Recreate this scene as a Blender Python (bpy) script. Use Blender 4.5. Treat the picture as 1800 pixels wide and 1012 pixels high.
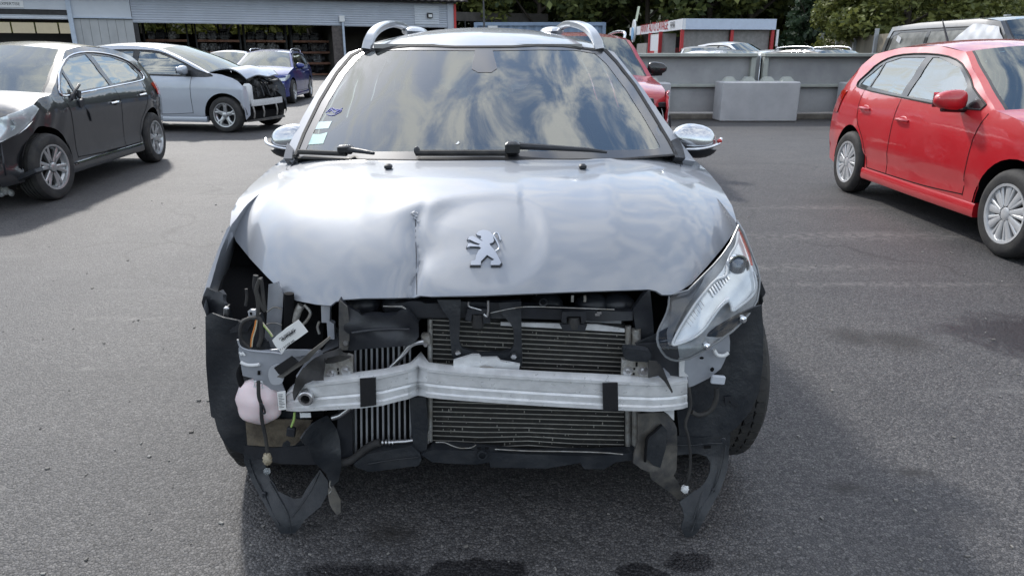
import bpy, math, random
import numpy as np
from mathutils import Vector, Matrix
from mathutils.geometry import delaunay_2d_cdt
for _o in list(bpy.data.objects): bpy.data.objects.remove(_o)
S = bpy.context.scene
COL = S.collection
# ------------------------------------------------------------------ camera
FPX, HCAM, PITCH = 1250.0, 1.34, math.atan(411/1250)
cp, sp = math.cos(PITCH), math.sin(PITCH)
cam = bpy.data.cameras.new('camera'); cam.sensor_width = 36; cam.lens = 25.0; cam.clip_start = .05; cam.clip_end = 900
camo = bpy.data.objects.new('camera', cam); COL.objects.link(camo)
camo.location = (0, 0, HCAM); camo.rotation_euler = (math.pi/2-PITCH, 0, 0)
S.camera = camo
# ------------------------------------------------------------------ sky, sun, exposure
SUN = Vector((-.60, 1.22, 1.0)).normalized()
w = bpy.data.worlds.new('World'); S.world = w; w.use_nodes = True
nt = w.node_tree; nt.nodes.clear()
def N(t, **k):
    n = nt.nodes.new(t)
    for a, b in k.items(): setattr(n, a, b)
    return n
sky = N('ShaderNodeTexSky', sky_type='NISHITA', sun_disc=False)
sky.sun_elevation = math.asin(SUN.z); sky.sun_rotation = math.atan2(SUN.x, SUN.y)
sky.air_density = 1.2; sky.dust_density = .6; sky.ozone_density = 1.6
bg1 = N('ShaderNodeBackground'); bg1.inputs[1].default_value = .165
bg2 = N('ShaderNodeBackground'); bg2.inputs[0].default_value = (1, .99, .97, 1); bg2.inputs[1].default_value = 1.25
tc = N('ShaderNodeTexCoord'); sx = N('ShaderNodeSeparateXYZ'); nt.links.new(tc.outputs['Generated'], sx.inputs[0])
ad = N('ShaderNodeMath', operation='ADD'); ad.inputs[1].default_value = .12; nt.links.new(sx.outputs[2], ad.inputs[0])
mxz = N('ShaderNodeMath', operation='MAXIMUM'); mxz.inputs[1].default_value = .08; nt.links.new(ad.outputs[0], mxz.inputs[0])
dx = N('ShaderNodeMath', operation='DIVIDE'); nt.links.new(sx.outputs[0], dx.inputs[0]); nt.links.new(mxz.outputs[0], dx.inputs[1])
dy = N('ShaderNodeMath', operation='DIVIDE'); nt.links.new(sx.outputs[1], dy.inputs[0]); nt.links.new(mxz.outputs[0], dy.inputs[1])
cb = N('ShaderNodeCombineXYZ'); nt.links.new(dx.outputs[0], cb.inputs[0]); nt.links.new(dy.outputs[0], cb.inputs[1])
n1 = N('ShaderNodeTexNoise'); n1.inputs['Scale'].default_value = 5.6; n1.inputs['Detail'].default_value = 9; n1.inputs['Roughness'].default_value = .62; n1.inputs['Distortion'].default_value = .7
nt.links.new(cb.outputs[0], n1.inputs['Vector'])
rp = N('ShaderNodeValToRGB'); rp.color_ramp.elements[0].position = .40; rp.color_ramp.elements[1].position = .64; rp.color_ramp.interpolation = 'EASE'
nt.links.new(n1.outputs[0], rp.inputs[0])
ms = N('ShaderNodeMixShader'); nt.links.new(rp.outputs[0], ms.inputs[0]); nt.links.new(sky.outputs[0], bg1.inputs[0])
nt.links.new(bg1.outputs[0], ms.inputs[1]); nt.links.new(bg2.outputs[0], ms.inputs[2])
wo = N('ShaderNodeOutputWorld'); nt.links.new(ms.outputs[0], wo.inputs[0])
sl = bpy.data.lights.new('sun', 'SUN'); sl.energy = 2.1; sl.angle = math.radians(3.5); sl.color = (1, .96, .90)
slo = bpy.data.objects.new('sun', sl); COL.objects.link(slo); slo.rotation_euler = SUN.to_track_quat('Z', 'Y').to_euler(); slo.location = SUN*50
S.view_settings.view_transform = 'Standard'; S.view_settings.look = 'None'; S.view_settings.exposure = .52; S.view_settings.gamma = 1
S.view_settings.use_curve_mapping = False
S.render.engine = 'CYCLES'
S.cycles.max_bounces = 8; S.cycles.transparent_max_bounces = 12; S.cycles.glossy_bounces = 4; S.cycles.diffuse_bounces = 3; S.cycles.caustics_reflective = False; S.cycles.caustics_refractive = False
# ------------------------------------------------------------------ measuring helpers
def ray(px, py):
    x = (px-900)/FPX; y = (506-py)/FPX
    return Vector((x, cp+sp*y, -sp+cp*y))
def U(px, py, Y):
    d = ray(px, py); return Vector((0, 0, HCAM))+d*(Y/d.y)
def G(px, py, z=0.0):
    d = ray(px, py); return Vector((0, 0, HCAM))+d*((z-HCAM)/d.z)
def onplane(px, py, P0, nrm):
    d = ray(px, py); o = Vector((0, 0, HCAM)); n = Vector(nrm)
    return o+d*((Vector(P0)-o).dot(n)/d.dot(n))
def onfield(px, py, F, Y0, Y1, off=0.0):
    """point of the surface z=F(X,Y) seen at that pixel of the measured photograph"""
    d = ray(px, py); d = d/d.y
    def g(Y):
        return HCAM+d.z*Y-F(d.x*Y, Y)
    n = 24; a = Y0; ga = g(a); b = Y1
    for i in range(1, n+1):
        q = Y0+(Y1-Y0)*i/n; gq = g(q)
        if gq <= 0: b = q; break
        a, ga = q, gq
    if g(b) > 0: Y = b
    else:
        for _ in range(22):
            m = (a+b)/2
            if g(m) > 0: a = m
            else: b = m
        Y = (a+b)/2
    p = Vector((d.x*Y, Y, HCAM+d.z*Y))
    if off:
        e = .01
        nx = -(F(p.x+e, p.y)-F(p.x-e, p.y))/(2*e); ny = -(F(p.x, p.y+e)-F(p.x, p.y-e))/(2*e)
        p += Vector((nx, ny, 1)).normalized()*off
    return p
def cv(x0, y0, s, pts): return [(x0+a/s, y0+b/s) for a, b in pts]
def lerp(a, b, t): return a+(b-a)*t
def interp(tab, x):
    if x <= tab[0][0]: return tab[0][1]
    for (a, fa), (b, fb) in zip(tab, tab[1:]):
        if x <= b:
            t = (x-a)/(b-a); t = t*t*(3-2*t)*.5+t*.5
            return fa+(fb-fa)*t
    return tab[-1][1]
def sstep(a, b, x):
    t = min(1, max(0, (x-a)/(b-a))); return t*t*(3-2*t)
# ------------------------------------------------------------------ materials
MATS = {}
def mat(name, col, rough=.5, metal=0, coat=0, var=0.0, vscale=6, bump=0.0, bscale=40, spec=.5, rvar=0.0, trans=0, emis=None, stretch=None, col2=None, coat_rough=.04, thr=(.35, .65), alpha=None, sheen=0):
    if name in MATS: return MATS[name]
    m = bpy.data.materials.new(name); m.use_nodes = True; t = m.node_tree; b = t.nodes['Principled BSDF']
    b.inputs['Base Color'].default_value = (*col, 1); b.inputs['Roughness'].default_value = rough; b.inputs['Metallic'].default_value = metal
    b.inputs['Coat Weight'].default_value = coat; b.inputs['Coat Roughness'].default_value = coat_rough; b.inputs['Specular IOR Level'].default_value = spec
    if trans: b.inputs['Transmission Weight'].default_value = trans
    if emis: b.inputs['Emission Color'].default_value = (*emis[0], 1); b.inputs['Emission Strength'].default_value = emis[1]
    tcn = t.nodes.new('ShaderNodeTexCoord'); src = tcn.outputs['Object']
    if stretch:
        mp = t.nodes.new('ShaderNodeMapping'); mp.inputs['Scale'].default_value = stretch; t.links.new(src, mp.inputs[0]); src = mp.outputs[0]
    def noise(sc, det=5, rg=.6):
        n = t.nodes.new('ShaderNodeTexNoise'); n.inputs['Scale'].default_value = sc; n.inputs['Detail'].default_value = det; n.inputs['Roughness'].default_value = rg
        t.links.new(src, n.inputs['Vector']); return n.outputs[0]
    if var or col2:
        r = t.nodes.new('ShaderNodeValToRGB'); t.links.new(noise(vscale), r.inputs[0])
        r.color_ramp.elements[0].position = thr[0]; r.color_ramp.elements[1].position = thr[1]
        c2 = col2 if col2 else tuple(min(1, c*(1+var)) for c in col); c1 = col if col2 else tuple(c*(1-var) for c in col)
        r.color_ramp.elements[0].color = (*c1, 1); r.color_ramp.elements[1].color = (*c2, 1)
        t.links.new(r.outputs[0], b.inputs['Base Color'])
    if rvar:
        r = t.nodes.new('ShaderNodeMapRange'); r.inputs[3].default_value = max(0, rough-rvar); r.inputs[4].default_value = min(1, rough+rvar)
        r.inputs[1].default_value = .3; r.inputs[2].default_value = .7
        t.links.new(noise(vscale*1.7), r.inputs[0]); t.links.new(r.outputs[0], b.inputs['Roughness'])
    if bump:
        bn = t.nodes.new('ShaderNodeBump'); bn.inputs['Strength'].default_value = bump; bn.inputs['Distance'].default_value = .01
        t.links.new(noise(bscale), bn.inputs['Height']); t.links.new(bn.outputs[0], b.inputs['Normal'])
    MATS[name] = m; return m
def glass(name, tint=(.6, .75, .72), refl=1.0, rough=.0, dust=0.0, ior=1.6):
    m = bpy.data.materials.new(name); m.use_nodes = True; t = m.node_tree; t.nodes.clear()
    o = t.nodes.new('ShaderNodeOutputMaterial'); mx = t.nodes.new('ShaderNodeMixShader')
    tr = t.nodes.new('ShaderNodeBsdfTransparent'); tr.inputs[0].default_value = (*tint, 1)
    gl = t.nodes.new('ShaderNodeBsdfGlossy'); gl.inputs['Roughness'].default_value = rough; gl.inputs[0].default_value = ((refl, refl, refl, 1) if not isinstance(refl, tuple) else (*refl, 1))
    fr = t.nodes.new('ShaderNodeFresnel'); fr.inputs[0].default_value = ior
    t.links.new(fr.outputs[0], mx.inputs[0]); t.links.new(tr.outputs[0], mx.inputs[1]); t.links.new(gl.outputs[0], mx.inputs[2])
    out = mx.outputs[0]
    if dust:
        d = t.nodes.new('ShaderNodeBsdfDiffuse'); d.inputs[0].default_value = (.45, .45, .42, 1)
        m2 = t.nodes.new('ShaderNodeMixShader'); t.links.new(out, m2.inputs[1]); t.links.new(d.outputs[0], m2.inputs[2])
        tcn = t.nodes.new('ShaderNodeTexCoord'); n = t.nodes.new('ShaderNodeTexNoise'); n.inputs['Scale'].default_value = 5; n.inputs['Detail'].default_value = 6
        t.links.new(tcn.outputs['Object'], n.inputs['Vector'])
        r = t.nodes.new('ShaderNodeMapRange'); r.inputs[1].default_value = .35; r.inputs[2].default_value = .75; r.inputs[3].default_value = dust*.4; r.inputs[4].default_value = dust
        t.links.new(n.outputs[0], r.inputs[0]); t.links.new(r.outputs[0], m2.inputs[0]); out = m2.outputs[0]
    t.links.new(out, o.inputs[0]); MATS[name] = m; return m
M_black = mat('black_plastic', (.018, .02, .025), .45, var=.25, vscale=9, bump=.12, bscale=60, rvar=.15)
M_liner = mat('liner_plastic', (.014, .017, .022), .48, col2=(.036, .038, .042), vscale=11, thr=(.45, .75), bump=.3, bscale=45, rvar=.15)
M_dusty = mat('dusty_plastic', (.035, .036, .04), .7, col2=(.13, .12, .105), vscale=14, bump=.3, bscale=50)
M_rubber = mat('rubber', (.018, .018, .02), .75, col2=(.045, .043, .04), vscale=12, bump=.2, bscale=80)
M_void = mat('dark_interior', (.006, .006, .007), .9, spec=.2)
M_seat = mat('seat_cloth', (.03, .03, .034), .9, var=.2, vscale=30)
M_alu = mat('raw_aluminium', (.72, .73, .74), .36, metal=.3, var=.10, vscale=9, bump=.05, bscale=60, rvar=.12, stretch=(1, 3, 5))
M_cast = mat('cast_metal', (.42, .42, .41), .5, metal=.6, col2=(.25, .23, .2), vscale=30, bump=.4, bscale=90)
M_steel = mat('steel', (.55, .55, .56), .3, metal=1, rvar=.1, vscale=20)
M_chrome = mat('chrome', (.78, .79, .8), .1, metal=1)
M_chromesoft = mat('satin_chrome', (.72, .74, .77), .22, metal=1, rvar=.06)
M_badge = mat('badge_metal', (.42, .45, .50), .3, metal=.8)
M_rail = mat('rail_satin', (.50, .52, .55), .34, metal=.55, coat=.3)
M_capm = mat('mirror_cap', (.62, .64, .67), .2, metal=.9, coat=.5)
M_cap = mat('wheel_cover_silver', (.62, .63, .64), .35, metal=.35, var=.06, vscale=14, coat=.5)
M_rim = mat('rim_silver', (.5, .51, .52), .3, metal=.75, var=.12, vscale=14, coat=.4)
M_primer = mat('grey_sheet_paint', (.36, .38, .42), .38, metal=.25, var=.1, vscale=12, coat=.2)
M_white = mat('white_plastic', (.72, .73, .74), .4)
M_red = mat('red_lamp', (.5, .015, .01), .15, coat=1)
M_orange = mat('orange_lamp', (.75, .2, .02), .2, coat=1)
# ------------------------------------------------------------------ object helpers
INV = {}
def root(name, loc, rz, label, cat, group=None, kind=None):
    o = bpy.data.objects.new(name, None); COL.objects.link(o); o.location = loc; o.rotation_euler = (0, 0, rz)
    o.empty_display_size = .2
    o['label'] = label; o['category'] = cat
    if group: o['group'] = group
    if kind: o['kind'] = kind
    m = Matrix.Translation(Vector(loc)) @ Matrix.Rotation(rz, 4, 'Z'); INV[o.name] = m.inverted(); return o
def topof(o):
    while o.parent: o = o.parent
    return o
def mesh(name, V, F, m, parent=None, world=False, smooth=True, angle=38, loc=None, label=None, cat=None, group=None, kind=None, mats=None, fm=None):
    me = bpy.data.meshes.new(name)
    if world and parent is not None:
        iv = INV[topof(parent).name]; V = [iv @ Vector(v) for v in V]
    if parent is None:
        if loc is None:
            a = np.array([tuple(v) for v in V]); loc = Vector(((a[:, 0].min()+a[:, 0].max())/2, (a[:, 1].min()+a[:, 1].max())/2, a[:, 2].min()))
            V = [Vector(v)-loc for v in V]
    me.from_pydata([tuple(v) for v in V], [], F); me.validate()
    for mm in (mats or [m]): me.materials.append(mm)
    if fm is not None and len(fm) == len(me.polygons): me.polygons.foreach_set('material_index', fm)
    if smooth:
        me.polygons.foreach_set('use_smooth', [True]*len(me.polygons)); me.set_sharp_from_angle(angle=math.radians(angle))
    me.update()
    o = bpy.data.objects.new(name, me); COL.objects.link(o)
    if parent is not None: o.parent = parent
    else: o.location = loc
    if label: o['label'] = label
    if cat: o['category'] = cat
    if group: o['group'] = group
    if kind: o['kind'] = kind
    return o
def part_empty(name, parent):
    o = bpy.data.objects.new(name, None); COL.objects.link(o); o.parent = parent; o.empty_display_size = .1; return o
def inside(P, poly):
    P = np.asarray(P, float); x, y = P[:, 0], P[:, 1]; r = np.zeros(len(P), bool); n = len(poly)
    for i in range(n):
        x0, y0 = poly[i]; x1, y1 = poly[(i+1) % n]
        if y0 == y1: continue
        c = ((y0 > y) != (y1 > y)) & (x < (x1-x0)*(y-y0)/(y1-y0)+x0); r ^= c
    return r
def resample(poly, step, closed=True):
    out = []; n = len(poly)
    for i in range(n if closed else n-1):
        a = poly[i]; b = poly[(i+1) % n]; d = math.dist(a, b); k = max(1, int(math.ceil(d/step)))
        for j in range(k): out.append((a[0]+(b[0]-a[0])*j/k, a[1]+(b[1]-a[1])*j/k))
    if not closed: out.append(tuple(poly[-1]))
    return out
def smooth_poly(pts, closed=True, k=4):
    n = len(pts); out = []
    rng = range(n) if closed else range(n-1)
    for i in rng:
        p = [np.array(pts[(i+j) % n] if closed else pts[min(max(i+j, 0), n-1)], float) for j in (-1, 0, 1, 2)]
        for s in range(k):
            t = s/k
            out.append(tuple(.5*((2*p[1])+(-p[0]+p[2])*t+(2*p[0]-5*p[1]+4*p[2]-p[3])*t*t+(-p[0]+3*p[1]-3*p[2]+p[3])*t**3)))
    if not closed: out.append(tuple(pts[-1]))
    return out
def triangulate(outline, holes=(), step=10, lines=()):
    pts = []; edges = []
    def add(l, closed=True):
        s = len(pts); pts.extend(l); k = len(l)
        for i in range(k if closed else k-1): edges.append((s+i, s+(i+1) % k))
    loops = [resample(outline, step)]+[resample(h, step) for h in holes]
    for l in loops: add(l)
    for l in lines: add(resample(l, step, False), False)
    B = np.array(pts)
    xs = np.arange(B[:, 0].min()+step*.5, B[:, 0].max(), step); ys = np.arange(B[:, 1].min()+step*.5, B[:, 1].max(), step)
    if len(xs) and len(ys):
        gx, gy = np.meshgrid(xs, ys); gx[::2] += step*.5; g = np.stack([gx.ravel(), gy.ravel()], 1)
        ok = inside(g, outline)
        for h in holes: ok &= ~inside(g, h)
        g = g[ok]
        if len(g):
            dm = np.full(len(g), 1e9)
            for k in range(0, len(B), 400):
                dm = np.minimum(dm, ((g[:, None, :]-B[None, k:k+400, :])**2).sum(2).min(1))
            g = g[dm > (step*.45)**2]
            pts.extend([tuple(q) for q in g])
    r = delaunay_2d_cdt([Vector((float(a), float(b))) for a, b in pts], edges, [], 0, 1e-7)
    V = [(v.x, v.y) for v in r[0]]; T = [tuple(f) for f in r[2]]
    A = np.array(V); C = A[np.array(T)].mean(1); ok = inside(C, outline)
    for h in holes: ok &= ~inside(C, h)
    T = [t for t, k in zip(T, ok) if k]
    return V, T
def shell(V, T, th, toward=None, sign=None):
    """give a triangulated sheet thickness th away from the viewer side"""
    A = np.array([tuple(v) for v in V]); F = np.array(T)
    nr = np.cross(A[F[:, 1]]-A[F[:, 0]], A[F[:, 2]]-A[F[:, 0]]); vn = np.zeros_like(A)
    for k in range(3): np.add.at(vn, F[:, k], nr)
    c = nr.sum(0)
    if toward is not None:
        ref = np.array(tuple(toward))-A.mean(0)
        if np.dot(c, ref) < 0: F = F[:, ::-1]; vn = -vn
    ln = np.linalg.norm(vn, axis=1); ln[ln == 0] = 1; vn /= ln[:, None]
    if not th: return [tuple(a) for a in A], [tuple(f) for f in F.tolist()]
    n = len(A); Vo = np.concatenate([A, A-vn*th]); Fo = [tuple(f) for f in F.tolist()]+[(f[2]+n, f[1]+n, f[0]+n) for f in F.tolist()]
    cnt = {}
    for f in F.tolist():
        for i in range(3):
            a, b = f[i], f[(i+1) % 3]; cnt[(a, b)] = 1
    for (a, b) in list(cnt):
        if (b, a) not in cnt: Fo.append((b, a, a+n, b+n))
    return [tuple(a) for a in Vo], Fo
CAMP = Vector((0, 0, HCAM))
def patch(name, outline, fmap, m, parent, step=14, th=.004, holes=(), toward=CAMP, world=True, **k):
    V2, T = triangulate(outline, holes, step); V = [fmap(*v) for v in V2]
    Vo, Fo = shell(V, T, th, toward)
    return mesh(name, Vo, Fo, m, parent, world=world, **k)
def flat(Y, gx=0.0, gy=0.0, cx=852, cy=650, wob=0.0, wf=.06):
    def f(px, py):
        return U(px, py, Y+gx*(px-cx)+gy*(py-cy)+(wob*(math.sin(px*wf+py*wf*.6)+math.sin(py*wf*1.4+1.3-px*wf*.5)) if wob else 0))
    return f
def tubegeo(P, r, seg=10, smooth=True, k=5, cap=True):
    P = [tuple(p) for p in P]
    if smooth and len(P) > 2: P = smooth_poly(P, False, k)
    P = [Vector(p) for p in P]; n = len(P); V = []; F = []; up = None
    for i, p in enumerate(P):
        d = (P[min(i+1, n-1)]-P[max(i-1, 0)]).normalized()
        if up is None: up = d.orthogonal().normalized()
        up = (up-d*up.dot(d)).normalized(); s = d.cross(up)
        rr = r(i/(n-1)) if callable(r) else r
        for j in range(seg):
            a = 2*math.pi*j/seg; V.append(p+(up*math.cos(a)+s*math.sin(a))*rr)
    for i in range(n-1):
        for j in range(seg):
            a = i*seg+j; b = i*seg+(j+1) % seg; F.append((a, b, b+seg, a+seg))
    if cap: F.append(tuple(range(seg))[::-1]); F.append(tuple((n-1)*seg+j for j in range(seg)))
    return V, F
def tube(name, P, r, m, parent, world=True, **k):
    kk = {q: k.pop(q) for q in ('seg', 'smooth_path') if q in k}
    V, F = tubegeo(P, r, kk.get('seg', 10), kk.get('smooth_path', True)); return mesh(name, V, F, m, parent, world=world, **k)
def barsweep(P, wv, hv, side):
    """rectangular bar swept along P; side(i) gives the lateral axis"""
    n = len(P); V = []; F = []
    for i, p in enumerate(P):
        d = (P[min(i+1, n-1)]-P[max(i-1, 0)]).normalized(); s = side-d*side.dot(d); s.normalize(); u = d.cross(s)
        w_ = wv(i/(n-1)) if callable(wv) else wv; h_ = hv(i/(n-1)) if callable(hv) else hv
        for a, b in ((-1, -.6), (-.8, -1), (.8, -1), (1, -.6), (1, .6), (.8, 1), (-.8, 1), (-1, .6)): V.append(p+s*a*w_/2+u*b*h_/2)
    for i in range(n-1):
        for j in range(8):
            a = i*8+j; b = i*8+(j+1) % 8; F.append((a, b, b+8, a+8))
    F.append(tuple(range(8))[::-1]); F.append(tuple((n-1)*8+j for j in range(8))); return V, F
def boxgeo(c, s, R=None, bev=0.0):
    c = Vector(c); hx, hy, hz = s[0]/2, s[1]/2, s[2]/2
    if bev <= 0:
        V = [Vector((x, y, z)) for x in (-hx, hx) for y in (-hy, hy) for z in (-hz, hz)]
        F = [(0, 1, 3, 2), (4, 6, 7, 5), (0, 4, 5, 1), (2, 3, 7, 6), (0, 2, 6, 4), (1, 5, 7, 3)]
    else:
        b = min(bev, hx*.9, hy*.9, hz*.9); V = []; F = []
        lay = [(-hz, b), (-hz+b, 0), (hz-b, 0), (hz, b)]
        for z, i in lay:
            X, Y = hx-i, hy-i; c_ = b*.6 if i == 0 else b*.5
            for x, y in ((-X+c_, -Y), (X-c_, -Y), (X, -Y+c_), (X, Y-c_), (X-c_, Y), (-X+c_, Y), (-X, Y-c_), (-X, -Y+c_)): V.append(Vector((x, y, z)))
        for l in range(3):
            for j in range(8):
                a = l*8+j; d = l*8+(j+1) % 8; F.append((a, d, d+8, a+8))
        F.append(tuple(range(8))[::-1]); F.append(tuple(24+j for j in range(8)))
    if R is not None: V = [R @ v for v in V]
    return [v+c for v in V], F
def box(name, c, s, m, parent=None, R=None, bev=0.0, **k):
    V, F = boxgeo(c, s, R, bev); return mesh(name, V, F, m, parent, **k)
def join(geos):
    V = []; F = []
    for v, f in geos:
        n = len(V); V.extend(v); F.extend([tuple(i+n for i in q) for q in f])
    return V, F
def lathe(prof, seg=32, axis='Y', c=(0, 0, 0), closed=False):
    V = []; F = []; n = len(prof); c = Vector(c)
    for i in range(seg):
        a = 2*math.pi*i/seg
        for r, h in prof:
            if axis == 'Y': V.append(c+Vector((r*math.cos(a), h, r*math.sin(a))))
            elif axis == 'Z': V.append(c+Vector((r*math.cos(a), r*math.sin(a), h)))
            else: V.append(c+Vector((h, r*math.cos(a), r*math.sin(a))))
    for i in range(seg):
        for j in range(n if closed else n-1):
            a = i*n+j; b = i*n+(j+1) % n; e = ((i+1) % seg)*n+j; f = ((i+1) % seg)*n+(j+1) % n
            F.append((a, b, f, e))
    return V, F
def ellipsoid(c, s, nu=20, nv=12, fn=None, R=None):
    V = []; F = []
    for j in range(nv+1):
        ph = math.pi*j/nv-math.pi/2
        for i in range(nu):
            th = 2*math.pi*i/nu; v = Vector((math.cos(ph)*math.cos(th), math.cos(ph)*math.sin(th), math.sin(ph)))
            if fn: v = fn(v)
            v = Vector((v.x*s[0], v.y*s[1], v.z*s[2]))
            if R is not None: v = R @ v
            V.append(v+Vector(c))
    for j in range(nv):
        for i in range(nu):
            a = j*nu+i; b = j*nu+(i+1) % nu; F.append((a, b, b+nu, a+nu))
    return V, F
def text(name, s, size, m, parent, M4, ext=.001, align='CENTER'):
    cu = bpy.data.curves.new(name, 'FONT'); cu.body = s; cu.size = size; cu.extrude = ext; cu.align_x = align; cu.align_y = 'CENTER'
    cu.materials.append(m); o = bpy.data.objects.new(name, cu); COL.objects.link(o); o.parent = parent
    me = bpy.data.meshes.new_from_object(o); bpy.data.objects.remove(o); o = bpy.data.objects.new(name, me); COL.objects.link(o); o.parent = parent
    if not me.materials: me.materials.append(m)
    o.matrix_local = INV[topof(parent).name] @ M4; return o
def frame(origin, xdir, nrm):
    x = Vector(xdir).normalized(); n = Vector(nrm).normalized(); y = n.cross(x).normalized(); x = y.cross(n)
    return Matrix(((x.x, y.x, n.x, origin[0]), (x.y, y.y, n.y, origin[1]), (x.z, y.z, n.z, origin[2]), (0, 0, 0, 1)))
# ================================================================== the ground
def asphalt():
    m = bpy.data.materials.new('asphalt'); m.use_nodes = True; t = m.node_tree; b = t.nodes['Principled BSDF']
    L = t.links.new; nn = t.nodes.new
    g = nn('ShaderNodeNewGeometry'); P = g.outputs['Position']
    def noise(sc, det=4, rg=.55, dist=0):
        n = nn('ShaderNodeTexNoise'); n.inputs['Scale'].default_value = sc; n.inputs['Detail'].default_value = det; n.inputs['Roughness'].default_value = rg; n.inputs['Distortion'].default_value = dist
        L(P, n.inputs['Vector']); return n.outputs[0]
    def ramp(src, p0, p1, c0=(0, 0, 0), c1=(1, 1, 1)):
        r = nn('ShaderNodeValToRGB'); r.color_ramp.elements[0].position = p0; r.color_ramp.elements[1].position = p1
        r.color_ramp.elements[0].color = (*c0, 1); r.color_ramp.elements[1].color = (*c1, 1); L(src, r.inputs[0]); return r.outputs[0]
    def mix(f, a, c, bt='MIX'):
        x = nn('ShaderNodeMix'); x.data_type = 'RGBA'; x.blend_type = bt
        if isinstance(f, float): x.inputs[0].default_value = f
        else: L(f, x.inputs[0])
        for s, i in ((a, 6), (c, 7)):
            if isinstance(s, tuple): x.inputs[i].default_value = (*s, 1)
            else: L(s, x.inputs[i])
        return x.outputs[2]
    def math_(op, a, c=None):
        x = nn('ShaderNodeMath'); x.operation = op
        for s, i in ((a, 0), (c, 1)):
            if s is None: continue
            if isinstance(s, (int, float)): x.inputs[i].default_value = s
            else: L(s, x.inputs[i])
        return x.outputs[0]
    wp = nn('ShaderNodeVectorMath'); wp.operation = 'ADD'
    nz = nn('ShaderNodeTexNoise'); nz.inputs['Scale'].default_value = 60; L(P, nz.inputs['Vector'])
    scn = nn('ShaderNodeVectorMath'); scn.operation = 'SCALE'; scn.inputs['Scale'].default_value = .006; L(nz.outputs['Color'], scn.inputs[0])
    L(P, wp.inputs[0]); L(scn.outputs[0], wp.inputs[1])
    def vor(sc, feat='F1'):
        v = nn('ShaderNodeTexVoronoi'); v.inputs['Scale'].default_value = sc; v.feature = feat; L(wp.outputs[0], v.inputs['Vector']); return v
    v1 = vor(108); v2 = vor(230); ve = vor(108, 'DISTANCE_TO_EDGE')
    c1 = nn('ShaderNodeSeparateColor'); L(v1.outputs['Color'], c1.inputs[0])
    c2 = nn('ShaderNodeSeparateColor'); L(v2.outputs['Color'], c2.inputs[0])
    stone = ramp(c1.outputs[0], .1, .95, (.042, .042, .045), (.235, .228, .22))
    fine = ramp(c2.outputs[1], .2, 1, (.060, .059, .062), (.165, .161, .158))
    base = mix(.42, stone, fine)
    base = mix(ramp(noise(55, 3), .42, .62), mix(.5, base, (.076, .075, .078)), base)
    base = mix(ramp(ve.outputs['Distance'], .02, .14), mix(.75, base, (.02, .02, .022), 'MULTIPLY'), base)
    big = ramp(noise(.35, 5, .6), .33, .68, (.80, .80, .83), (1.14, 1.12, 1.09)); base = mix(1.0, base, big, 'MULTIPLY')
    mid = ramp(noise(2.1, 5, .65), .3, .7, (.86, .86, .87), (1.12, 1.11, 1.1)); base = mix(1.0, base, mid, 'MULTIPLY')
    # pale dried scuffs and tyre tracks
    mp = nn('ShaderNodeMapping'); mp.inputs['Scale'].default_value = (.5, 2.6, 1); mp.inputs['Rotation'].default_value = (0, 0, .12); L(P, mp.inputs[0])
    sc = nn('ShaderNodeTexNoise'); sc.inputs['Scale'].default_value = 1.1; sc.inputs['Detail'].default_value = 7; sc.inputs['Roughness'].default_value = .68; L(mp.outputs[0], sc.inputs['Vector'])
    base = mix(math_('MULTIPLY', ramp(sc.outputs[0], .60, .78), .40), base, (.24, .235, .225))
    mp2 = nn('ShaderNodeMapping'); mp2.inputs['Scale'].default_value = (.22, 2.2, 1); mp2.inputs['Rotation'].default_value = (0, 0, -.2); L(P, mp2.inputs[0])
    s2 = nn('ShaderNodeTexNoise'); s2.inputs['Scale'].default_value = .9; s2.inputs['Detail'].default_value = 5; L(mp2.outputs[0], s2.inputs['Vector'])
    base = mix(math_('MULTIPLY', ramp(s2.outputs[0], .58, .66), .25), base, (.035, .035, .037))
    # hairline cracks
    dn = nn('ShaderNodeTexNoise'); dn.inputs['Scale'].default_value = 1.3; dn.inputs['Detail'].default_value = 6; L(P, dn.inputs['Vector'])
    ds = nn('ShaderNodeVectorMath'); ds.operation = 'SCALE'; ds.inputs['Scale'].default_value = .9; L(dn.outputs['Color'], ds.inputs[0])
    da = nn('ShaderNodeVectorMath'); da.operation = 'ADD'; L(P, da.inputs[0]); L(ds.outputs[0], da.inputs[1])
    vc = nn('ShaderNodeTexVoronoi'); vc.feature = 'DISTANCE_TO_EDGE'; vc.inputs['Scale'].default_value = .3; L(da.outputs[0], vc.inputs['Vector'])
    crack = math_('MULTIPLY', ramp(vc.outputs['Distance'], .0015, .006, (1, 1, 1), (0, 0, 0)), ramp(noise(.5, 3), .45, .6))
    base = mix(math_('MULTIPLY', crack, .6), base, (.018, .018, .018))
    # oil and water stains with a shape of their own
    sep = nn('ShaderNodeSeparateXYZ'); L(P, sep.inputs[0])
    wob = noise(9, 6, .7); stain = None; rgh = None
    def blob(px, py, rx, ry, soft=.10):
        c = G(px, py)
        ax = math_('DIVIDE', math_('SUBTRACT', sep.outputs[0], c.x), rx); ay = math_('DIVIDE', math_('SUBTRACT', sep.outputs[1], c.y), ry)
        d = math_('SQRT', math_('ADD', math_('MULTIPLY', ax, ax), math_('MULTIPLY', ay, ay)))
        d = math_('ADD', d, math_('MULTIPLY', math_('SUBTRACT', wob, .5), 2.0))
        r = nn('ShaderNodeMapRange'); r.inputs[1].default_value = 1.0-soft; r.inputs[2].default_value = 1.0+soft; r.inputs[3].default_value = 1; r.inputs[4].default_value = 0; L(d, r.inputs[0]); return r.outputs[0]
    wet = None
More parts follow.
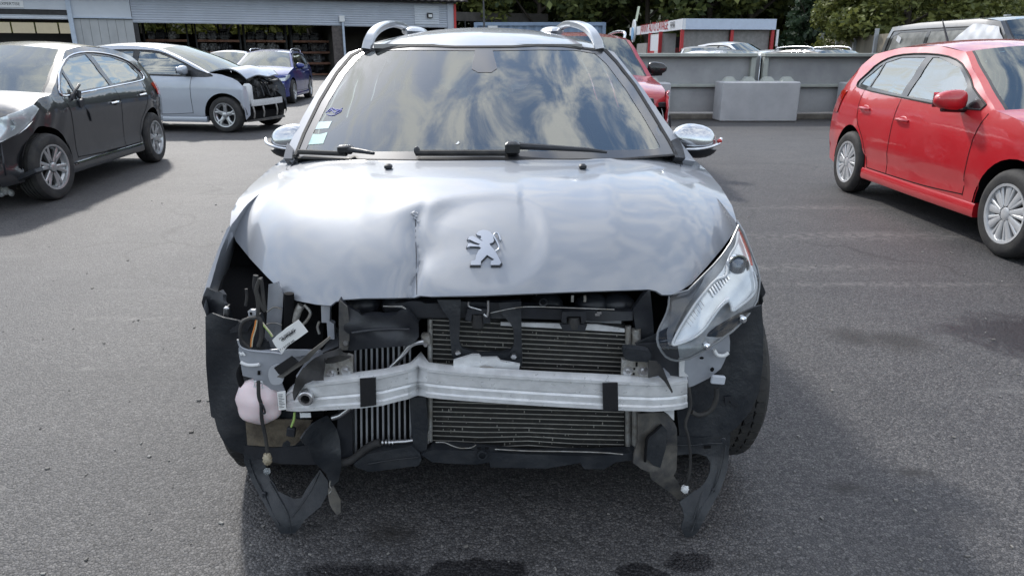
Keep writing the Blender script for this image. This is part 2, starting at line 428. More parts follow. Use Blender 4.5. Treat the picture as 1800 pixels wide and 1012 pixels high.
    for a in ((1216, 988, .075, .042), (845, 1001, .13, .045), (800, 1020, .12, .04), (1112, 1006, .055, .035), (1145, 1014, .05, .03), (620, 1010, .16, .045, .35), (1800, 592, .30, .30, .3), (1720, 580, .22, .1, .5)):
        x = blob(*a); wet = x if wet is None else math_('MAXIMUM', wet, x)
    oil = None
    for a in ((1500, 592, .10, .10, .6), (1580, 600, .13, .12, .5), (1550, 594, .07, .06, .6), (1490, 858, .05, .025, .8), (1605, 830, .05, .02, .8), (690, 935, .06, .04, .9)):
        x = blob(*a); oil = x if oil is None else math_('MAXIMUM', oil, x)
    pale = None
    for a in ((1440, 365, .55, .06, .9), (1500, 415, .9, .10, .9), (1560, 500, .7, .035, .9), (1380, 470, .6, .06, .9), (160, 648, .10, .02, .8), (230, 560, .25, .03, .9), (3, 858, .02, .02, .5), (600, 660, .3, .05, .9)):
        x = blob(*a); pale = x if pale is None else math_('MAXIMUM', pale, x)
    base = mix(math_('MULTIPLY', pale, math_('MULTIPLY', ramp(noise(16, 4), .42, .65), .5)), base, (.27, .255, .24))
    base = mix(math_('MULTIPLY', wet, .95), base, mix(1.0, base, (.25, .25, .27), 'MULTIPLY'))
    base = mix(math_('MULTIPLY', oil, .75), base, (.02, .018, .016))
    L(base, b.inputs['Base Color'])
    rr = nn('ShaderNodeMapRange'); rr.inputs[3].default_value = .62; rr.inputs[4].default_value = .38; L(wet, rr.inputs[0]); L(rr.outputs[0], b.inputs['Roughness'])
    b.inputs['Specular IOR Level'].default_value = .45
    h = math_('ADD', math_('MULTIPLY', math_('SUBTRACT', 1.0, v1.outputs['Distance']), .7), math_('MULTIPLY', c1.outputs[1], .55))
    h = math_('ADD', h, math_('MULTIPLY', math_('SUBTRACT', 1.0, v2.outputs['Distance']), .3)); h = math_('ADD', h, math_('MULTIPLY', noise(28, 3), .8))
    bn = nn('ShaderNodeBump'); bn.inputs['Strength'].default_value = .85; bn.inputs['Distance'].default_value = .0042; L(h, bn.inputs['Height']); L(bn.outputs[0], b.inputs['Normal'])
    return m
M_asph = asphalt()
V = []; F = []
xs = [-400, -120, -40, -15, 0, 15, 40, 120, 400]; ys = [-300, -60, -20, 0, 8, 20, 40, 70, 120, 400]
for y in ys:
    for x in xs: V.append((x, y, 0))
for j in range(len(ys)-1):
    for i in range(len(xs)-1):
        a = j*len(xs)+i; F.append((a, a+1, a+1+len(xs), a+len(xs)))
mesh('ground', V, F, M_asph, loc=Vector((0, 0, 0)), smooth=False, kind='structure', label='dark grey gravelly asphalt of the yard')
# green hills all round the yard
M_hill = mat('hill_green', (.014, .022, .009), .95, col2=(.035, .05, .018), vscale=.5, bump=1, bscale=3)
V = []; F = []; ns = 96; rr_ = [(74, -.5), (84, 4), (100, 12), (125, 24), (165, 34)]
rnd = random.Random(3)
for i in range(ns):
    a = 2*math.pi*i/ns
    for k, (r, z) in enumerate(rr_):
        s = .9+.25*math.sin(a*3+1)+.12*math.sin(a*7); back = .45+.55*sstep(-.2, .5, math.sin(a))
        V.append((r*math.cos(a)*1.0, r*math.sin(a)+6, z if k == 0 else z*s*back+rnd.uniform(-.5, .5)))
n = len(rr_)
for i in range(ns):
    for k in range(n-1):
        F.append((i*n+k, ((i+1) % ns)*n+k, ((i+1) % ns)*n+k+1, i*n+k+1))
mesh('hills', V, F, M_hill, loc=Vector((0, 0, 0)), kind='structure', label='wooded green hills round the yard')

# ================================================================== trees
def leafmat(name, c1, c2, tr=.25):
    m = bpy.data.materials.new(name); m.use_nodes = True; t = m.node_tree; b = t.nodes['Principled BSDF']; b.inputs['Roughness'].default_value = .6
    oi = t.nodes.new('ShaderNodeNewGeometry'); r = t.nodes.new('ShaderNodeValToRGB'); r.color_ramp.elements[0].color = (*c1, 1); r.color_ramp.elements[1].color = (*c2, 1)
    t.links.new(oi.outputs['Random Per Island'], r.inputs[0]); t.links.new(r.outputs[0], b.inputs['Base Color'])
    tl = t.nodes.new('ShaderNodeBsdfTranslucent'); t.links.new(r.outputs[0], tl.inputs[0]); mx = t.nodes.new('ShaderNodeMixShader'); mx.inputs[0].default_value = tr
    t.links.new(b.outputs[0], mx.inputs[1]); t.links.new(tl.outputs[0], mx.inputs[2]); t.links.new(mx.outputs[0], t.nodes['Material Output'].inputs[0]); return m
M_leafd = leafmat('leaf_dark', (.04, .065, .024), (.20, .23, .07)); M_leafm = leafmat('leaf_mid', (.065, .085, .022), (.24, .26, .07))
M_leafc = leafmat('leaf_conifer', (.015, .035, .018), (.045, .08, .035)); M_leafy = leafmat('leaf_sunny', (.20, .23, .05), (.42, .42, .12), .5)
M_bark = mat('bark', (.06, .05, .04), .9, var=.3, bump=.8, bscale=8)
def quads(P, size, rnd, up=.3):
    n = len(P); P = np.array(P); R = np.random.RandomState(rnd.randint(0, 99999))
    d = R.normal(size=(n, 3)); d /= np.linalg.norm(d, axis=1)[:, None]; e = R.normal(size=(n, 3)); e = np.cross(d, e); e /= np.linalg.norm(e, axis=1)[:, None]; f = np.cross(d, e)
    s = size*(.5+R.rand(n, 1)); e = e*s; f = f*s*.6
    V = np.stack([P-e, P-f*.9, P+e, P+f*.9], 1).reshape(-1, 3); F = np.arange(4*n).reshape(-1, 4)
    return V, F
def crown_pts(rnd, n, R, H, kind):
    P = []
    if kind == 'cone':
        while len(P) < n:
            z = rnd.random()**1.15; a = rnd.uniform(0, 6.283); lay = .75+.35*math.sin(z*38+2*math.sin(a*3)); r = R*(1-z)**.8*lay*(.55+.45*rnd.random()**.4)
            P.append((r*math.cos(a), r*math.sin(a), H*z))
    else:
        lobes = []
        for i in range(26):
            a = rnd.uniform(0, 6.283); z = rnd.uniform(.12, 1); rr = R*.75*math.sin(math.pi*min(.96, z*.85+.12))**.7
            lobes.append((rr*math.cos(a), rr*math.sin(a), z*H, R*rnd.uniform(.28, .46)))
        while len(P) < n:
            l = lobes[rnd.randrange(len(lobes))]; v = Vector((rnd.gauss(0, 1), rnd.gauss(0, 1), rnd.gauss(0, 1))).normalized()*(l[3]*rnd.random()**.28)
            P.append((l[0]+v.x, l[1]+v.y, l[2]+v.z*.8))
    return P
PROTO = {}
def tree(loc, h, kind, leaf, seed, label, R=None, group='trees on the slope behind the yard', n=5200, size=.16, trunk=.22):
    rnd = random.Random(seed); key = (kind, leaf.name, seed % 3, n, size)
    if key not in PROTO:
        r2 = random.Random(seed); P = crown_pts(r2, n, .36 if kind != 'cone' else .27, .82 if kind != 'cone' else .93, kind)
        V, F = quads(P, size/8, r2); me = bpy.data.meshes.new('crown'); me.from_pydata(V.tolist(), [], F.tolist()); me.materials.append(leaf); me.update()
        PROTO[key] = me
        tv = []; tf = []
        g = [tubegeo([(0, 0, -.02), (.01, 0, .2), (.0, .01, .5), (0, 0, .8)], lambda t: .022*(1-t)+.004, 8)]
        for i in range(7):
            a = r2.uniform(0, 6.28); z = r2.uniform(.2, .6); g.append(tubegeo([(0, 0, z), (.1*math.cos(a), .1*math.sin(a), z+.08), (.24*math.cos(a), .24*math.sin(a), z+.2)], lambda t: .009*(1-t)+.002, 6))
        tv, tf = join(g); mt = bpy.data.meshes.new('trunk'); mt.from_pydata([tuple(v) for v in tv], [], tf); mt.materials.append(M_bark); PROTO[key+('t',)] = mt
    o = root({'cone': 'conifer_tree', 'round': 'broadleaf_tree', 'bush': 'shrub_tree'}[kind], loc, rnd.uniform(0, 6), label, 'tree', group)
    R = R or 1
    for nm, me, dz in (('trunk', PROTO[key+('t',)], 0), ('crown', PROTO[key], .18 if kind == 'round' else .04)):
        c = bpy.data.objects.new(nm, me); COL.objects.link(c); c.parent = o; c.location = (0, 0, dz*h); c.scale = (h*R, h*R, h)
    return o
# ================================================================== workshop on the left
WA = Vector((-28.5, 39.2, 0)); WB = Vector((-3.8, 49.6, 0)); WD = (WB-WA).normalized(); WN = Vector((WD.y, -WD.x, 0))   # facade line, WN faces the yard
M_facade = mat('facade_cladding', (.42, .455, .52), .5, var=.06, vscale=.8, metal=.1)
M_facade_l = mat('facade_light', (.54, .575, .63), .5, var=.05, vscale=.8)
M_facade_g = mat('facade_grey_panel', (.40, .41, .42), .55, var=.08, vscale=1.2)
M_dark = mat('dark_steel', (.03, .03, .032), .7, var=.3)
M_post = mat('post_paint', (.45, .52, .62), .45, var=.08)
M_rust = mat('rusty_beam', (.16, .07, .045), .8, col2=(.30, .16, .11), vscale=4)
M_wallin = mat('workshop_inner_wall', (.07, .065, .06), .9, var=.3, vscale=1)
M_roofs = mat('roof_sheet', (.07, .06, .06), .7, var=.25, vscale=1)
ws = root('workshop', ((WA+WB)/2), math.atan2(WD.y, WD.x), 'long open-fronted grey workshop with engine racks and a dark corrugated roof', 'building')
WM = Matrix.Translation((WA+WB)/2) @ Matrix.Rotation(math.atan2(WD.y, WD.x), 4, 'Z'); WL = (WB-WA).length
def fx(px, py=60, off=0):      # facade local x at a photograph column
    p = onplane(px, py, (WA+WB)/2-WN*0+WN*off, WN); return (WM.inverted() @ p).x
def fz(px, py, off=0): return onplane(px, py, (WA+WB)/2+WN*off, WN).z
# local frame: x along the facade, -y toward the yard
xL = -WL/2-9; xR = WL/2; x1 = fx(130); x2 = fx(237); x3 = fx(603); x4 = fx(797, 40)
ztop = 4.45; zop = fz(420, 43)
def corr(name, xa, xb, za, zb, y, m, horizontal=True, pitch=.12, depth=.02, th=.04):
    g = []
    V = []; F = []
    if horizontal:
        n = int((zb-za)/pitch)*2; row = [(za+(zb-za)*i/n, (i % 2)*depth) for i in range(n+1)]
        for z, d in row: V += [(xa, y-d, z), (xb, y-d, z)]
        for i in range(n): F.append((2*i, 2*i+1, 2*i+3, 2*i+2))
    else:
        n = int((xb-xa)/pitch)*2
        for i in range(n+1): x = xa+(xb-xa)*i/n; V += [(x, y-(i % 2)*depth, za), (x, y-(i % 2)*depth, zb)]
        for i in range(n): F.append((2*i, 2*i+2, 2*i+3, 2*i+1))
    k = len(V); V += [(xa, y+th, za), (xb, y+th, za), (xb, y+th, zb), (xa, y+th, zb)]; F.append((k, k+3, k+2, k+1))
    return mesh(name, V, F, m, ws, smooth=False)
depthW = 13
# fascias
box('fascia_panel', ((xL+x1)/2, -.10, (fz(60, 17)+ztop)/2+.1), (x1-xL, .16, ztop-fz(60, 17)+.2), M_facade_l, ws)
box('lintel_beam', ((xL+x1)/2, -.04, fz(60, 20)-.06), (x1-xL, .2, .24), M_dark, ws)
corr('shutter_box', xL, x1, fz(60, 34), fz(60, 25), -.1, M_facade_l, True, .09)
box('fascia_panel', ((x1+x2)/2, -.06, (fz(190, 31)+ztop)/2), (x2-x1-.05, .12, ztop-fz(190, 31)), M_facade_l, ws)
box('ledge_trim', ((x1+x2)/2, -.1, fz(190, 31)-.03), (x2-x1, .2, .07), M_post, ws)
npan = 7; zc0 = fz(190, 32)
for i in range(npan):
    wv = (x2-x1)/npan; box('cladding_panel', (x1+wv*(i+.5), -.03, zc0/2-.03), (wv-.014, .07, zc0-.08), M_facade_g, ws)
box('wall_core', ((x1+x2)/2, .12, ztop/2-.05), (x2-x1-.02, .16, ztop-.12), M_dark, ws)
corr('fascia_cladding', x2, x3, zop, ztop-.02, -.06, M_facade, True, .13)
corr('fascia_cladding', x3, x4-.4, fz(700, 48), ztop-.02, -.06, M_facade, True, .13)
corr('fascia_cladding', fx(728, 30), fx(771, 30), fz(750, 44), ztop-.2, -.10, M_facade_l, True, .13)
box('end_panel', (x4-.22, -.08, (ztop+fz(780, 52))/2), (.42, .1, ztop-fz(780, 52)), M_facade, ws)
M_redt = mat('red_trim', (.5, .03, .03), .5)
box('corner_trim', (x4+.06, -.1, 2.2), (.14, .2, 4.4), M_redt, ws)
for x in (x1, ): box('column', (x, -.16, 2.05), (.22, .2, 4.1), M_post, ws)
box('column', (x2+.12, .1, zop/2), (.22, .22, zop), M_dark, ws)
box('column', (x3-.35, .1, zop/2), (.6, .25, zop), mat('column_brown', (.10, .085, .08), .8, var=.3), ws)
tube('downpipe', [(x3, -.2, 0), (x3, -.2, fz(603, 36))], .075, M_post, ws, world=False)
box('hopper', (x3-.05, -.2, fz(603, 34)), (.32, .22, .36), M_white, ws, bev=.02)
box('column', (x4-.5, .1, 1.6), (.14, .14, 3.2), M_facade, ws)
lm = box('wall_lamp', (fx(754, 28), -.2, fz(754, 28)), (.34, .18, .3), M_dark, ws, bev=.02); box('lamp_glass', (fx(754, 28), -.3, fz(754, 28)-.02), (.22, .03, .17), M_white, lm)
# walls, floor, back wall with its high opening, roof
zs = 2.62; zb_ = 2.05
bx0 = x2+.3; bx1 = x3-.8
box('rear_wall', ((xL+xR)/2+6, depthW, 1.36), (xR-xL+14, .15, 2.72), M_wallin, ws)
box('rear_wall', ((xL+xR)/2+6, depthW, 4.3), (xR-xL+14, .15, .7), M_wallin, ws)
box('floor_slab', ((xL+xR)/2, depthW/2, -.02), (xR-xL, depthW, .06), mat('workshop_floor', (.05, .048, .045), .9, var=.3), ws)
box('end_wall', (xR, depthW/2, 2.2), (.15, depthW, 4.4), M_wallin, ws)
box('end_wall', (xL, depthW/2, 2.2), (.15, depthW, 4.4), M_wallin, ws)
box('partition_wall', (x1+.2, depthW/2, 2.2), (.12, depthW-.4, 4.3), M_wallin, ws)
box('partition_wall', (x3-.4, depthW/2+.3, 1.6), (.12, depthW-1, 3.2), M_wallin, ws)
for i in range(26):
    x = xL+.6+i*(xR-xL+10)/26; box('mullion', (x, depthW-.02, 2.6), (.1, .1, 2.8), M_dark, ws)
Ve = []; Fe = []; nr = 170
for i in range(nr+1):
    x = xL-.5+(xR-xL+1.2)*i/nr; z = (i % 2)*.06
    Ve += [(x, -.85, ztop+.12+z), (x, depthW+.6, ztop+.95+z), (x, -.85, ztop+.04+z), (x, depthW+.6, ztop+.87+z)]
for i in range(nr):
    a = 4*i; Fe += [(a, a+4, a+5, a+1), (a+2, a+3, a+7, a+6), (a, a+2, a+6, a+4)]
mesh('corrugated_roof', Ve, Fe, M_roofs, ws, smooth=False)
box('gutter', ((xL+xR)/2, -.5, ztop+.03), (xR-xL, .12, .1), M_dark, ws)
# left bay inner wall, translucent strip windows
yb = 6.0
box('inner_wall', ((xL+x1)/2, yb, 1.25), (x1-xL, .12, 2.5), mat('inner_grey', (.12, .12, .13), .8), ws)
M_trl = mat('translucent_glow_sheet', (.62, .60, .5), .6, var=.12, vscale=2, emis=((.9, .86, .68), .22))  # own glow stands in for daylight coming through from behind
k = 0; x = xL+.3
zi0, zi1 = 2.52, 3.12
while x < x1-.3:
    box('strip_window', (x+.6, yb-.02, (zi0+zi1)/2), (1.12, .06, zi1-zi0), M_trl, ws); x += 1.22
box('inner_lintel', ((xL+x1)/2, yb-.0, 3.5), (x1-xL, .14, .7), mat('inner_lintel_grey', (.16, .15, .15), .8), ws)
box('inner_door', (x3+3.6, 5, 1.2), (2.4, .1, 2.4), mat('panel_beige', (.22, .21, .2), .8, var=.2), ws)
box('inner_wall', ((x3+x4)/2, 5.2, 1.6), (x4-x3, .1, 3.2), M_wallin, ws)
# EXPERTISE sign
sg = onplane(14, 8, (WA+WB)/2+WN*.20, WN)
sgn = root('workshop_sign', sg, math.atan2(WD.y, WD.x), 'small white sign reading EXPERTISE on the workshop fascia', 'sign')
sx1 = (INV[sgn.name] @ onplane(42, 12, (WA+WB)/2+WN*.20, WN)).x; sh = .22
box('sign_board', (sx1-1.35, .0, .02), (2.7, .04, .36), M_white, sgn, bev=.005)
M_ink = mat('black_ink', (.02, .02, .025), .6)
text('sign_lettering', 'EXPERTISE', .20, M_ink, sgn, Matrix.Translation(sg) @ Matrix.Rotation(math.atan2(WD.y, WD.x), 4, 'Z') @ Matrix.Translation((sx1-.62, -.024, .02)) @ Matrix.Rotation(math.pi/2, 4, 'X'))
# racks with engines
def engine_mesh(seed):
    r = random.Random(seed); g = []
    g.append(boxgeo((0, 0, .22), (.46, .34, .3), None, .03)); g.append(boxgeo((0, .0, .42), (.4, .2, .12), None, .03)); g.append(boxgeo((0, 0, .05), (.36, .26, .1), None, .02))
    for i in range(4): g.append(tubegeo([(-.16+i*.11, -.14, .38), (-.16+i*.11, -.24, .33), (-.16+i*.11, -.25, .2)], .022, 6, True, 3))
    for i in range(4):
        c = (r.uniform(-.2, .2), -.19, r.uniform(.08, .4)); g.append(lathe([(0, -.04), (.06, -.04), (.07, 0), (.0, .0)], 10, 'Y', c))
    g.append(ellipsoid((.28, 0, .2), (.12, .14, .15), 8, 6))
    return join(g)
M_engs = [mat('engine_dark', (.035, .035, .04), .45, metal=.5, col2=(.16, .16, .17), vscale=9), mat('engine_alloy', (.22, .22, .23), .45, metal=.6, col2=(.05, .045, .04), vscale=9), mat('engine_black', (.02, .02, .025), .4, metal=.2, var=.3)]
EM = []
for i in range(3):
    v, f = engine_mesh(i); me = bpy.data.meshes.new('engine'); me.from_pydata([tuple(q) for q in v], [], f); me.materials.append(M_engs[i]); EM.append(me)
rndE = random.Random(5)
seg = [(fx(262), fx(337)), (fx(352), fx(428)), (fx(436), fx(508)), (fx(517), fx(583))]
wherer = ['leftmost, nearest the grey cladding wall', 'second from the left, behind the silver hatchback', 'third from the left, behind the blue estate', 'rightmost, beside the white downpipe']
for ri, (xa, xb) in enumerate(seg):
    ry = 3.2; base = WM @ Vector(((xa+xb)/2, ry, 0)); sc = 1.07
    xa2, xb2 = xa*sc-.1, xb*sc-.1
    rk = root('engine_rack', WM @ Vector(((xa2+xb2)/2, ry, 0)), math.atan2(WD.y, WD.x), 'rusty rack of engines in the workshop, '+wherer[ri], 'rack', 'engine racks in the workshop')
    hw = (xb2-xa2)/2; zsv = [.05, .75, 1.42, 2.10]
    for sx_ in (-hw, hw):
        for yy in (-.45, .45): box('upright', (sx_, yy, 1.62), (.1, .1, 3.3), M_dark, rk)
    for z in zsv:
        for yy in (-.45, .45): box('shelf_beam', (0, yy, z), (2*hw-.1, .06, .13), M_rust, rk)
        box('shelf_board', (0, 0, z+.04), (2*hw-.12, .84, .03), M_dark, rk)
        x = -hw+.35
        while x < hw-.3:
            s = rndE.uniform(.9, 1.25); o = bpy.data.objects.new('car_engine', EM[rndE.randrange(3)]); COL.objects.link(o)
            o.location = WM @ Vector(((xa2+xb2)/2+x, ry+rndE.uniform(-.08, .08), z+.058)); o.rotation_euler = (0, 0, math.atan2(WD.y, WD.x)+rndE.uniform(-.5, .5)); o.scale = (s, s, s*rndE.uniform(.9, 1.15))
            o['label'] = 'dark salvaged car engine standing on a rusty rack shelf in the workshop'; o['category'] = 'engine'; o['group'] = 'salvaged engines on the workshop racks'
            x += .52*s+.06
# ================================================================== blue container, car wash, walls
M_cont = mat('container_blue', (.20, .27, .38), .6, var=.15, vscale=1.5)
cy_ = 33.0; ca = U(836, 42, cy_); cbp = U(1062, 42, cy_)
ct = root('shipping_container', ((ca.x+cbp.x)/2, cy_+1.2, 0), 0, 'faded blue corrugated shipping container behind the workshop end', 'container')
cw = cbp.x-ca.x; ch = U(900, 40, cy_).z
V = []; F = []; n = 60
for i in range(n+1):
    x = -cw/2+cw*i/n; d = (0, 0, .05, .05)[i % 4]; V += [(x, -1.2+d, .15), (x, -1.2+d, ch-.12)]
for i in range(n): F.append((2*i, 2*i+2, 2*i+3, 2*i+1))
mesh('side_panel', V, F, M_cont, ct, smooth=False)
box('container_box', (0, .06, ch/2), (cw-.02, 2.3, ch-.1), M_cont, ct)
for z in (.08, ch-.06): box('side_rail', (0, -1.2, z), (cw, .14, .14), M_cont, ct)
for x in (-cw/2, cw/2): box('corner_post', (x, -1.2, ch/2), (.14, .16, ch), M_cont, ct)
wn = U(866, 47, cy_-.1); box('white_hatch', (wn.x-(ca.x+cbp.x)/2, -1.24, wn.z), (.42, .04, .22), M_white, ct)
# car wash
M_cwf = mat('fascia_white', (.72, .74, .78), .4, var=.04); M_cwb = mat('fascia_blue_grey', (.50, .58, .72), .4, var=.04)
M_cwr = mat('carwash_red', (.42, .03, .035), .5, var=.1); M_cww = mat('carwash_wall', (.55, .54, .53), .6, var=.08); M_cwg = mat('carwash_grey', (.24, .235, .23), .7, var=.15)
C0 = U(1200, 40, 34.0); C1 = U(1365, 40, 34.5); C2 = U(1107, 58, 46)
C0.z = C1.z = C2.z = 0
zt = U(1200, 33, 34).z; zb = U(1200, 52, 34).z
cwr = root('car_wash', (C0+C1)/2, 0, 'self-service car wash with red posts and white lettered fascia beyond the concrete wall', 'building')
def wq(name, A, B, z0, z1, m, th=.15, parent=cwr, world=True):
    A = Vector(A); B = Vector(B); d = (B-A).normalized(); n = Vector((d.y, -d.x, 0)); nb = -n*th
    V = [A+Vector((0, 0, z0)), B+Vector((0, 0, z0)), B+Vector((0, 0, z1)), A+Vector((0, 0, z1))]; V = V+[v+nb for v in V]
    F = [(0, 1, 2, 3), (5, 4, 7, 6), (1, 5, 6, 2), (4, 0, 3, 7), (3, 2, 6, 7), (1, 0, 4, 5)]
    return mesh(name, V, F, m, parent, world=world, smooth=False)
zt2 = zt
wq('fascia', C0+Vector((.02, 0, 0)), C1, zb, zt, M_cwb); f2 = wq('lettered_fascia', C2, C0, zb, zt, M_cwf)
C3 = C2+(C1-C0)
rv = [C0, C1, C3, C2]
mesh('roof', [p+Vector((0, 0, zt-.1)) for p in rv]+[p+Vector((0, 0, zt-.02)) for p in rv], [(3, 2, 1, 0), (4, 5, 6, 7)], M_cwf, cwr, world=True, smooth=False)
dR = (C1-C0); 
wq('wall_panel', C0+dR*.02+Vector((0, .3, 0)), C0+dR*.52+Vector((0, .3, 0)), .0, zb, M_cwg); wq('wall_panel', C0+dR*.54+Vector((0, .3, 0)), C0+dR*.96+Vector((0, .3, 0)), 0, zb, M_cwg)
for t in (.0, .53, .97): box('red_post', INV[cwr.name] @ (C0+dR*t+Vector((.05, .15, zb/2))), (.14, .14, zb), M_cwr, cwr)
dL = (C2-C0)
tube('drain_pipe', [C1+Vector((.1, 0, zb)), C1+Vector((.1, 0, 1.7)), C1+Vector((.25, .2, 1.55)), C1+Vector((.25, .2, 0))], .06, M_cwf, cwr, smooth_path=False)
KA = U(1142, 70, 40); KA.z = 0; KB = U(1160, 70, 37.5); KB.z = 0
wq('kiosk_wall', KA, KB, 0, 2.3, M_cww, .8); wq('kiosk_sign', KA+Vector((0, -.06, 0)), KB+Vector((0, -.06, 0)), zb-.9, zb-.15, M_cwf, .06)
wq('red_band', KA+Vector((-.05, -.05, 0)), KB+Vector((.05, -.05, 0)), zb-1.15, zb-.9, M_cwr, .06)
for p in (KA, KB): box('red_post', INV[cwr.name] @ (p+Vector((0, -.1, zb/2))), (.16, .16, zb), M_cwr, cwr)
KC = U(1200, 70, 38.5); KC.z = 0
wq('bay_wall', KB+Vector((.1, .9, 0)), KC+Vector((-.1, .4, 0)), 0, zb-1.0, M_cww); wq('red_band', KB+Vector((.1, .85, 0)), KC+Vector((-.1, .35, 0)), zb-1.0, zb-.75, M_cwr)
KD = U(1120, 70, 44); KD.z = 0; wq('bay_wall', KD, KA+Vector((0, .8, 0)), 0, 1.9, M_cwg)
wq('bay_back', C2+Vector((2.5, .5, 0)), C0+Vector((2.2, 5, 0)), 0, zb-.1, M_dark)
fN = Vector((dL.y, -dL.x, 0)).normalized()
if fN.dot(Vector((0, 0, 0))-C0) < 0: fN = -fN
fdir = (C0-C2).normalized()
def fasc(px, py): return onplane(px, py, C0+fN*.02, fN)
for s_, px, py, sz in (('JANNY AUTO LAVAGE', 1148, 48.5, .62), ('OUVERT', 1182, 42.3, .24), ('7J/7 24H', 1182, 46.8, .24)):
    text('fascia_lettering', s_, sz, M_cwr if sz > .5 else M_ink, f2, frame(fasc(px, py), fdir, fN))
# roundel with a pale flame shape at the fascia's far end
rc = fasc(1115.5, 55); Vd, Fd = lathe([(0, .0), (.42, 0), (.42, .1), (0, .1)], 20, 'Y'); R_ = Matrix(((fdir.x, -fN.x, 0), (fdir.y, -fN.y, 0), (0, 0, 1)))
mesh('round_emblem', [R_ @ Vector((v.x, -v.y, v.z*1.5))+rc for v in Vd], Fd, M_white, f2, world=True)
Vd, Fd = lathe([(0, .1), (.3, .1), (.3, .14), (0, .14)], 20, 'Y'); mesh('emblem_drop', [R_ @ Vector((v.x, -v.y, v.z*1.2-.15))+rc for v in Vd], Fd, mat('emblem_blue', (.25, .45, .7), .4), f2, world=True)
tube('emblem_stalk', [rc+Vector((.05, 0, .55)), rc+Vector((.18, 0, 1.35))], .07, mat('pale_green', (.5, .55, .42), .5), f2)
# concrete wall in front of the cars
M_conc = mat('concrete', (.27, .275, .285), .85, col2=(.43, .435, .44), vscale=1.6, bump=.25, bscale=30, thr=(.25, .75)); M_concl = mat('concrete_light', (.38, .385, .40), .85, col2=(.52, .525, .54), vscale=2.5, bump=.25, bscale=30, thr=(.25, .75))
M_conce = mat('concrete_edge', (.36, .38, .35), .85, var=.12, vscale=3)
YW = G(1300, 209).y; zw = U(1200, 94, YW).z; zmid = U(1200, 151, YW).z
cwl = root('concrete_wall', (U(1330, 200, YW).x, YW, 0), 0, 'waist-high wall of precast grey concrete bay panels with rims, behind the silver car', 'wall')
def cxw(px): return U(px, 150, YW).x-cwl.location.x
xs_ = [cxw(1000), cxw(1333), cxw(1700)]
def panel(xa, xb):
    g = []
    box('panel_face', ((xa+xb)/2, .14, (zw+.12)/2), (xb-xa-.02, .1, zw-.16), M_conc, cwl)
    box('panel_rim', ((xa+xb)/2, .05, zw-.035), (xb-xa, .3, .075), M_conce, cwl, bev=.012)
    box('panel_rib', ((xa+xb)/2, .06, zmid), (xb-xa-.3, .12, .07), M_conce, cwl, bev=.012)
    for x in (xa+.06, xb-.06):
        box('panel_edge', (x, .06, (zmid+zw)/2), (.1, .2, zw-zmid-.05), M_conce, cwl, bev=.012)
panel(cxw(960), cxw(1325)); panel(cxw(1337), cxw(1680))
box('wall_end', (cxw(1331), .2, zw/2), (.12, .1, zw-.1), M_conc, cwl)
box('timber_plinth', (cxw(1320), -.06, .055), (cxw(1560)-cxw(1100), .16, .11), mat('old_timber', (.16, .145, .125), .9, var=.25, vscale=5), cwl, bev=.01)
def lego(name, pxa, pxb, pyt, pyb, Y, label):
    p = G((pxa+pxb)/2, pyb); 
    Y = p.y if Y is None else Y
    A = U(pxa, pyb, Y); B = U(pxb, pyb, Y); h = U(pxa, pyt, Y).z; wv = B.x-A.x
    o = root(name, ((A.x+B.x)/2, Y+.3, 0), 0, label, 'concrete block', 'stacking blocks along the wall')
    box('block_body', (0, 0, h/2), (wv, .6, h), M_concl, o, bev=.025)
    k = max(1, int(wv/.38)); 
    for i in range(k):
        x = -wv/2+wv*(i+.5)/k; V = [(x-.13, -.13, h), (x+.13, -.13, h), (x+.13, .13, h), (x-.13, .13, h), (x-.06, -.07, h+.09), (x+.06, -.07, h+.09), (x+.06, .07, h+.09), (x-.06, .07, h+.09)]
        mesh('stud', V, [(0, 1, 5, 4), (1, 2, 6, 5), (2, 3, 7, 6), (3, 0, 4, 7), (4, 5, 6, 7)], M_conce, o, smooth=False)
    return o
lego('stacking_block', 1266, 1401, 144, 206, YW-.75, 'pale concrete stacking block with studs on top, in front of the wall centre')
lego('stacking_block', 1120, 1176, 146, 206, YW-.7, 'concrete stacking block mostly hidden behind the red off-roader')
lego('stacking_block', 1488, 1560, 146, 206, YW-.7, 'concrete stacking block mostly hidden behind the red hatchback')
# stained boundary wall with posts
M_stain = mat('stained_concrete', (.30, .27, .21), .9, col2=(.12, .105, .08), vscale=1.2, stretch=(1, 1, .25), thr=(.4, .75)); M_postg = mat('post_grey', (.38, .40, .42), .7)
bw = root('boundary_wall', (19, 40, 0), 0, 'brown-stained concrete boundary wall with grey posts below the trees at right', 'wall')
pl = [Vector((15.5, 20, 0)), Vector((17.0, 26, 0)), Vector((19.4, 40, 0)), Vector((21.9, 60, 0))]
for a, b_ in zip(pl, pl[1:]):
    k = max(1, int((b_-a).length/3.2))
    for i in range(k):
        p = a.lerp(b_, i/k); q = a.lerp(b_, (i+1)/k); h = 2.32
        wq('wall_slab', q, p, -.1, h, M_stain, .12, bw)
        box('wall_post', INV[bw.name] @ (p+Vector((-.1, -.05, h/2+.12))), (.16, .16, h+.35), M_postg, bw)
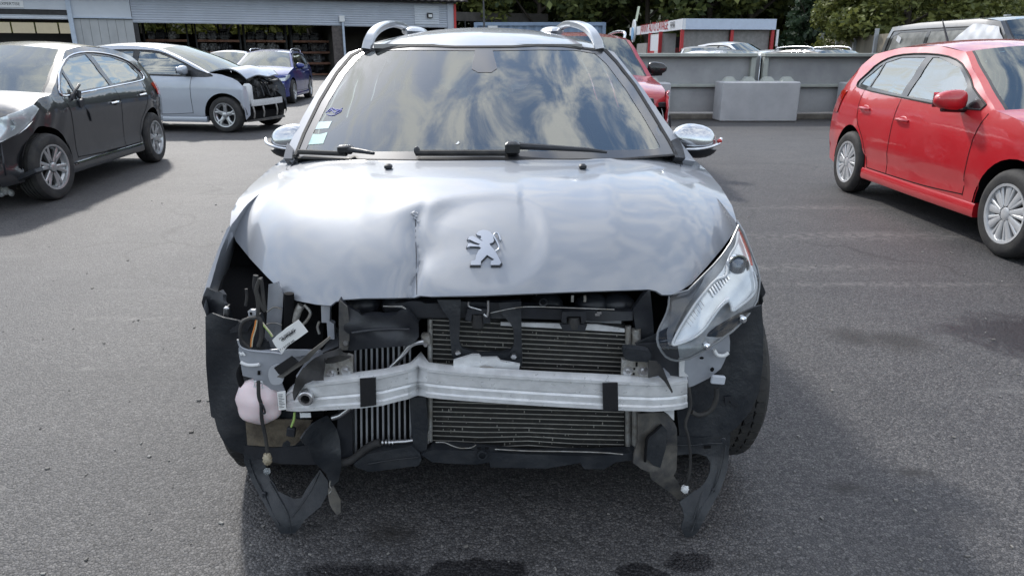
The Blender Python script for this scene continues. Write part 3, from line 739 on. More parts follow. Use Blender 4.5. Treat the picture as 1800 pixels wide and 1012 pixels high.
# ================================================================== the wood
for (px, Y, h, kind, lf, sd, lab, R, n, sz) in (
    (1428, 52, 9.5, 'cone', M_leafc, 1, 'blue-green conifer overhanging the boundary wall beside the lighter bushy tree', .95, 7000, .17),
    (1590, 43, 8.6, 'bush', M_leafm, 2, 'wide light green bushy tree above the boundary wall behind the dark van', 1.35, 12000, .13),
    (1500, 46, 7.0, 'bush', M_leafm, 4, 'smaller light green bush at the left foot of the wide bushy tree', 1.0, 8000, .13),
    (1690, 44, 7.4, 'bush', M_leafm, 5, 'light green tree above the dark van windscreen', 1.1, 8000, .13),
):
    p = U(px, 60, Y); tree((p.x, Y, 0), h, kind, lf, sd, lab, R, n=n, size=sz)
rT = random.Random(11); i = 0
TL = 'tall dark broadleaf tree in the wood behind the yard'
for Y, step_, x0, x1_ in ((66, 5.2, -58, 56), (76, 6, -70, 70)):
    x = x0
    while x < x1_:
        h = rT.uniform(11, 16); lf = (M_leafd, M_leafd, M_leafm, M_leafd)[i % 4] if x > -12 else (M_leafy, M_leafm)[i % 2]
        if x < -12: h *= .75
        kd = 'cone' if (i % 7 == 3 and x > 0) else 'round'
        ztr = 0 if Y < 70 else 1.5
        tree((x+rT.uniform(-1, 1), Y+rT.uniform(-2, 2), ztr), h, kd, lf, i % 3+(6 if kd == 'cone' else 0), {0: TL, 1: 'sunlit yellow-green tree on the slope behind the workshop', 2: 'dark conifer in the wood behind the yard'}[2 if kd == 'cone' else (1 if x < -12 else 0)], rT.uniform(.95, 1.2), n=5200, size=.2)
        x += step_*rT.uniform(.8, 1.2); i += 1
# dense undergrowth that reads as one mass
rU = random.Random(8); P = []
for k in range(46000):
    a = rU.uniform(-72, 72); z = rU.random()**1.4*11; P.append((a, 71+z*.9+rU.uniform(-2.5, 2.5)+2.2*math.sin(a*.6), z+rU.uniform(-.4, .4)+.8*math.sin(a*.9)))
Vq, Fq = quads(P, .42, rU); mesh('undergrowth', Vq.tolist(), Fq.tolist(), M_leafd, smooth=False, kind='stuff', label='dense dark undergrowth of the wood', cat='undergrowth')
P = []
for k in range(13000):
    a = rU.uniform(-66, -8); z = rU.random()*7; P.append((a, 68+rU.uniform(-1.5, 1.5), z))
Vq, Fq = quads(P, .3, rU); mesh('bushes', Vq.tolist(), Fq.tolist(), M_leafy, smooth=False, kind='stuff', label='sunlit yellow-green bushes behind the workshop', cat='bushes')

# grit, leaf scraps and plastic chips lying on the asphalt
rG = random.Random(21); g = []
for k in range(260):
    px = rG.uniform(0, 1800); py = 230+780*rG.random()**.8; p = G(px, py, 0); s = rG.uniform(.002, .006)*(1+.12*p.y)
    if abs(p.x+.07) < .9 and 1.9 < p.y < 6: continue
    g.append(boxgeo(p+Vector((0, 0, s*.35)), (s*rG.uniform(.8, 2.2), s*rG.uniform(.6, 1.4), s*.7), Matrix.Rotation(rG.uniform(0, 3), 3, 'Z') @ Matrix.Rotation(rG.uniform(-.3, .3), 3, 'X')))
V, F = join(g); mesh('yard_grit', V, F, mat('grit_pale', (.34, .33, .31), .8, col2=(.12, .11, .1), vscale=3), kind='stuff', smooth=False, label='pale grit and chips scattered over the asphalt', cat='grit')
# ================================================================== cars
def paint(name, col, metal=0.0, rough=.35, dirt=(.25, .24, .22), dirtamt=.12, flake=0):
    m = bpy.data.materials.new(name); m.use_nodes = True; t = m.node_tree; b = t.nodes['Principled BSDF']
    b.inputs['Metallic'].default_value = metal; b.inputs['Coat Weight'].default_value = 1; b.inputs['Coat Roughness'].default_value = .03; b.inputs['Coat IOR'].default_value = 1.55
    tcn = t.nodes.new('ShaderNodeTexCoord'); n = t.nodes.new('ShaderNodeTexNoise'); n.inputs['Scale'].default_value = 2.2; n.inputs['Detail'].default_value = 8; n.inputs['Roughness'].default_value = .7; t.links.new(tcn.outputs['Object'], n.inputs['Vector'])
    r = t.nodes.new('ShaderNodeMapRange'); r.inputs[1].default_value = .42; r.inputs[2].default_value = .75; r.inputs[3].default_value = 0; r.inputs[4].default_value = dirtamt; t.links.new(n.outputs[0], r.inputs[0])
    mx = t.nodes.new('ShaderNodeMix'); mx.data_type = 'RGBA'; t.links.new(r.outputs[0], mx.inputs[0]); mx.inputs[6].default_value = (*col, 1); mx.inputs[7].default_value = (*dirt, 1); t.links.new(mx.outputs[2], b.inputs['Base Color'])
    r2 = t.nodes.new('ShaderNodeMapRange'); r2.inputs[1].default_value = .4; r2.inputs[2].default_value = .7; r2.inputs[3].default_value = rough; r2.inputs[4].default_value = rough+.1; t.links.new(n.outputs[0], r2.inputs[0]); t.links.new(r2.outputs[0], b.inputs['Roughness'])
    r3 = t.nodes.new('ShaderNodeMapRange'); r3.inputs[1].default_value = .4; r3.inputs[2].default_value = .75; r3.inputs[3].default_value = .02; r3.inputs[4].default_value = .12; t.links.new(n.outputs[0], r3.inputs[0]); t.links.new(r3.outputs[0], b.inputs['Coat Roughness'])
    # slight orange peel in the clear coat
    n2 = t.nodes.new('ShaderNodeTexNoise'); n2.inputs['Scale'].default_value = 7; n2.inputs['Detail'].default_value = 2; t.links.new(tcn.outputs['Object'], n2.inputs['Vector'])
    bn = t.nodes.new('ShaderNodeBump'); bn.inputs['Strength'].default_value = .12; bn.inputs['Distance'].default_value = .012; t.links.new(n2.outputs[0], bn.inputs['Height']); t.links.new(bn.outputs[0], b.inputs['Coat Normal']); t.links.new(bn.outputs[0], b.inputs['Normal'])
    return m
M_silver = paint('silver_paint', (.275, .295, .33), .22, .52, dirtamt=.2)
for _n in M_silver.node_tree.nodes:
    if _n.type == 'MAP_RANGE' and abs(_n.inputs[3].default_value-.02) < 1e-4: _n.inputs[3].default_value = .06; _n.inputs[4].default_value = .15
M_silver.node_tree.nodes['Principled BSDF'].inputs['Coat Weight'].default_value = .8
for _n in M_silver.node_tree.nodes:
    if _n.type == 'BUMP': _n.inputs['Strength'].default_value = .045
M_hsilver = paint('ice_blue_silver_paint', (.46, .50, .57), .35, .38)
M_grey = paint('dark_grey_paint', (.014, .016, .020), .2, .4, dirtamt=.05)
M_blue = paint('deep_blue_paint', (.008, .022, .19), .35, .3, dirtamt=.04)
M_redp = paint('bright_red_paint', (.54, .008, .017), .0, .35, dirtamt=.05)
M_dred = paint('dull_red_paint', (.42, .02, .03), .0, .4, dirtamt=.1)
M_van = paint('van_grey_paint', (.05, .052, .056), .3, .4, dirtamt=.15)
M_whitep = paint('white_paint', (.72, .73, .74), .0, .4, dirtamt=.1)
M_blackp = paint('black_paint', (.012, .012, .014), .0, .35, dirtamt=.05)
G_side = glass('side_glass', (.38, .44, .42), (.95, 1, .98), .0, .03, 3.4); G_dark = glass('dark_glass', (.10, .12, .12), 1, .0, .06, 1.8); G_ws = glass('windscreen_glass', (.3, .4, .4), (.93, 1, .98), .0, .02, 2.6)
G_lens = glass('lamp_lens', (.95, .97, .98), 1, .02, .0, 1.4)
M_lampin = mat('lamp_reflector', (.86, .9, .93), .22, metal=.35, bump=.12, bscale=14, var=.08, vscale=20)
M_trimb = mat('window_trim_black', (.012, .013, .015), .25, var=.2, coat=.4)
def wheel_geo(r, w, style):
    rr = r*.66; t = []
    prof = [(rr-.01, -w/2+.02), (rr+.012, -w/2), (rr+(r-rr)*.5, -w/2-.006), (r-.022, -w/2+.004), (r-.006, -w/2+.022)]
    for k in range(4):
        a = -w/2+.035+(w-.07)*(k+.5)/4; prof += [(r, a-.014), (r, a-.005), (r-.008, a-.004), (r-.008, a+.004), (r, a+.005)]
    prof += [(r-.006, w/2-.022), (r-.022, w/2-.004), (rr+(r-rr)*.5, w/2+.006), (rr+.012, w/2), (rr-.01, w/2-.02)]
    tyre = lathe(prof, 44)
    g = [lathe([(rr-.008, -w/2+.02), (rr-.03, -w/2+.05), (rr-.035, w/2-.05), (rr-.012, w/2-.02), (rr+.006, w/2-.006), (rr+.006, w/2+.001), (rr-.012, w/2-.002), (rr-.02, w/2-.03), (rr-.03, w/2-.06)], 40)]
    back = lathe([(0, -.0), (rr-.03, -.01)], 30)
    def spoke(a, r0, r1, w0, w1, y0, y1, th=.02, skew=0):
        c, s = math.cos(a), math.sin(a); V = []
        for rad, ww, y, sk in ((r0, w0, y0, 0), (r1, w1, y1, skew)):
            for o_, yy in ((-ww/2, y-.004), (-ww/4, y), (ww/4, y), (ww/2, y-.004), (ww/2, y-th), (-ww/2, y-th)):
                o2 = o_+sk; V.append(Vector((c*rad-s*o2, yy, s*rad+c*o2)))
        F = [(i, (i+1) % 6, 6+(i+1) % 6, 6+i) for i in range(6)]+[(0, 5, 4, 3, 2, 1), (6, 7, 8, 9, 10, 11)]
        return V, F
    yo = w/2-.012
    if style == 'twin':
        for i in range(6):
            a = 2*math.pi*i/6+.2
            g += [spoke(a-.0, .05, rr-.01, .05, .028, yo-.01, yo, .03, -.034), spoke(a, .05, rr-.01, .05, .028, yo-.01, yo, .03, .034)]
    elif style == 'star':
        for i in range(5):
            a = 2*math.pi*i/5+.4; g += [spoke(a, .045, rr*.62, .075, .055, yo-.02, yo-.008, .03), spoke(a, rr*.55, rr-.005, .05, .034, yo-.01, yo, .03, -.035), spoke(a, rr*.55, rr-.005, .05, .034, yo-.01, yo, .03, .035)]
    elif style == 'cap':
        for i in range(9):
            a = 2*math.pi*i/9; g += [spoke(a, .05, rr*1.0, .03, .062, yo+.006, yo-.0, .02, .012), spoke(a+.26, .06, rr*.97, .018, .03, yo+.004, yo+.0, .02, .018)]
        g.append(lathe([(rr*.9, yo-.012), (rr*.98, yo), (rr+.004, yo-.002)], 40))
    else:
        for i in range(7):
            a = 2*math.pi*i/7; g += [spoke(a, .05, rr-.01, .06, .05, yo-.015, yo, .03)]
    g.append(lathe([(0, yo+.008), (.03, yo+.008), (.045, yo+.002), (.05, yo-.02)], 20))
    return tyre, join(g), back
WCACHE = {}
def wheel(rt, x, y, r, w, side, style, steer=0, mrim=None):
    key = (r, w, style)
    if key not in WCACHE: WCACHE[key] = wheel_geo(r, w, style)
    ty, ri, bk = WCACHE[key]
    R = Matrix.Rotation((0 if side > 0 else math.pi)+steer, 3, 'Z'); c = Vector((x, y, r))
    e = part_empty('wheel', rt)
    for nm, gg, m, an in (('tyre', ty, M_rubber, 30), ('rim', ri, mrim or M_rim, 30), ('brake_disc', bk, M_dark, 30)):
        mesh(nm, [R @ v+c for v in gg[0]], gg[1], m, e, angle=an)
    return e
def car(rt, P, mp, skip=(), side_skip=(), glassm=None, style='twin', steer=0, chrome=False, wheels=(1, 1, 1, 1), damage=None, seats=True, headl=True):
    gm = glassm or G_side; hw, wb, r = P['hw'], P['wb'], P['r']; tw = P.get('tw', .19)
    def W(x, z): return hw*interp(P['plan'], x)*interp(P['sec'], z)
    names = ['fb', 'hd', 'ws', 'rf', 'rg', 'tg']; chain = []
    for n_ in names:
        for q in P[n_]:
            if not chain or chain[-1] != (q[0], q[1]): chain.append((q[0], q[1]))
    ra = P.get('ra', r+.065); zb = P['zs']
    def arc(xc, s):
        return [(xc+s*ra*math.cos(a), max(zb, r+ra*math.sin(a))) for a in [math.radians(k) for k in range(0, 181, 12)]]
    def archpts(xc):      # from the rear to the front
        a0 = math.asin(max(-1, min(1, (zb-r)/ra))); res = []
        for k in range(19):
            a = math.pi-a0+(2*a0-math.pi)*k/18; res.append((xc+ra*math.cos(a), r+ra*math.sin(a)))
        return res
    bottom = archpts(-wb/2)+archpts(wb/2)
    sil = chain+[(chain[-1][0]+.0, zb+.02) if chain[-1][1] > zb+.06 else chain[-1]]
    if sil[-1] == chain[-1]: sil = chain[:]
    sil = sil+bottom
    wins = P['win']; dlo = smooth_poly(P['dlo'], True, 3); wins_s = [smooth_poly(q, True, 1) for q in wins]
    lines = []
    regs = P['regs']
    V2, T = triangulate(sil, (), .06, lines=[q+[q[0]] for q in wins_s]+[dlo+[dlo[0]]]+[q+[q[0]] for _, q in regs])
    A = np.array(V2); C = A[np.array(T)].mean(1)
    cat_ = np.full(len(T), -1)
    for i, (nm, q) in enumerate(regs): cat_[(cat_ < 0) & inside(C, q)] = 10+i
    cat_[inside(C, dlo)] = 1
    for i, q in enumerate(wins_s): cat_[inside(C, q)] = 2+i
    for sd in (1, -1):
        def M3(x, z, off=0): 
            y = (W(x, z)+off)
            v = Vector((x, sd*y, z))
            if damage: v = damage(v)
            return v
        sets = [(-1, 'body_side', mp, 0), (1, 'window_surround', M_trimb, -.004)]+[(2+i, 'side_window', gm, -.010) for i in range(len(wins))]+[(10+i, nm, mp, 0) for i, (nm, q) in enumerate(regs)]
        doors = {}
        for cid, nm, m_, off in sets:
            if nm in side_skip: continue
            idx = [k for k in range(len(T)) if cat_[k] == cid]
            if not idx: continue
            used = sorted({v for k in idx for v in T[k]}); mp_ = {v: i for i, v in enumerate(used)}
            V = [M3(A[v][0], A[v][1], off) for v in used]; F = [tuple(mp_[v] for v in (T[k] if sd > 0 else T[k][::-1])) for k in idx]
            # outward: CCW in (x,z) seen from +y is clockwise -> flip
            F = [f[::-1] for f in F]
            doors[nm] = mesh(nm, V, F, m_, rt, angle=50)
        for q in P.get('shut', []):
            pts = resample(smooth_poly(q, False, 4), .05, False); V = []; F = []
            for i, (x, z) in enumerate(pts):
                a = pts[max(0, i-1)]; b = pts[min(len(pts)-1, i+1)]; dxx, dzz = b[0]-a[0], b[1]-a[1]; l = math.hypot(dxx, dzz) or 1; nx, nz = -dzz/l*.004, dxx/l*.004
                V += [M3(x+nx, z+nz, .0015), M3(x-nx, z-nz, .0015)]
            for i in range(len(pts)-1): F.append((2*i, 2*i+1, 2*i+3, 2*i+2))
            mesh('door_gap', V, F, M_void, rt)
        for x, z in P.get('handles', []):
            par = doors.get('front_door' if x > P['xm'] else 'rear_door', rt)
            hp = [M3(x+.09, z-.005, .004), M3(x+.06, z, .03), M3(x, z+.004, .036), M3(x-.07, z, .03), M3(x-.1, z-.003, .004)]
            V, F = tubegeo(hp, .012, 8); mesh('handle', V, F, M_chrome if chrome else mp, par)
            V, F = ellipsoid(M3(x, z-.004, -.002), (.075, .006, .035), 14, 8); mesh('handle_recess', V, F, M_void if chrome else mp, par)
        if chrome:
            V, F = tubegeo([M3(x, z, .006) for x, z in dlo+[dlo[0], dlo[1]]], .008, 6, False); mesh('chrome_window_trim', V, F, M_chrome, rt)
            V, F = tubegeo([M3(x, zb+.055, .012) for x in np.linspace(-wb/2+ra+.05, wb/2-ra-.05, 12)], .014, 6, False); mesh('chrome_sill_strip', V, F, M_chrome, rt)
        else:
            V, F = tubegeo([M3(x, z, .002) for x, z in dlo+[dlo[0], dlo[1]]], .007, 6, False); mesh('window_seal', V, F, M_rubber, rt)
        # sill and wheel wells
        V, F = barsweep([Vector((x, sd*(W(x, zb)-.03), zb+.01)) for x in np.linspace(-wb/2+ra-.02, wb/2-ra+.02, 8)], .09, .10, Vector((0, 1, 0))); mesh('sill', V, F, P.get('sillm', mp), rt)
        for xc in (-wb/2, wb/2):
            V = []; F = []; k = 0
            for a in range(0, 181, 12):
                aa = math.radians(a)
                for yy in (hw-.012 if abs(xc) < 9 else hw, hw-.38): 
                    xx = xc+(ra+.012)*math.cos(aa); V.append((xx, sd*(min(yy, W(xx, .6)-.012)), r+(ra+.012)*math.sin(aa)))
            nn_ = len(V)//2
            for i in range(nn_-1): F.append((2*i, 2*i+1, 2*i+3, 2*i+2))
            F.append(tuple(2*i+1 for i in range(nn_))); mesh('wheel_well', V, F, M_void, rt)
        ww = (wheels[0], wheels[1]) if sd > 0 else (wheels[2], wheels[3])
        if ww[0]: wheel(rt, wb/2, sd*(hw-tw/2-.012-P.get('inset', 0)), r, tw, sd, style, steer, M_cap if style == 'cap' else None)
        if ww[1]: wheel(rt, -wb/2, sd*(hw-tw/2-.012-P.get('inset', 0)), r, tw, sd, style, 0, M_cap if style == 'cap' else None)
        # mirror
        if P.get('mirror') and not (damage and P.get('nomirror') == sd):
            mx_, mz_ = P['mirror']; y = W(mx_, mz_)
            def fn(v): return Vector((math.copysign(abs(v.x)**.7, v.x), math.copysign(abs(v.y)**.8, v.y), math.copysign(abs(v.z)**.75, v.z)*(1-.25*v.y*sd)))
            V, F = ellipsoid((mx_-.02, sd*(y+.14), mz_+.01), (.065, .12, .075), 18, 10, fn); mr = mesh('mirror', V, F, P.get('mirm', mp), rt)
            V, F = tubegeo([(mx_, sd*(y-.01), mz_-.05), (mx_, sd*(y+.07), mz_-.055), (mx_-.01, sd*(y+.2), mz_-.05)], .025, 8); mesh('mirror_foot', V, F, M_trimb, mr)
            V, F = boxgeo((mx_-.085, sd*(y+.14), mz_+.01), (.004, .19, .11), None, .002); mesh('mirror_glass', V, F, M_chrome, mr)
    us = [-1, -.97, -.93, -.9, -.8, -.65, -.5, -.33, -.16, 0, .16, .33, .5, .65, .8, .9, .93, .97, 1]
    def strip(nm, mm, c0, c1, name_split=None):
        pts = P[nm]; q = smooth_poly(pts, False, 4) if len(pts) > 2 else [tuple(lerp(np.array(pts[0]), np.array(pts[1]), t)) for t in np.linspace(0, 1, 9)]
        Vs = []; 
        for (x, z, cr, bo) in q:
            for u in us:
                e = W(x, z); v = Vector((x+bo*(1-u*u), u*e, z+cr*(1-abs(u)**2.2)))
                if damage: v = damage(v)
                Vs.append(v)
        n = len(us); groups = {}
        for i in range(len(q)-1):
            for j in range(n-1):
                if c0 <= j < n-1-c0: g_ = 'mid'
                elif c1 <= j < n-1-c1: g_ = 'border'
                else: g_ = 'out'
                a = i*n+j; groups.setdefault(g_, []).append((a, a+1, a+n+1, a+n))
        res = {}
        if 'out' in groups:
            o_ = groups.pop('out'); groups['out_r'] = [f for f in o_ if f[0] % n < n/2]; groups['out_l'] = [f for f in o_ if f[0] % n >= n/2]
            o_ = groups.pop('border', []); groups['border_r'] = [f for f in o_ if f[0] % n < n/2]; groups['border_l'] = [f for f in o_ if f[0] % n >= n/2]
        for g_, F in groups.items():
            used = sorted({v for f in F for v in f}); mp_ = {v: i for i, v in enumerate(used)}
            m_, nn2 = mm[g_.split('_')[0]]
            res[g_] = mesh(nn2, [Vs[v] for v in used], [tuple(mp_[v] for v in f) for f in F], m_, rt, angle=50)
        return res
    if 'fb' not in skip: strip('fb', {'mid': (mp, 'front_bumper')}, 0, 0)
    if 'hd' not in skip: strip('hd', {'mid': (mp, 'bonnet')}, 0, 0)
    if 'ws' not in skip: strip('ws', {'mid': (P.get('wsm', G_ws), 'windscreen'), 'border': (M_trimb, 'windscreen_border'), 'out': (mp, 'a_pillar')}, 3, 2)
    if 'rf' not in skip: strip('rf', {'mid': (mp, 'roof')}, 0, 0)
    if 'rg' not in skip: strip('rg', {'mid': (G_dark, 'rear_window'), 'border': (M_trimb, 'rear_window_border'), 'out': (mp, 'rear_pillar')}, 3, 2)
    if 'tg' not in skip: strip('tg', {'mid': (mp, 'tailgate')}, 0, 0)
    # floor pan and interior
    xf = P['hd'][-1][0]; xr = P['tg'][0][0]; zf = .34
    box('floor_pan', ((wb/2+.1-wb/2-.4)/2, 0, .26), (wb+ .9, 2*hw-.42, .14), M_void, rt)
    zbt = P['belt']
    box('dashboard', (xf-.22, 0, zbt-.22), (.42, 2*hw-.3, .34), M_seat, rt, bev=.1)
    if seats:
        zs_ = P.get('seatz', .55); rz = P.get('headz', zbt+.24)
        for sx_, ys in ((.05, (-.36, .36)), (-.85, (-.36, .36))):
            for y in ys:
                R = Matrix.Rotation(.28, 3, 'Y')
                st = box('seat', (sx_+.1, y, zs_-.08), (.52, .5, .2), M_seat, rt, bev=.07)
                V, F = boxgeo((sx_-.26, y, (zs_+rz-.2)/2), (.16, .48, rz-.2-zs_+.12), Matrix.Rotation(-.25, 3, 'Y'), .07); mesh('backrest', V, F, M_seat, st)
                V, F = boxgeo((sx_-.36, y, rz-.07), (.11, .26, .19), None, .05); mesh('headrest', V, F, M_seat, st)
        V, F = lathe([(.17+.014*math.cos(a), .014*math.sin(a)) for a in np.linspace(0, 2*math.pi, 8, endpoint=False)], 28, 'X', closed=True)
        R = Matrix.Rotation(-.35, 3, 'Y'); mesh('steering_wheel', [R @ v+Vector((xf-.55, .36, zbt-.06)) for v in V], F, M_void, rt)
    return W
def wrap(P, rt, u, z, sd, off, front=True):
    """point on the rounded nose: u metres from the centre line measured along the skin"""
    seg = P['fb']+P['hd'][:2] if front else P['tg'][::-1]
    tabx = sorted([(q[1], q[0]) for q in seg]); tabb = sorted([(q[1], q[3]) for q in seg])
    def li(tab, z):
        if z <= tab[0][0]: return tab[0][1]
        for (a, fa), (b, fb) in zip(tab, tab[1:]):
            if z <= b: return fa+(fb-fa)*(z-a)/max(1e-6, b-a)
        return tab[-1][1]
    x = li(tabx, z); b = li(tabb, z); e = P['hw']*interp(P['plan'], x)*interp(P['sec'], z)
    s = 1 if front else -1
    if u < e: return Vector((x+b*(1-(u/e)**2)+s*off, sd*u+sd*off*.4*(u/e), z))
    xx = x-s*(u-e); return Vector((xx+s*off*.3, sd*(P['hw']*interp(P['plan'], xx)*interp(P['sec'], z)+off), z))
def lamp(rt, P, nm, poly, sd, m, off=.008, front=True, step=.03, parent=None, th=0):
    V2, T = triangulate(poly, (), step); V = [wrap(P, rt, u, z, sd, off, front) for u, z in V2]
    c = sum(V, Vector())/len(V); V_, F_ = shell(V, T, th, c+Vector((3 if front else -3, sd*1.0, .3)))
    return mesh(nm, V_, F_, m, parent or rt, angle=50)
BASE = dict(
    polo=dict(hw=.84, wb=2.47, r=.303, tw=.185, zs=.24, belt=.93, xm=-.42,
        plan=[(-2.0, .86), (-1.6, .95), (-1.1, .995), (0, 1), (1.1, .985), (1.55, .93), (1.9, .82)],
        sec=[(.2, .965), (.30, .975), (.42, .976), (.465, .998), (.6, 1.0), (.76, .994), (.80, .985), (.86, .975), (.95, .945), (1.02, .905), (1.2, .80), (1.36, .70), (1.45, .62)],
        fb=[(1.80, .22, 0, .22), (1.87, .36, 0, .24), (1.87, .5, 0, .24), (1.80, .66, 0, .24)], hd=[(1.80, .66, 0, .24), (1.70, .76, .02, .20), (1.45, .855, .04, .12), (1.1, .925, .04, .08), (.86, .96, .035, .10)],
        ws=[(.86, .96, .035, .10), (.48, 1.14, .05, .10), (.05, 1.355, .05, .08)], rf=[(.05, 1.355, .05, .08), (-.4, 1.405, .055, .02), (-1.0, 1.395, .055, -.02), (-1.5, 1.335, .05, -.08)],
        rg=[(-1.5, 1.335, .05, -.08), (-1.66, 1.2, .03, -.1), (-1.80, 1.0, .0, -.12)], tg=[(-1.80, 1.0, 0, -.12), (-1.92, .72, 0, -.14), (-1.93, .5, 0, -.14), (-1.86, .26, 0, -.12)],
        dlo=[(.70, .955), (.45, 1.10), (.12, 1.265), (-.3, 1.335), (-.9, 1.335), (-1.22, 1.27), (-1.43, 1.12), (-1.46, 1.05), (-1.3, 1.015), (-.4, .975)],
        win=[[(.36, .975), (.37, 1.10), (.12, 1.235), (-.28, 1.31), (-.38, 1.312), (-.38, .99)], [(-.49, .995), (-.49, 1.312), (-.9, 1.308), (-1.12, 1.26), (-1.12, 1.035)], [(-1.15, 1.04), (-1.15, 1.25), (-1.36, 1.11), (-1.38, 1.055)]],
        regs=[('front_door', [(.80, .935), (.74, .75), (.72, .34), (-.43, .31), (-.43, .965), (.2, .955)]), ('rear_door', [(-.43, .965), (-.43, .31), (-.80, .31), (-.92, .55), (-1.12, .74), (-1.18, 1.0), (-.8, .985)]), ('front_fender', [(.80, .935), (.74, .75), (.72, .34), (.72, .1), (2.2, .1), (2.2, 1.0), (.84, 1.0)])],
        shut=[[(.80, .935), (.74, .75), (.72, .33)], [(.72, .34), (.2, .315), (-.43, .31), (-.80, .31)], [(-.43, .31), (-.43, .97)], [(-.80, .31), (-.92, .55), (-1.12, .74), (-1.2, 1.0)]],
        handles=[(-.27, .80), (-1.0, .845)], mirror=(.52, 1.0)),
)
import copy
def variant(base, **k):
    P = copy.deepcopy(BASE[base]); P.update(k); return P
def scaled(base, sx=1, sz=1, zoff=0, **k):
    P = copy.deepcopy(BASE[base])
    f = lambda q: (q[0]*sx, q[1]*sz)+tuple(q[2:])
    for n_ in ('fb', 'hd', 'ws', 'rf', 'rg', 'tg', 'dlo', 'handles'): P[n_] = [f(q) for q in P[n_]]
    P['win'] = [[f(q) for q in w_] for w_ in P['win']]; P['shut'] = [[f(q) for q in w_] for w_ in P['shut']]; P['regs'] = [(n_, [f(q) for q in w_]) for n_, w_ in P['regs']]
    P['plan'] = [(x*sx, v) for x, v in P['plan']]; P['sec'] = [(z*sz, v) for z, v in P['sec']]; P['belt'] *= sz; P['xm'] *= sx; P['mirror'] = (P['mirror'][0]*sx, P['mirror'][1]*sz); P['wb'] *= sx
    P.update(k); return P
BASE['c208'] = variant('polo', hw=.87, wb=2.538, r=.315, tw=.2, zs=.235, belt=.94, xm=-.36,
    plan=[(-2.0, .84), (-1.6, .95), (-1.2, 1.0), (-.6, .985), (.3, .985), (1.1, 1.0), (1.55, .95), (1.95, .80)],
    sec=[(.2, .93), (.30, .965), (.40, .955), (.55, .97), (.7, .99), (.80, 1.0), (.88, .985), (.96, .945), (1.02, .905), (1.2, .80), (1.36, .70), (1.45, .62)],
    fb=[(1.86, .22, 0, .24), (1.93, .36, 0, .26), (1.92, .5, 0, .26), (1.86, .62, 0, .26)], hd=[(1.86, .62, 0, .26), (1.74, .74, .02, .22), (1.45, .88, .05, .14), (1.15, .95, .05, .1), (.98, .98, .04, .12)],
    ws=[(.98, .98, .04, .12), (.55, 1.18, .05, .12), (.12, 1.375, .05, .08)], rf=[(.12, 1.375, .05, .08), (-.4, 1.42, .055, .02), (-1.0, 1.395, .055, -.02), (-1.48, 1.315, .05, -.08)],
    rg=[(-1.48, 1.315, .05, -.08), (-1.68, 1.18, .03, -.1), (-1.82, .99, .0, -.12)], tg=[(-1.82, .99, 0, -.12), (-1.93, .72, 0, -.14), (-1.93, .5, 0, -.14), (-1.86, .26, 0, -.12)],
    dlo=[(.84, .95), (.78, 1.04), (.5, 1.20), (.15, 1.315), (-.3, 1.36), (-.85, 1.335), (-1.2, 1.26), (-1.42, 1.14), (-1.40, 1.06), (-1.15, 1.02), (-.3, .985), (.5, .955)],
    win=[[(.50, .975), (.44, 1.205), (.12, 1.30), (-.28, 1.335), (-.34, 1.0)], [(-.44, 1.01), (-.40, 1.33), (-.85, 1.305), (-1.16, 1.235), (-1.3, 1.1), (-1.12, 1.045)], [(.78, .965), (.55, .97), (.50, 1.16), (.74, 1.03)]],
    regs=[('front_door', [(.86, .93), (.80, .75), (.76, .36), (-.40, .31), (-.38, .975), (.2, .955)]), ('rear_door', [(-.38, .975), (-.40, .31), (-.82, .31), (-.90, .55), (-1.10, .74), (-1.20, 1.0), (-.8, .985)]), ('front_fender', [(.86, .93), (.80, .75), (.76, .36), (.76, .1), (2.2, .1), (2.2, 1.0), (.92, 1.0)])],
    shut=[[(.86, .93), (.80, .75), (.76, .33)], [(.76, .34), (.2, .315), (-.40, .31), (-.82, .31)], [(-.40, .31), (-.38, .98)], [(-.82, .31), (-.90, .55), (-1.10, .74), (-1.22, 1.02)]],
    handles=[(-.22, .82), (-1.02, .865)], mirror=(.62, 1.0))
def place(px1, py1, px2, py2, P, side, name, label, nudge=(0, 0), cat='car', group=None):
    """stand a car so that the tyres of one flank touch the ground at the two measured points (front, rear)"""
    a = G(px1, py1)+Vector((*nudge, 0)); b = G(px2, py2)+Vector((*nudge, 0)); fw = (a-b).normalized(); lf = Vector((-fw.y, fw.x, 0))
    c = (a+b)/2-lf*side*(P['hw']-P.get('tw', .19)/2-.01)
    return root(name, (c.x, c.y, 0), math.atan2(fw.y, fw.x), label, cat, group)
# ---------------------------------------------------------------- bright red hatchback on the right
P = BASE['polo']
rc_ = place(1773, 452, 1493, 336, P, -1, 'red_hatchback', 'bright red five-door hatchback with silver wheel covers, parked right of the silver wreck')
car(rc_, P, M_redp, style='cap', steer=0)
for sd in (1, -1):
    hl = lamp(rc_, P, 'headlight', [(.42, .60), (.80, .66), (1.05, .76), (1.0, .80), (.7, .76), (.45, .70)], sd, M_lampin); lamp(rc_, P, 'tail_light', [(.62, .74), (.95, .76), (.92, .98), (.7, .98)], sd, M_red, front=False)
lamp(rc_, P, 'radiator_grille', [(-.40, .58), (.40, .58), (.40, .66), (-.40, .66)], 1, M_black)
tube('roof_aerial', [(-1.25, 0, 1.44), (-1.38, 0, 1.60), (-1.42, 0, 1.66)], lambda t: .009*(1-t)+.003, M_black, rc_, world=False)
V, F = boxgeo((-1.52, -.565, 1.25), (.10, .004, .07)); mesh('white_sticker', V, F, M_white, rc_)
V, F = tubegeo([(.95, -.3, 1.02), (.80, .0, 1.08), (.74, .35, 1.11)], .011, 6); mesh('wiper', V, F, M_black, rc_)
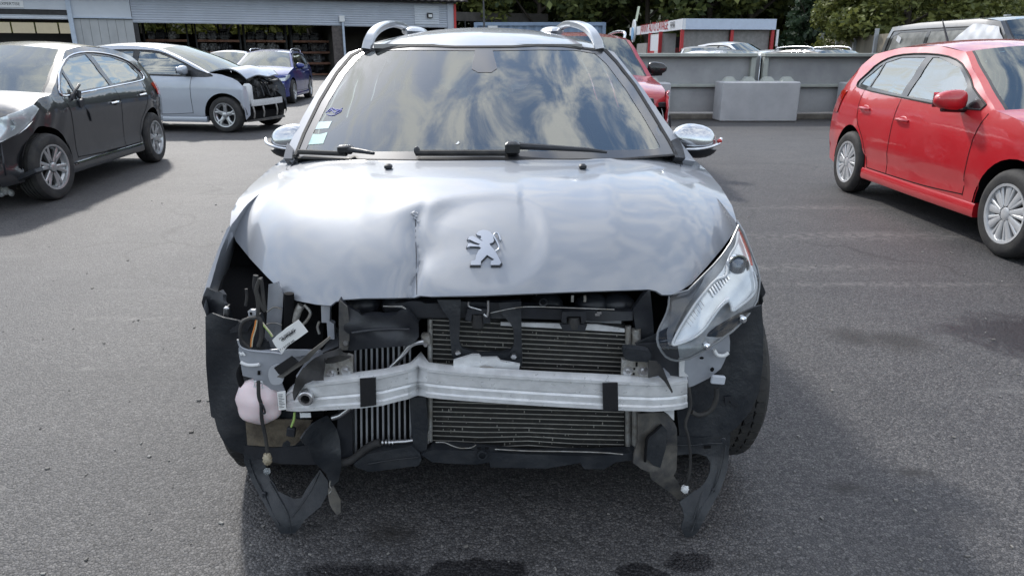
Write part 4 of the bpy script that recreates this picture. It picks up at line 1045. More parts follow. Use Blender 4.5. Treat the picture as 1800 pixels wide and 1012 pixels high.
# ---------------------------------------------------------------- dark grey crashed hatchback on the left
P = copy.deepcopy(BASE['c208']); P['nomirror'] = 1
def dmg208(v):
    # the left front corner is pushed in and creased
    if v.y > .3 and v.x > .7 and v.z > .35:
        k = sstep(.72, 1.3, v.x)*sstep(.3, .8, v.y)
        v = v+Vector((-.02*k*math.sin(v.z*17), -.022*k*(abs(math.sin(v.x*13+v.z*5))), .010*k*math.sin(v.x*19+v.z*11)))
    if v.x > 1.3 and v.z > .7: v = v+Vector((0, 0, .04*sstep(1.3, 1.8, v.x)*math.sin(v.y*7+1)))
    return v
rg_ = place(88, 352, 271, 284, P, 1, 'grey_hatchback', 'dark grey hatchback with chrome window line, smashed nose and torn-off door mirror')
car(rg_, P, M_grey, skip=('fb',), style='twin', steer=-.12, chrome=True, damage=dmg208)
hl = lamp(rg_, P, 'headlight', [(.40, .58), (.62, .56), (.86, .66), (1.16, .86), (1.10, .90), (.8, .84), (.5, .72)], 1, M_lampin, off=.012, th=.02)
lamp(rg_, P, 'lamp_cover', [(.40, .58), (.62, .56), (.86, .66), (1.16, .86), (1.10, .90), (.8, .84), (.5, .72)], 1, G_lens, off=.03, parent=hl)
for u, z, q in ((.62, .68, .055), (.80, .75, .045)):
    c = wrap(P, rg_, u, z, 1, .0); V, F = lathe([(0, 0), (q*.5, .004), (q, .02), (q*1.1, .02)], 20, 'X'); mesh('lamp_bowl', [Vector((v.x, v.y, v.z))+c for v in V], F, M_chrome, hl)
lamp(rg_, P, 'headlight', [(.40, .58), (.62, .56), (.86, .66), (1.16, .86), (1.10, .90), (.8, .84), (.5, .72)], -1, M_lampin)
g = []; rx = random.Random(4)
for i in range(26):
    c = Vector((rx.uniform(1.55, 1.95), rx.uniform(-.7, .78), rx.uniform(.24, .66))); g.append(boxgeo(c, (rx.uniform(.04, .2), rx.uniform(.1, .34), rx.uniform(.02, .09)), Matrix.Rotation(rx.uniform(-.4, .4), 3, 'X') @ Matrix.Rotation(rx.uniform(-.4, .4), 3, 'Z'), .01))
V, F = join(g); mesh('torn_front_structure', V, F, M_black, rg_)
for i in range(5):
    y = .35+.09*i; tube('hanging_wire', [(1.8, y, .6), (1.9, y+.05, .45), (1.86, y+.02, .33)], .008, M_black, rg_, world=False)
q = G(13, 352); q2 = INV[rg_.name] @ (q+Vector((0, 0, 0)))
tube('hanging_wire', [(q2.x-.05, q2.y, .5), (q2.x, q2.y, .3), (q2.x, q2.y, .15)], .004, M_black, rg_, world=False)
V, F = join([ellipsoid((q2.x, q2.y, .10), (.03, .04, .05), 10, 8), ellipsoid((q2.x, q2.y+.05, .07), (.025, .03, .035), 10, 8), ellipsoid((q2.x, q2.y-.045, .06), (.025, .035, .03), 10, 8)]); mesh('dangling_bulb_holder', V, F, mat('bulb_white', (.6, .6, .6), .3, var=.3, vscale=60), rg_)
mp0 = Vector((.60, .80, .93))
g = []
for i in range(9): g.append(boxgeo(mp0+Vector((rx.uniform(-.14, .08), rx.uniform(.0, .06), rx.uniform(-.13, .06))), (rx.uniform(.03, .1), .03, rx.uniform(.03, .09)), Matrix.Rotation(rx.uniform(-.8, .8), 3, 'Y'), .008))
g.append(tubegeo([mp0+Vector((-.1, .04, -.1)), mp0+Vector((-.16, .06, -.17)), mp0+Vector((-.2, .05, -.26))], .01, 6))
g.append(boxgeo(mp0+Vector((.02, .03, .03)), (.34, .03, .03), Matrix.Rotation(.5, 3, 'Y'), .008))
V, F = join(g); mesh('torn_mirror_mount', V, F, M_black, rg_)
lamp(rg_, P, 'tail_light', [(.68, .82), (1.05, .84), (1.02, .98), (.74, 1.0)], 1, M_red, front=False)
# ---------------------------------------------------------------- silver hatchback with smashed front
BASE['h20'] = variant('polo', hw=.85, wb=2.56, r=.31, tw=.19, zs=.22, belt=.95, xm=-.42,
    sec=[(.2, .965), (.30, .99), (.6, 1.0), (.80, .99), (.92, .965), (1.0, .93), (1.2, .83), (1.38, .73), (1.5, .64)],
    fb=[(1.86, .3, 0, .18), (1.90, .45, 0, .18), (1.86, .7, 0, .18)], hd=[(1.86, .7, 0, .18), (1.6, .92, .02, .14), (1.3, 1.0, .03, .1), (1.02, 1.02, .03, .10)],
    ws=[(1.02, 1.02, .03, .10), (.5, 1.25, .05, .12), (.0, 1.43, .05, .08)], rf=[(.0, 1.43, .05, .08), (-.5, 1.48, .055, .02), (-1.1, 1.475, .055, -.02), (-1.62, 1.41, .05, -.08)],
    rg=[(-1.62, 1.41, .05, -.08), (-1.78, 1.22, .03, -.1), (-1.86, 1.0, .0, -.12)], tg=[(-1.86, 1.0, 0, -.12), (-1.94, .72, 0, -.14), (-1.93, .5, 0, -.14), (-1.88, .26, 0, -.12)],
    dlo=[(1.12, .97), (.8, 1.08), (.45, 1.235), (.05, 1.375), (-.4, 1.41), (-1.0, 1.405), (-1.4, 1.34), (-1.62, 1.18), (-1.5, 1.07), (-1.2, 1.03), (-.4, .99), (.5, .965)],
    win=[[(.56, .99), (.54, 1.17), (.34, 1.25), (.04, 1.345), (-.36, 1.385), (-.36, 1.01)], [(-.48, 1.015), (-.48, 1.385), (-.95, 1.38), (-1.1, 1.36), (-1.1, 1.045)], [(-1.18, 1.05), (-1.18, 1.35), (-1.38, 1.32), (-1.52, 1.17), (-1.42, 1.08)]],
    regs=[('front_door', [(.72, .96), (.68, .75), (.68, .34), (-.43, .31), (-.43, .98), (.2, .965)]), ('rear_door', [(-.43, .98), (-.43, .31), (-.80, .31), (-.92, .55), (-1.12, .74), (-1.18, 1.03), (-.8, 1.0)]), ('front_fender', [(.72, .96), (.68, .75), (.68, .34), (.68, .1), (1.92, .1), (1.80, .55), (1.86, .80), (1.3, 1.05), (.9, 1.05)])],
    shut=[[(.72, .96), (.68, .75), (.68, .33)], [(.68, .34), (.2, .315), (-.43, .31), (-.80, .31)], [(-.43, .31), (-.43, .98)], [(-.80, .31), (-.92, .55), (-1.12, .74), (-1.2, 1.03)]],
    handles=[(-.27, .83), (-1.0, .86)], mirror=(.64, 1.06))
P = BASE['h20']; a = G(403, 233)+Vector((0, 0, 0)); fw = Vector((.985, -.17, 0)).normalized(); lf = Vector((-fw.y, fw.x, 0))
c = a-fw*P['wb']/2+lf*(P['hw']-.1)
rh = root('silver_hatchback', (c.x, c.y, 0), math.atan2(fw.y, fw.x), 'ice-silver hatchback, nose torn off and bonnet bent up, behind the dark grey hatchback', 'car')
def dmgh(v):
    if v.x > 1.1 and v.z > .8:
        k = sstep(1.1, 1.8, v.x); v = v+Vector((-.04*k, 0, -.05*k*abs(v.y)+.015*math.sin(v.x*18)*k))
    if v.x > 1.63: v = Vector((1.63+(v.x-1.63)*.3, v.y, v.z))
    return v
car(rh, P, M_hsilver, skip=('fb', 'hd'), style='star', damage=dmgh)
def SQ(V): return [Vector((v[0] if v[0] < 1.3 else 1.3+(v[0]-1.3)*.64, v[1], v[2])) for v in V]
V = []; F = []; nu, nv = 15, 14
for j in range(nv):
    t = j/(nv-1); x = .98+.86*t; z = 1.045+.10*math.sin(t*1.9)-.20*t*t*t
    for i in range(nu):
        u = -1+2*i/(nu-1); V.append(Vector((x+.08*(1-u*u), u*(.68-.08*t), z+.03*(1-u*u)+.02*math.sin(u*5+t*4)*t)))
T3 = []
for j in range(nv-1):
    for i in range(nu-1):
        q_ = j*nu+i; T3 += [(q_, q_+1, q_+nu), (q_+1, q_+nu+1, q_+nu)]
Vs, Fs = shell(V, T3, .02, Vector((1, 0, 9))); mesh('bent_bonnet', SQ(Vs), Fs, M_hsilver, rh)
g = [boxgeo((1.2, 0, .62), (.7, 1.1, .4), None, .04)]
for i in range(34): g.append(boxgeo((rx.uniform(1.35, 1.85), rx.uniform(-.6, .6), rx.uniform(.45, .95)), (rx.uniform(.04, .16), rx.uniform(.06, .26), rx.uniform(.03, .12)), Matrix.Rotation(rx.uniform(-.6, .6), 3, 'X') @ Matrix.Rotation(rx.uniform(-.6, .6), 3, 'Y'), .01))
V, F = join(g); mesh('exposed_engine_bay', SQ(V), F, mat('bay_mix', (.02, .02, .022), .6, col2=(.13, .125, .12), vscale=7, thr=(.5, .75)), rh)
g = []
for i in range(5): g.append(tubegeo([(1.5, -.5+.22*i, .9), (1.75, -.45+.2*i, .8), (1.86, -.5+.22*i, .6)], .016, 6))
V, F = join(g); mesh('loose_hoses', SQ(V), F, M_black, rh)
V, F = boxgeo((1.80, -.56, .66), (.16, .2, .36), None, .04); mesh('washer_tank', SQ(V), F, M_white, rh)
V, F = boxgeo((1.72, -.66, .50), (.12, .1, .22), None, .03); mesh('white_bracket', SQ(V), F, M_white, rh)
V, F = barsweep([Vector((1.92-.1*abs(y)**2*1.4, y, .50)) for y in np.linspace(-.58, .58, 9)], .05, .11, Vector((1, 0, 0))); mesh('bumper_beam', SQ(V), F, M_alu, rh)
V, F = lathe([(0, 0), (.0, 0)], 4); 
V2, T = triangulate([(1.5, -.66), (1.85, -.62), (2.12, -.35), (2.2, 0), (2.12, .35), (1.85, .62), (1.5, .66)], (), .1); Vt, Ft = shell([Vector((x, y, .19+.05*(x-1.5))) for x, y in V2], T, .03, Vector((1.8, 0, 5))); mesh('undertray', SQ(Vt), Ft, M_dusty, rh)
for y in (-.55, -.2, .3): V, F = tubegeo([(1.9, y, .45), (1.93, y, .33), (1.9, y, .24)], .022, 6); mesh('support_strut', SQ(V), F, M_cast, rh)
# ---------------------------------------------------------------- deep blue estate
BASE['estate'] = variant('polo', hw=.90, wb=2.73, r=.325, tw=.22, zs=.22, belt=.93, xm=-.35,
    plan=[(-2.5, .86), (-2.0, .95), (-1.3, .995), (0, 1), (1.2, .985), (1.75, .93), (2.15, .80)],
    fb=[(2.0, .20, 0, .26), (2.07, .36, 0, .28), (2.06, .5, 0, .28), (1.98, .68, 0, .28)], hd=[(1.98, .68, 0, .28), (1.85, .78, .03, .22), (1.5, .88, .05, .14), (1.15, .94, .05, .12), (.95, .97, .045, .14)],
    ws=[(.95, .97, .045, .14), (.5, 1.18, .05, .14), (.1, 1.36, .05, .1)], rf=[(.1, 1.36, .05, .1), (-.5, 1.415, .055, .02), (-1.3, 1.41, .055, -.02), (-2.05, 1.35, .05, -.08)],
    rg=[(-2.05, 1.35, .05, -.08), (-2.25, 1.18, .03, -.1), (-2.36, .98, .0, -.12)], tg=[(-2.36, .98, 0, -.12), (-2.45, .72, 0, -.14), (-2.44, .5, 0, -.14), (-2.36, .26, 0, -.12)],
    dlo=[(.80, .955), (.45, 1.15), (.12, 1.285), (-.3, 1.35), (-1.2, 1.355), (-1.8, 1.32), (-2.05, 1.2), (-1.95, 1.06), (-1.3, 1.015), (-.4, .975)],
    win=[[(.42, .975), (.42, 1.14), (.12, 1.26), (-.24, 1.325), (-.32, 1.33), (-.32, .99)], [(-.42, .995), (-.42, 1.33), (-1.15, 1.33), (-1.2, 1.035)], [(-1.28, 1.04), (-1.25, 1.325), (-1.75, 1.30), (-1.96, 1.19), (-1.88, 1.08)]],
    regs=[('front_door', [(.86, .935), (.80, .75), (.80, .34), (-.37, .31), (-.37, .965), (.2, .955)]), ('rear_door', [(-.37, .965), (-.37, .31), (-.92, .31), (-1.02, .55), (-1.2, .74), (-1.26, 1.0), (-.8, .985)]), ('front_fender', [(.86, .935), (.80, .75), (.80, .34), (.80, .1), (2.3, .1), (2.3, 1.0), (.9, 1.0)])],
    shut=[[(.86, .935), (.80, .75), (.80, .33)], [(.80, .34), (.2, .315), (-.37, .31), (-.92, .31)], [(-.37, .31), (-.37, .97)], [(-.92, .31), (-1.02, .55), (-1.2, .74), (-1.28, 1.0)]],
    handles=[(-.2, .82), (-1.05, .86)], mirror=(.6, 1.0))
P = BASE['estate']
rb_ = place(510, 183, 545, 171, P, 1, 'blue_estate', 'deep blue estate car with roof rails facing the camera beside the smashed silver hatchback')
car(rb_, P, M_blue, style='twin')
for sd in (1, -1):
    pl_ = [(.50, .62), (.82, .64), (1.06, .76), (1.0, .80), (.72, .765), (.52, .70)]
    hl = lamp(rb_, P, 'headlight', pl_, sd, M_lampin, th=.01); lamp(rb_, P, 'lamp_cover', pl_, sd, G_lens, off=.02, parent=hl)
    lamp(rb_, P, 'fog_lamp', [(.56, .34), (.70, .34), (.70, .40), (.56, .40)], sd, M_lampin); lamp(rb_, P, 'fog_trim', [(.50, .42), (.82, .42), (.82, .435), (.50, .435)], sd, M_chrome)
    tube('roof_rail', [(-.1, sd*.58, 1.40), (-.25, sd*.59, 1.47), (-1.0, sd*.59, 1.49), (-1.7, sd*.58, 1.46), (-1.85, sd*.57, 1.40)], .014, M_chromesoft, rb_, world=False)
    lamp(rb_, P, 'tail_light', [(.55, .80), (1.0, .80), (.96, .95), (.6, .93)], sd, M_red, front=False)
lamp(rb_, P, 'radiator_grille', [(-.38, .54), (.38, .54), (.42, .68), (-.42, .68)], 1, M_black); lamp(rb_, P, 'lower_grille', [(-.5, .26), (.5, .26), (.46, .38), (-.46, .38)], 1, M_black)
box('number_plate_holder', (2.35, 0, .46), (.02, .5, .1), M_black, rb_)
# pale car half hidden beside it
P = BASE['polo']; q = G(414, 140); rw = root('pale_hatchback', (U(402, 100, 25.5).x, 25.5, 0), math.radians(-80), 'pale silver hatchback mostly hidden behind the nose of the silver hatchback', 'car')
car(rw, P, M_hsilver, style='cap', seats=False)
# ---------------------------------------------------------------- red off-roader behind the silver car
BASE['suv'] = scaled('polo', 1.04, 1.13, hw=.90, r=.34, tw=.215, zs=.30)
P = BASE['suv']
P['ws'] = [(.80, 1.08, .04, .08), (.52, 1.29, .05, .08), (.25, 1.50, .05, .06)]; P['rf'] = [(.25, 1.50, .05, .06), (-.4, 1.56, .055, .02), (-1.1, 1.55, .055, -.02), (-1.70, 1.50, .05, -.06)]
P['rg'] = [(-1.70, 1.50, .05, -.06), (-1.80, 1.3, .03, -.08), (-1.88, 1.12, .0, -.1)]
P['hd'] = [(1.80, .80, 0, .14), (1.74, .93, .03, .12), (1.4, 1.0, .05, .08), (1.05, 1.04, .05, .06), (.80, 1.08, .04, .08)]; P['fb'] = [(1.84, .30, 0, .14), (1.88, .5, 0, .14), (1.86, .66, 0, .14), (1.80, .80, 0, .14)]
P['plan'] = [(-2.1, .9), (-1.6, .97), (0, 1), (1.2, .99), (1.6, .96), (1.95, .88)]
P['dlo'] = [(.66, 1.08), (.42, 1.28), (.2, 1.43), (-.3, 1.49), (-1.3, 1.48), (-1.62, 1.38), (-1.62, 1.2), (-1.3, 1.12), (-.4, 1.09)]; P['win'] = [[(.40, 1.11), (.38, 1.26), (.18, 1.40), (-.38, 1.465), (-.38, 1.12)], [(-.5, 1.12), (-.5, 1.465), (-1.2, 1.46), (-1.2, 1.15)], [(-1.28, 1.16), (-1.28, 1.455), (-1.54, 1.37), (-1.54, 1.22)]]
P['mirror'] = (.58, 1.16); P['mirm'] = M_trimb; P['handles'] = [(-.27, .93), (-1.0, .96)]
P['shut'] = P['shut'][:3]
fx_ = U(1190, 190, 7.6).x
rr = root('red_offroader', (fx_-.90+.02, 9.7, 0), math.radians(-90), 'dull red off-roader without front bumper, half hidden behind the central silver car', 'car')
car(rr, P, M_dred, skip=('fb',), style='seven', side_skip=())
g = [boxgeo((1.78, 0, .78), (.08, 1.3, .22), None, .02), boxgeo((1.7, 0, .5), (.1, 1.2, .3), None, .02)]
for i in range(20): g.append(boxgeo((rx.uniform(1.6, 1.92), rx.uniform(.3, .8), rx.uniform(.35, .85)), (.1, rx.uniform(.05, .2), rx.uniform(.03, .12)), Matrix.Rotation(rx.uniform(-.5, .5), 3, 'X'), .01))
V, F = join(g); mesh('torn_front_structure', V, F, M_black, rr)
for sd in (1, -1):
    V, F = lathe([(0, .05), (.05, .05), (.09, .03), (.105, .0), (.12, .0), (.12, -.06)], 24, 'X', (1.90, sd*.60, .74)); hl = mesh('headlight', V, F, M_lampin, rr)
    V, F = lathe([(.105+.008*math.cos(a), .05+.008*math.sin(a)) for a in np.linspace(0, 6.28, 8, endpoint=False)], 24, 'X', (1.90, sd*.60, .74), True); mesh('lamp_ring', V, F, M_white, hl)
    tube('roof_rail', [(.1, sd*.60, 1.53), (.0, sd*.61, 1.60), (-.8, sd*.62, 1.63), (-1.5, sd*.60, 1.60), (-1.6, sd*.6, 1.53)], .018, M_chromesoft, rr, world=False)
# crumpled fender end and dangling strip
V2, T = triangulate([(1.72, .62), (1.98, .68), (2.04, .78), (1.98, .93), (1.80, .99), (1.62, .96)], (), .04)
V = [Vector((x-.05+.02*math.sin(z*40), .86-.2*max(0, x-1.75)+.015*math.sin(x*50+z*30), z-.02)) for x, z in V2]; Vs, Fs = shell(V, T, .006, Vector((3, 5, 1))); mesh('crumpled_fender', Vs, Fs, M_dred, rr)
V, F = tubegeo([(1.95, .84, .72), (1.96, .85, .6), (1.95, .85, .40)], .014, 6); mesh('hanging_strip', V, F, M_black, rr)
# ---------------------------------------------------------------- dark van
BASE['van'] = scaled('polo', 1.22, 1.30, hw=.95, r=.33, tw=.21, zs=.3)
P = BASE['van']
P['hd'] = [(2.15, .9, 0, .16), (2.05, 1.0, .03, .12), (1.8, 1.12, .05, .1), (1.6, 1.2, .05, .1), (1.45, 1.26, .05, .12)]; P['fb'] = [(2.22, .3, 0, .18), (2.28, .5, 0, .18), (2.26, .7, 0, .18), (2.15, .9, 0, .16)]
P['ws'] = [(1.45, 1.26, .05, .12), (1.1, 1.55, .05, .12), (.75, 1.82, .05, .1)]; P['rf'] = [(.75, 1.82, .05, .1), (.2, 1.875, .05, .02), (-1.4, 1.875, .05, -.02), (-2.3, 1.83, .05, -.06)]
P['rg'] = [(-2.3, 1.83, .05, -.06), (-2.38, 1.5, .03, -.06), (-2.42, 1.2, 0, -.06)]; P['tg'] = [(-2.42, 1.2, 0, -.06), (-2.45, .9, 0, -.06), (-2.45, .6, 0, -.06), (-2.42, .3, 0, -.06)]
P['plan'] = [(-2.6, .95), (-2.0, .99), (0, 1), (1.2, .99), (1.8, .95), (2.3, .85)]; P['sec'] = [(.2, .97), (.4, .99), (.8, 1), (1.1, .985), (1.3, .96), (1.6, .90), (1.8, .84), (1.9, .78)]
P['dlo'] = [(1.34, 1.24), (1.05, 1.48), (.74, 1.70), (.3, 1.76), (-1.9, 1.76), (-2.2, 1.70), (-2.25, 1.3), (-2.1, 1.24), (0, 1.22)]
P['win'] = [[(.95, 1.27), (.9, 1.5), (.66, 1.68), (.3, 1.72), (.12, 1.72), (.12, 1.27)], [(.02, 1.27), (.02, 1.72), (-.95, 1.72), (-.95, 1.27)], [(-1.05, 1.27), (-1.05, 1.72), (-1.9, 1.72), (-2.12, 1.66), (-2.15, 1.33)]]
P['regs'] = [('front_door', [(1.25, 1.22), (1.05, .9), (1.0, .4), (.05, .4), (.05, 1.21)]), ('sliding_door', [(.05, 1.21), (.05, .4), (-1.1, .4), (-1.1, 1.21)])]
P['shut'] = [[(1.25, 1.22), (1.05, .9), (1.0, .4)], [(.05, .4), (.05, 1.21)], [(-1.1, .4), (-1.1, 1.21)]]; P['mirror'] = (1.05, 1.32); P['belt'] = 1.2; P['handles'] = [(.2, 1.05), (-.1, 1.05)]; P['xm'] = .05; P['mirm'] = M_trimb; P['headz'] = 1.5; P['seatz'] = .8; P['wb'] = 3.0
G_frost = glass('frosted_side_glass', (.5, .5, .45), 1, .25, .75, 1.5)
vx = U(1530, 100, 15.0).x
van = root('dark_van', (vx+.95+.12, 12.45, 0), math.radians(-87.5), 'dark grey van with white plastic sheet over its front door window, behind the red hatchback', 'van')
WV = car(van, P, M_van, glassm=G_frost, style='seven')
V2, T = triangulate([(1.12, 1.22), (1.15, 1.42), (.8, 1.74), (.3, 1.80), (.16, 1.80), (-.25, 1.5), (-.5, 1.22)], (), .05)
V = [Vector((x, -(WV(x, z)+.022+.011*math.sin(x*23+z*9)*math.sin(z*17-x*6)), z)) for x, z in V2]; Vs, Fs = shell(V, T, .004, Vector((0, -9, 1))); mesh('plastic_sheet', Vs, Fs, mat('white_sheet', (.7, .71, .73), .35), van, angle=60)
V, F = boxgeo((-1.85, -(WV(-1.85, 1.6)+.012), 1.6), (.14, .004, .10), Matrix.Rotation(.4, 3, 'Y')); mesh('white_sticker', V, F, M_white, van)
tube('roof_aerial', [(.55, .1, 1.9), (.46, .1, 2.12)], .008, M_black, van, world=False)
# ---------------------------------------------------------------- car roofs beyond the concrete wall
def beyond(px, Y, base, mp_, label, rz, rails=False, z=0, wsm=None):
    P = copy.deepcopy(BASE[base]); p = U(px, 90, Y); o = root({'estate': 'parked_estate', 'polo': 'parked_hatchback'}[base], (p.x, Y, z), math.radians(rz), label, 'car', 'cars parked beyond the concrete wall')
    car(o, P, mp_, style='cap', seats=False)
    if rails:
        for sd in (1, -1): tube('roof_rail', [(-.1, sd*.58, 1.40), (-.25, sd*.59, 1.48), (-1.0, sd*.59, 1.50), (-1.7, sd*.58, 1.47), (-1.85, sd*.57, 1.40)], .016, M_chromesoft, o, world=False)
    return o
o = beyond(1288, 20.5, 'estate', M_hsilver, 'pale silver estate with crumpled sheet at its windscreen corner beyond the concrete wall', -80)
V, F = ellipsoid((.4, -.55, 1.28), (.25, .16, .14), 16, 12, lambda v: v*(1+.25*math.sin(v.x*9+v.y*7)*math.cos(v.z*8))); mesh('crumpled_sheet', V, F, M_white, o, angle=20)
beyond(1232, 24.5, 'polo', M_whitep, 'white hatchback roof showing over the wall at the left of the pale estate', -100, z=.12)
beyond(1300, 27, 'polo', M_whitep, 'white hatchback roof behind the pale estate, in front of the car wash', -60, z=.30)
beyond(1370, 22.5, 'polo', M_whitep, 'low white hatchback roof showing between the pale and the black estate', -90)
beyond(1468, 20.0, 'estate', M_blackp, 'black estate with silver roof rails beyond the concrete wall beside the van', -75, rails=True, z=.03)
beyond(1420, 25, 'polo', M_redp, 'red hatchback roof just showing behind the black estate', -90, z=.05)
# ================================================================== the silver wreck in the middle
P = variant('estate', hw=.865, wb=2.54, r=.325, tw=.205, zs=.27, belt=.93, inset=.01, ra=.352)
P['plan'] = [(-2.3, .86), (-1.8, .95), (-1.3, .99), (0, 1), (1.1, .995), (1.35, .965), (1.62, .925)]
P['sec'] = [(.2, .97), (.4, .99), (.6, 1.0), (.66, 1.0), (.75, .975), (.85, .94), (.93, .90), (1.0, .88), (1.15, .82), (1.36, .70), (1.45, .63)]
P['fb'] = [(1.57, .60, 0, 0), (1.60, .66, 0, 0)]; P['hd'] = [(1.60, .66, 0, .1), (1.34, .84, .04, .1), (1.0, .87, .04, .08), (.69, .88, .04, .1)]
P['ws'] = [(.69, .88, .04, .22), (.35, 1.055, .05, .2), (-.14, 1.345, .03, .12)]
P['rf'] = [(-.14, 1.345, .03, .12), (-.35, 1.385, .05, .06), (-.7, 1.412, .06, .0), (-1.2, 1.43, .06, 0), (-1.75, 1.385, .05, -.06)]
P['rg'] = [(-1.75, 1.385, .05, -.06), (-1.9, 1.2, .03, -.1), (-2.0, 1.0, .0, -.12)]; P['tg'] = [(-2.0, 1.0, 0, -.12), (-2.08, .75, 0, -.14), (-2.08, .5, 0, -.14), (-2.02, .3, 0, -.12)]
P['dlo'] = [(.56, .935), (.35, 1.01), (.02, 1.21), (-.3, 1.33), (-1.1, 1.345), (-1.5, 1.29), (-1.75, 1.14), (-1.6, 1.05), (-1.1, 1.01), (-.4, .985)]
P['win'] = [[(.22, .965), (.22, 1.04), (.0, 1.18), (-.26, 1.29), (-.36, 1.31), (-.36, 1.0)], [(-.46, 1.01), (-.46, 1.315), (-1.1, 1.32), (-1.16, 1.04)], [(-1.22, 1.05), (-1.2, 1.315), (-1.46, 1.27), (-1.66, 1.14), (-1.58, 1.08)]]
P['regs'] = [('front_door', [(.68, .92), (.66, .75), (.66, .34), (-.41, .31), (-.41, .975), (.2, .955)]), ('rear_door', [(-.41, .975), (-.41, .31), (-.80, .31), (-.92, .55), (-1.12, .76), (-1.2, 1.02), (-.8, 1.0)]), ('front_fender', [(.68, .92), (.66, .75), (.66, .34), (.66, .1), (2.2, .1), (2.2, 1.0), (.72, .95)])]
P['shut'] = [[(.68, .92), (.66, .75), (.66, .33)], [(-.41, .31), (-.41, .97)], [(-.80, .31), (-.92, .55), (-1.12, .76), (-1.2, 1.02)]]
P['mirror'] = None; P['headz'] = 1.18; P['seatz'] = .62; P['sillm'] = M_black
mc = root('silver_crossover', (-.13, 3.52, 0), math.atan2(-1, .037), 'silver crossover with creased bonnet, missing front bumper and exposed radiator in the centre', 'car')
car(mc, P, M_silver, skip=('fb', 'hd', 'ws'), style='twin', wheels=(0, 1, 0, 1), seats=False)
# front wheels with real tread blocks
for sd in (1, -1):
    wheel(mc, P['wb']/2, sd*(P['hw']-.125), .325, .215, sd, 'twin', .09)
    e = [q for q in mc.children if q.name.startswith('wheel') and q.type == 'EMPTY'][-1]; g = []; RS = Matrix.Rotation(.09, 3, 'Z')
    for k in range(52):
        a = 2*math.pi*k/52
        for j, (yy, sk) in enumerate(((-.069, .05), (-.035, .03), (0, 0), (.035, -.03), (.069, -.05))):
            aa = a+sk*(1 if j < 3 else -1)*1.2+(j % 2)*.03; c, s = math.cos(aa), math.sin(aa); rr2 = .3245-(.0015 if abs(yy) > .06 else 0)
            R = Matrix(((c, 0, -s), (0, 1, 0), (s, 0, c))) @ Matrix.Rotation((.45 if .05 > yy > 0 else -.45 if -.05 < yy < 0 else 0), 3, 'X'); V, F = boxgeo((0, 0, 0), (.004, .030, .033)); 
            g.append(([RS @ (R @ v+Vector((c*rr2, yy, s*rr2)))+Vector((P['wb']/2, sd*(P['hw']-.125), .325)) for v in V], F))
    V, F = join(g); mesh('tread_blocks', V, F, M_rubber, e, smooth=False, kind='stuff')
XA = lambda Y: -.0015-.037*Y      # centre line of the car
# ---- bonnet
def hood0(X, Y):
    x = X-XA(Y); ax = abs(x); d = Y-(1.775+.30*min(1, ax/.75)**2.3)
    z = .735+.222*(1-math.exp(-max(d, -.3)/.23))+.018*d
    z -= .022*(ax/.6)**2+.10*max(0, ax-.60)**1.6*2.6
    z += .006*math.exp(-((ax-(.44-.10*(2.6-Y)))/.05)**2)*sstep(0, .3, d)      # raised flutes running to the lamps
    return z
crx = U(731, 450, 1.95).x
def hood(X, Y):
    z = hood0(X, Y); x = X-crx-(.01*math.sin(Y*30)); f = sstep(2.18, 1.93, Y)
    z -= f*(.046*math.exp(-abs(x)/.030)+.026*math.exp(-(x/.16)**2))*(.75+.25*sstep(2.1, 1.8, Y))
    z += .010*math.exp(-((Y-2.13)/.05)**2)*math.exp(-(x/.10)**2)
    z += .006*math.sin(X*9+1.5)*math.exp(-((Y-2.15)/.12)**2)*(1 if X < crx+.3 else .3)
    xb = (X-XA(Y)+.005)/.155; yb = (Y-1.98)/.17
    q = abs(xb)**2.6+abs(yb)**2.6; z -= .009*sstep(1.6, .55, q)
    z += .0003*math.sin(X*23+Y*9)*math.sin(Y*31-X*7)
    return z
HO = [(500, 278), (600, 281), (760, 283), (900, 282), (1050, 279), (1150, 277), (1218, 279), (1243, 300), (1268, 330), (1287, 362), (1296, 392), (1290, 408), (1270, 436), (1243, 468), (1215, 499), (1198, 510), (1180, 518), (1164, 518), (1153, 511), (1141, 508.5), (1000, 513), (850, 519), (757, 521), (738, 519.5), (728, 523), (640, 524), (604, 526.5), (590, 530), (581, 537), (556, 535), (520, 528), (500, 516), (470, 487), (440, 455), (415, 424), (404, 398), (407, 372), (420, 348), (445, 322), (474, 297)]
hoodpt = lambda px, py, off=0: onfield(px, py, hood, 1.55, 3.05, off)
bon = patch('bonnet', HO, lambda a, b: hoodpt(a, b), M_silver, mc, step=5.5, th=.006, angle=52)
# torn paint and lifted metal along the crease
rz_ = random.Random(2); V = []; F = []
for i in range(6):
    t = (i/21)**1.5; py = 373+t*135; px = 730+2*math.sin(i*1.7)+t*3; s = (8-6*t)*rz_.uniform(.4, 1.1); sg_ = 1 if i % 2 else -1
    a = hoodpt(px-1, py-2.4, .002); b = hoodpt(px+sg_*s, py+rz_.uniform(-3, 3),   .003+.004*rz_.random()); c = hoodpt(px+1, py+2.6, .003); d = hoodpt(px+sg_*s*.4, py+3, .005)
    n = len(V); V += [a, b, c, d]; F += [(n, n+1, n+3), (n, n+3, n+2), (n+1, n+2, n+3)]
mesh('torn_crease_metal', V, F, M_silver, bon, world=True, smooth=False)
V, F = tubegeo([hoodpt(730+.3*math.sin(p*.13)+(p-374)*.02, p, .0003) for p in range(380, 520, 6)], lambda t: .0010+.0003*math.sin(t*17), 6, False)
mesh('crease_tear', V, F, M_black, bon, world=True)
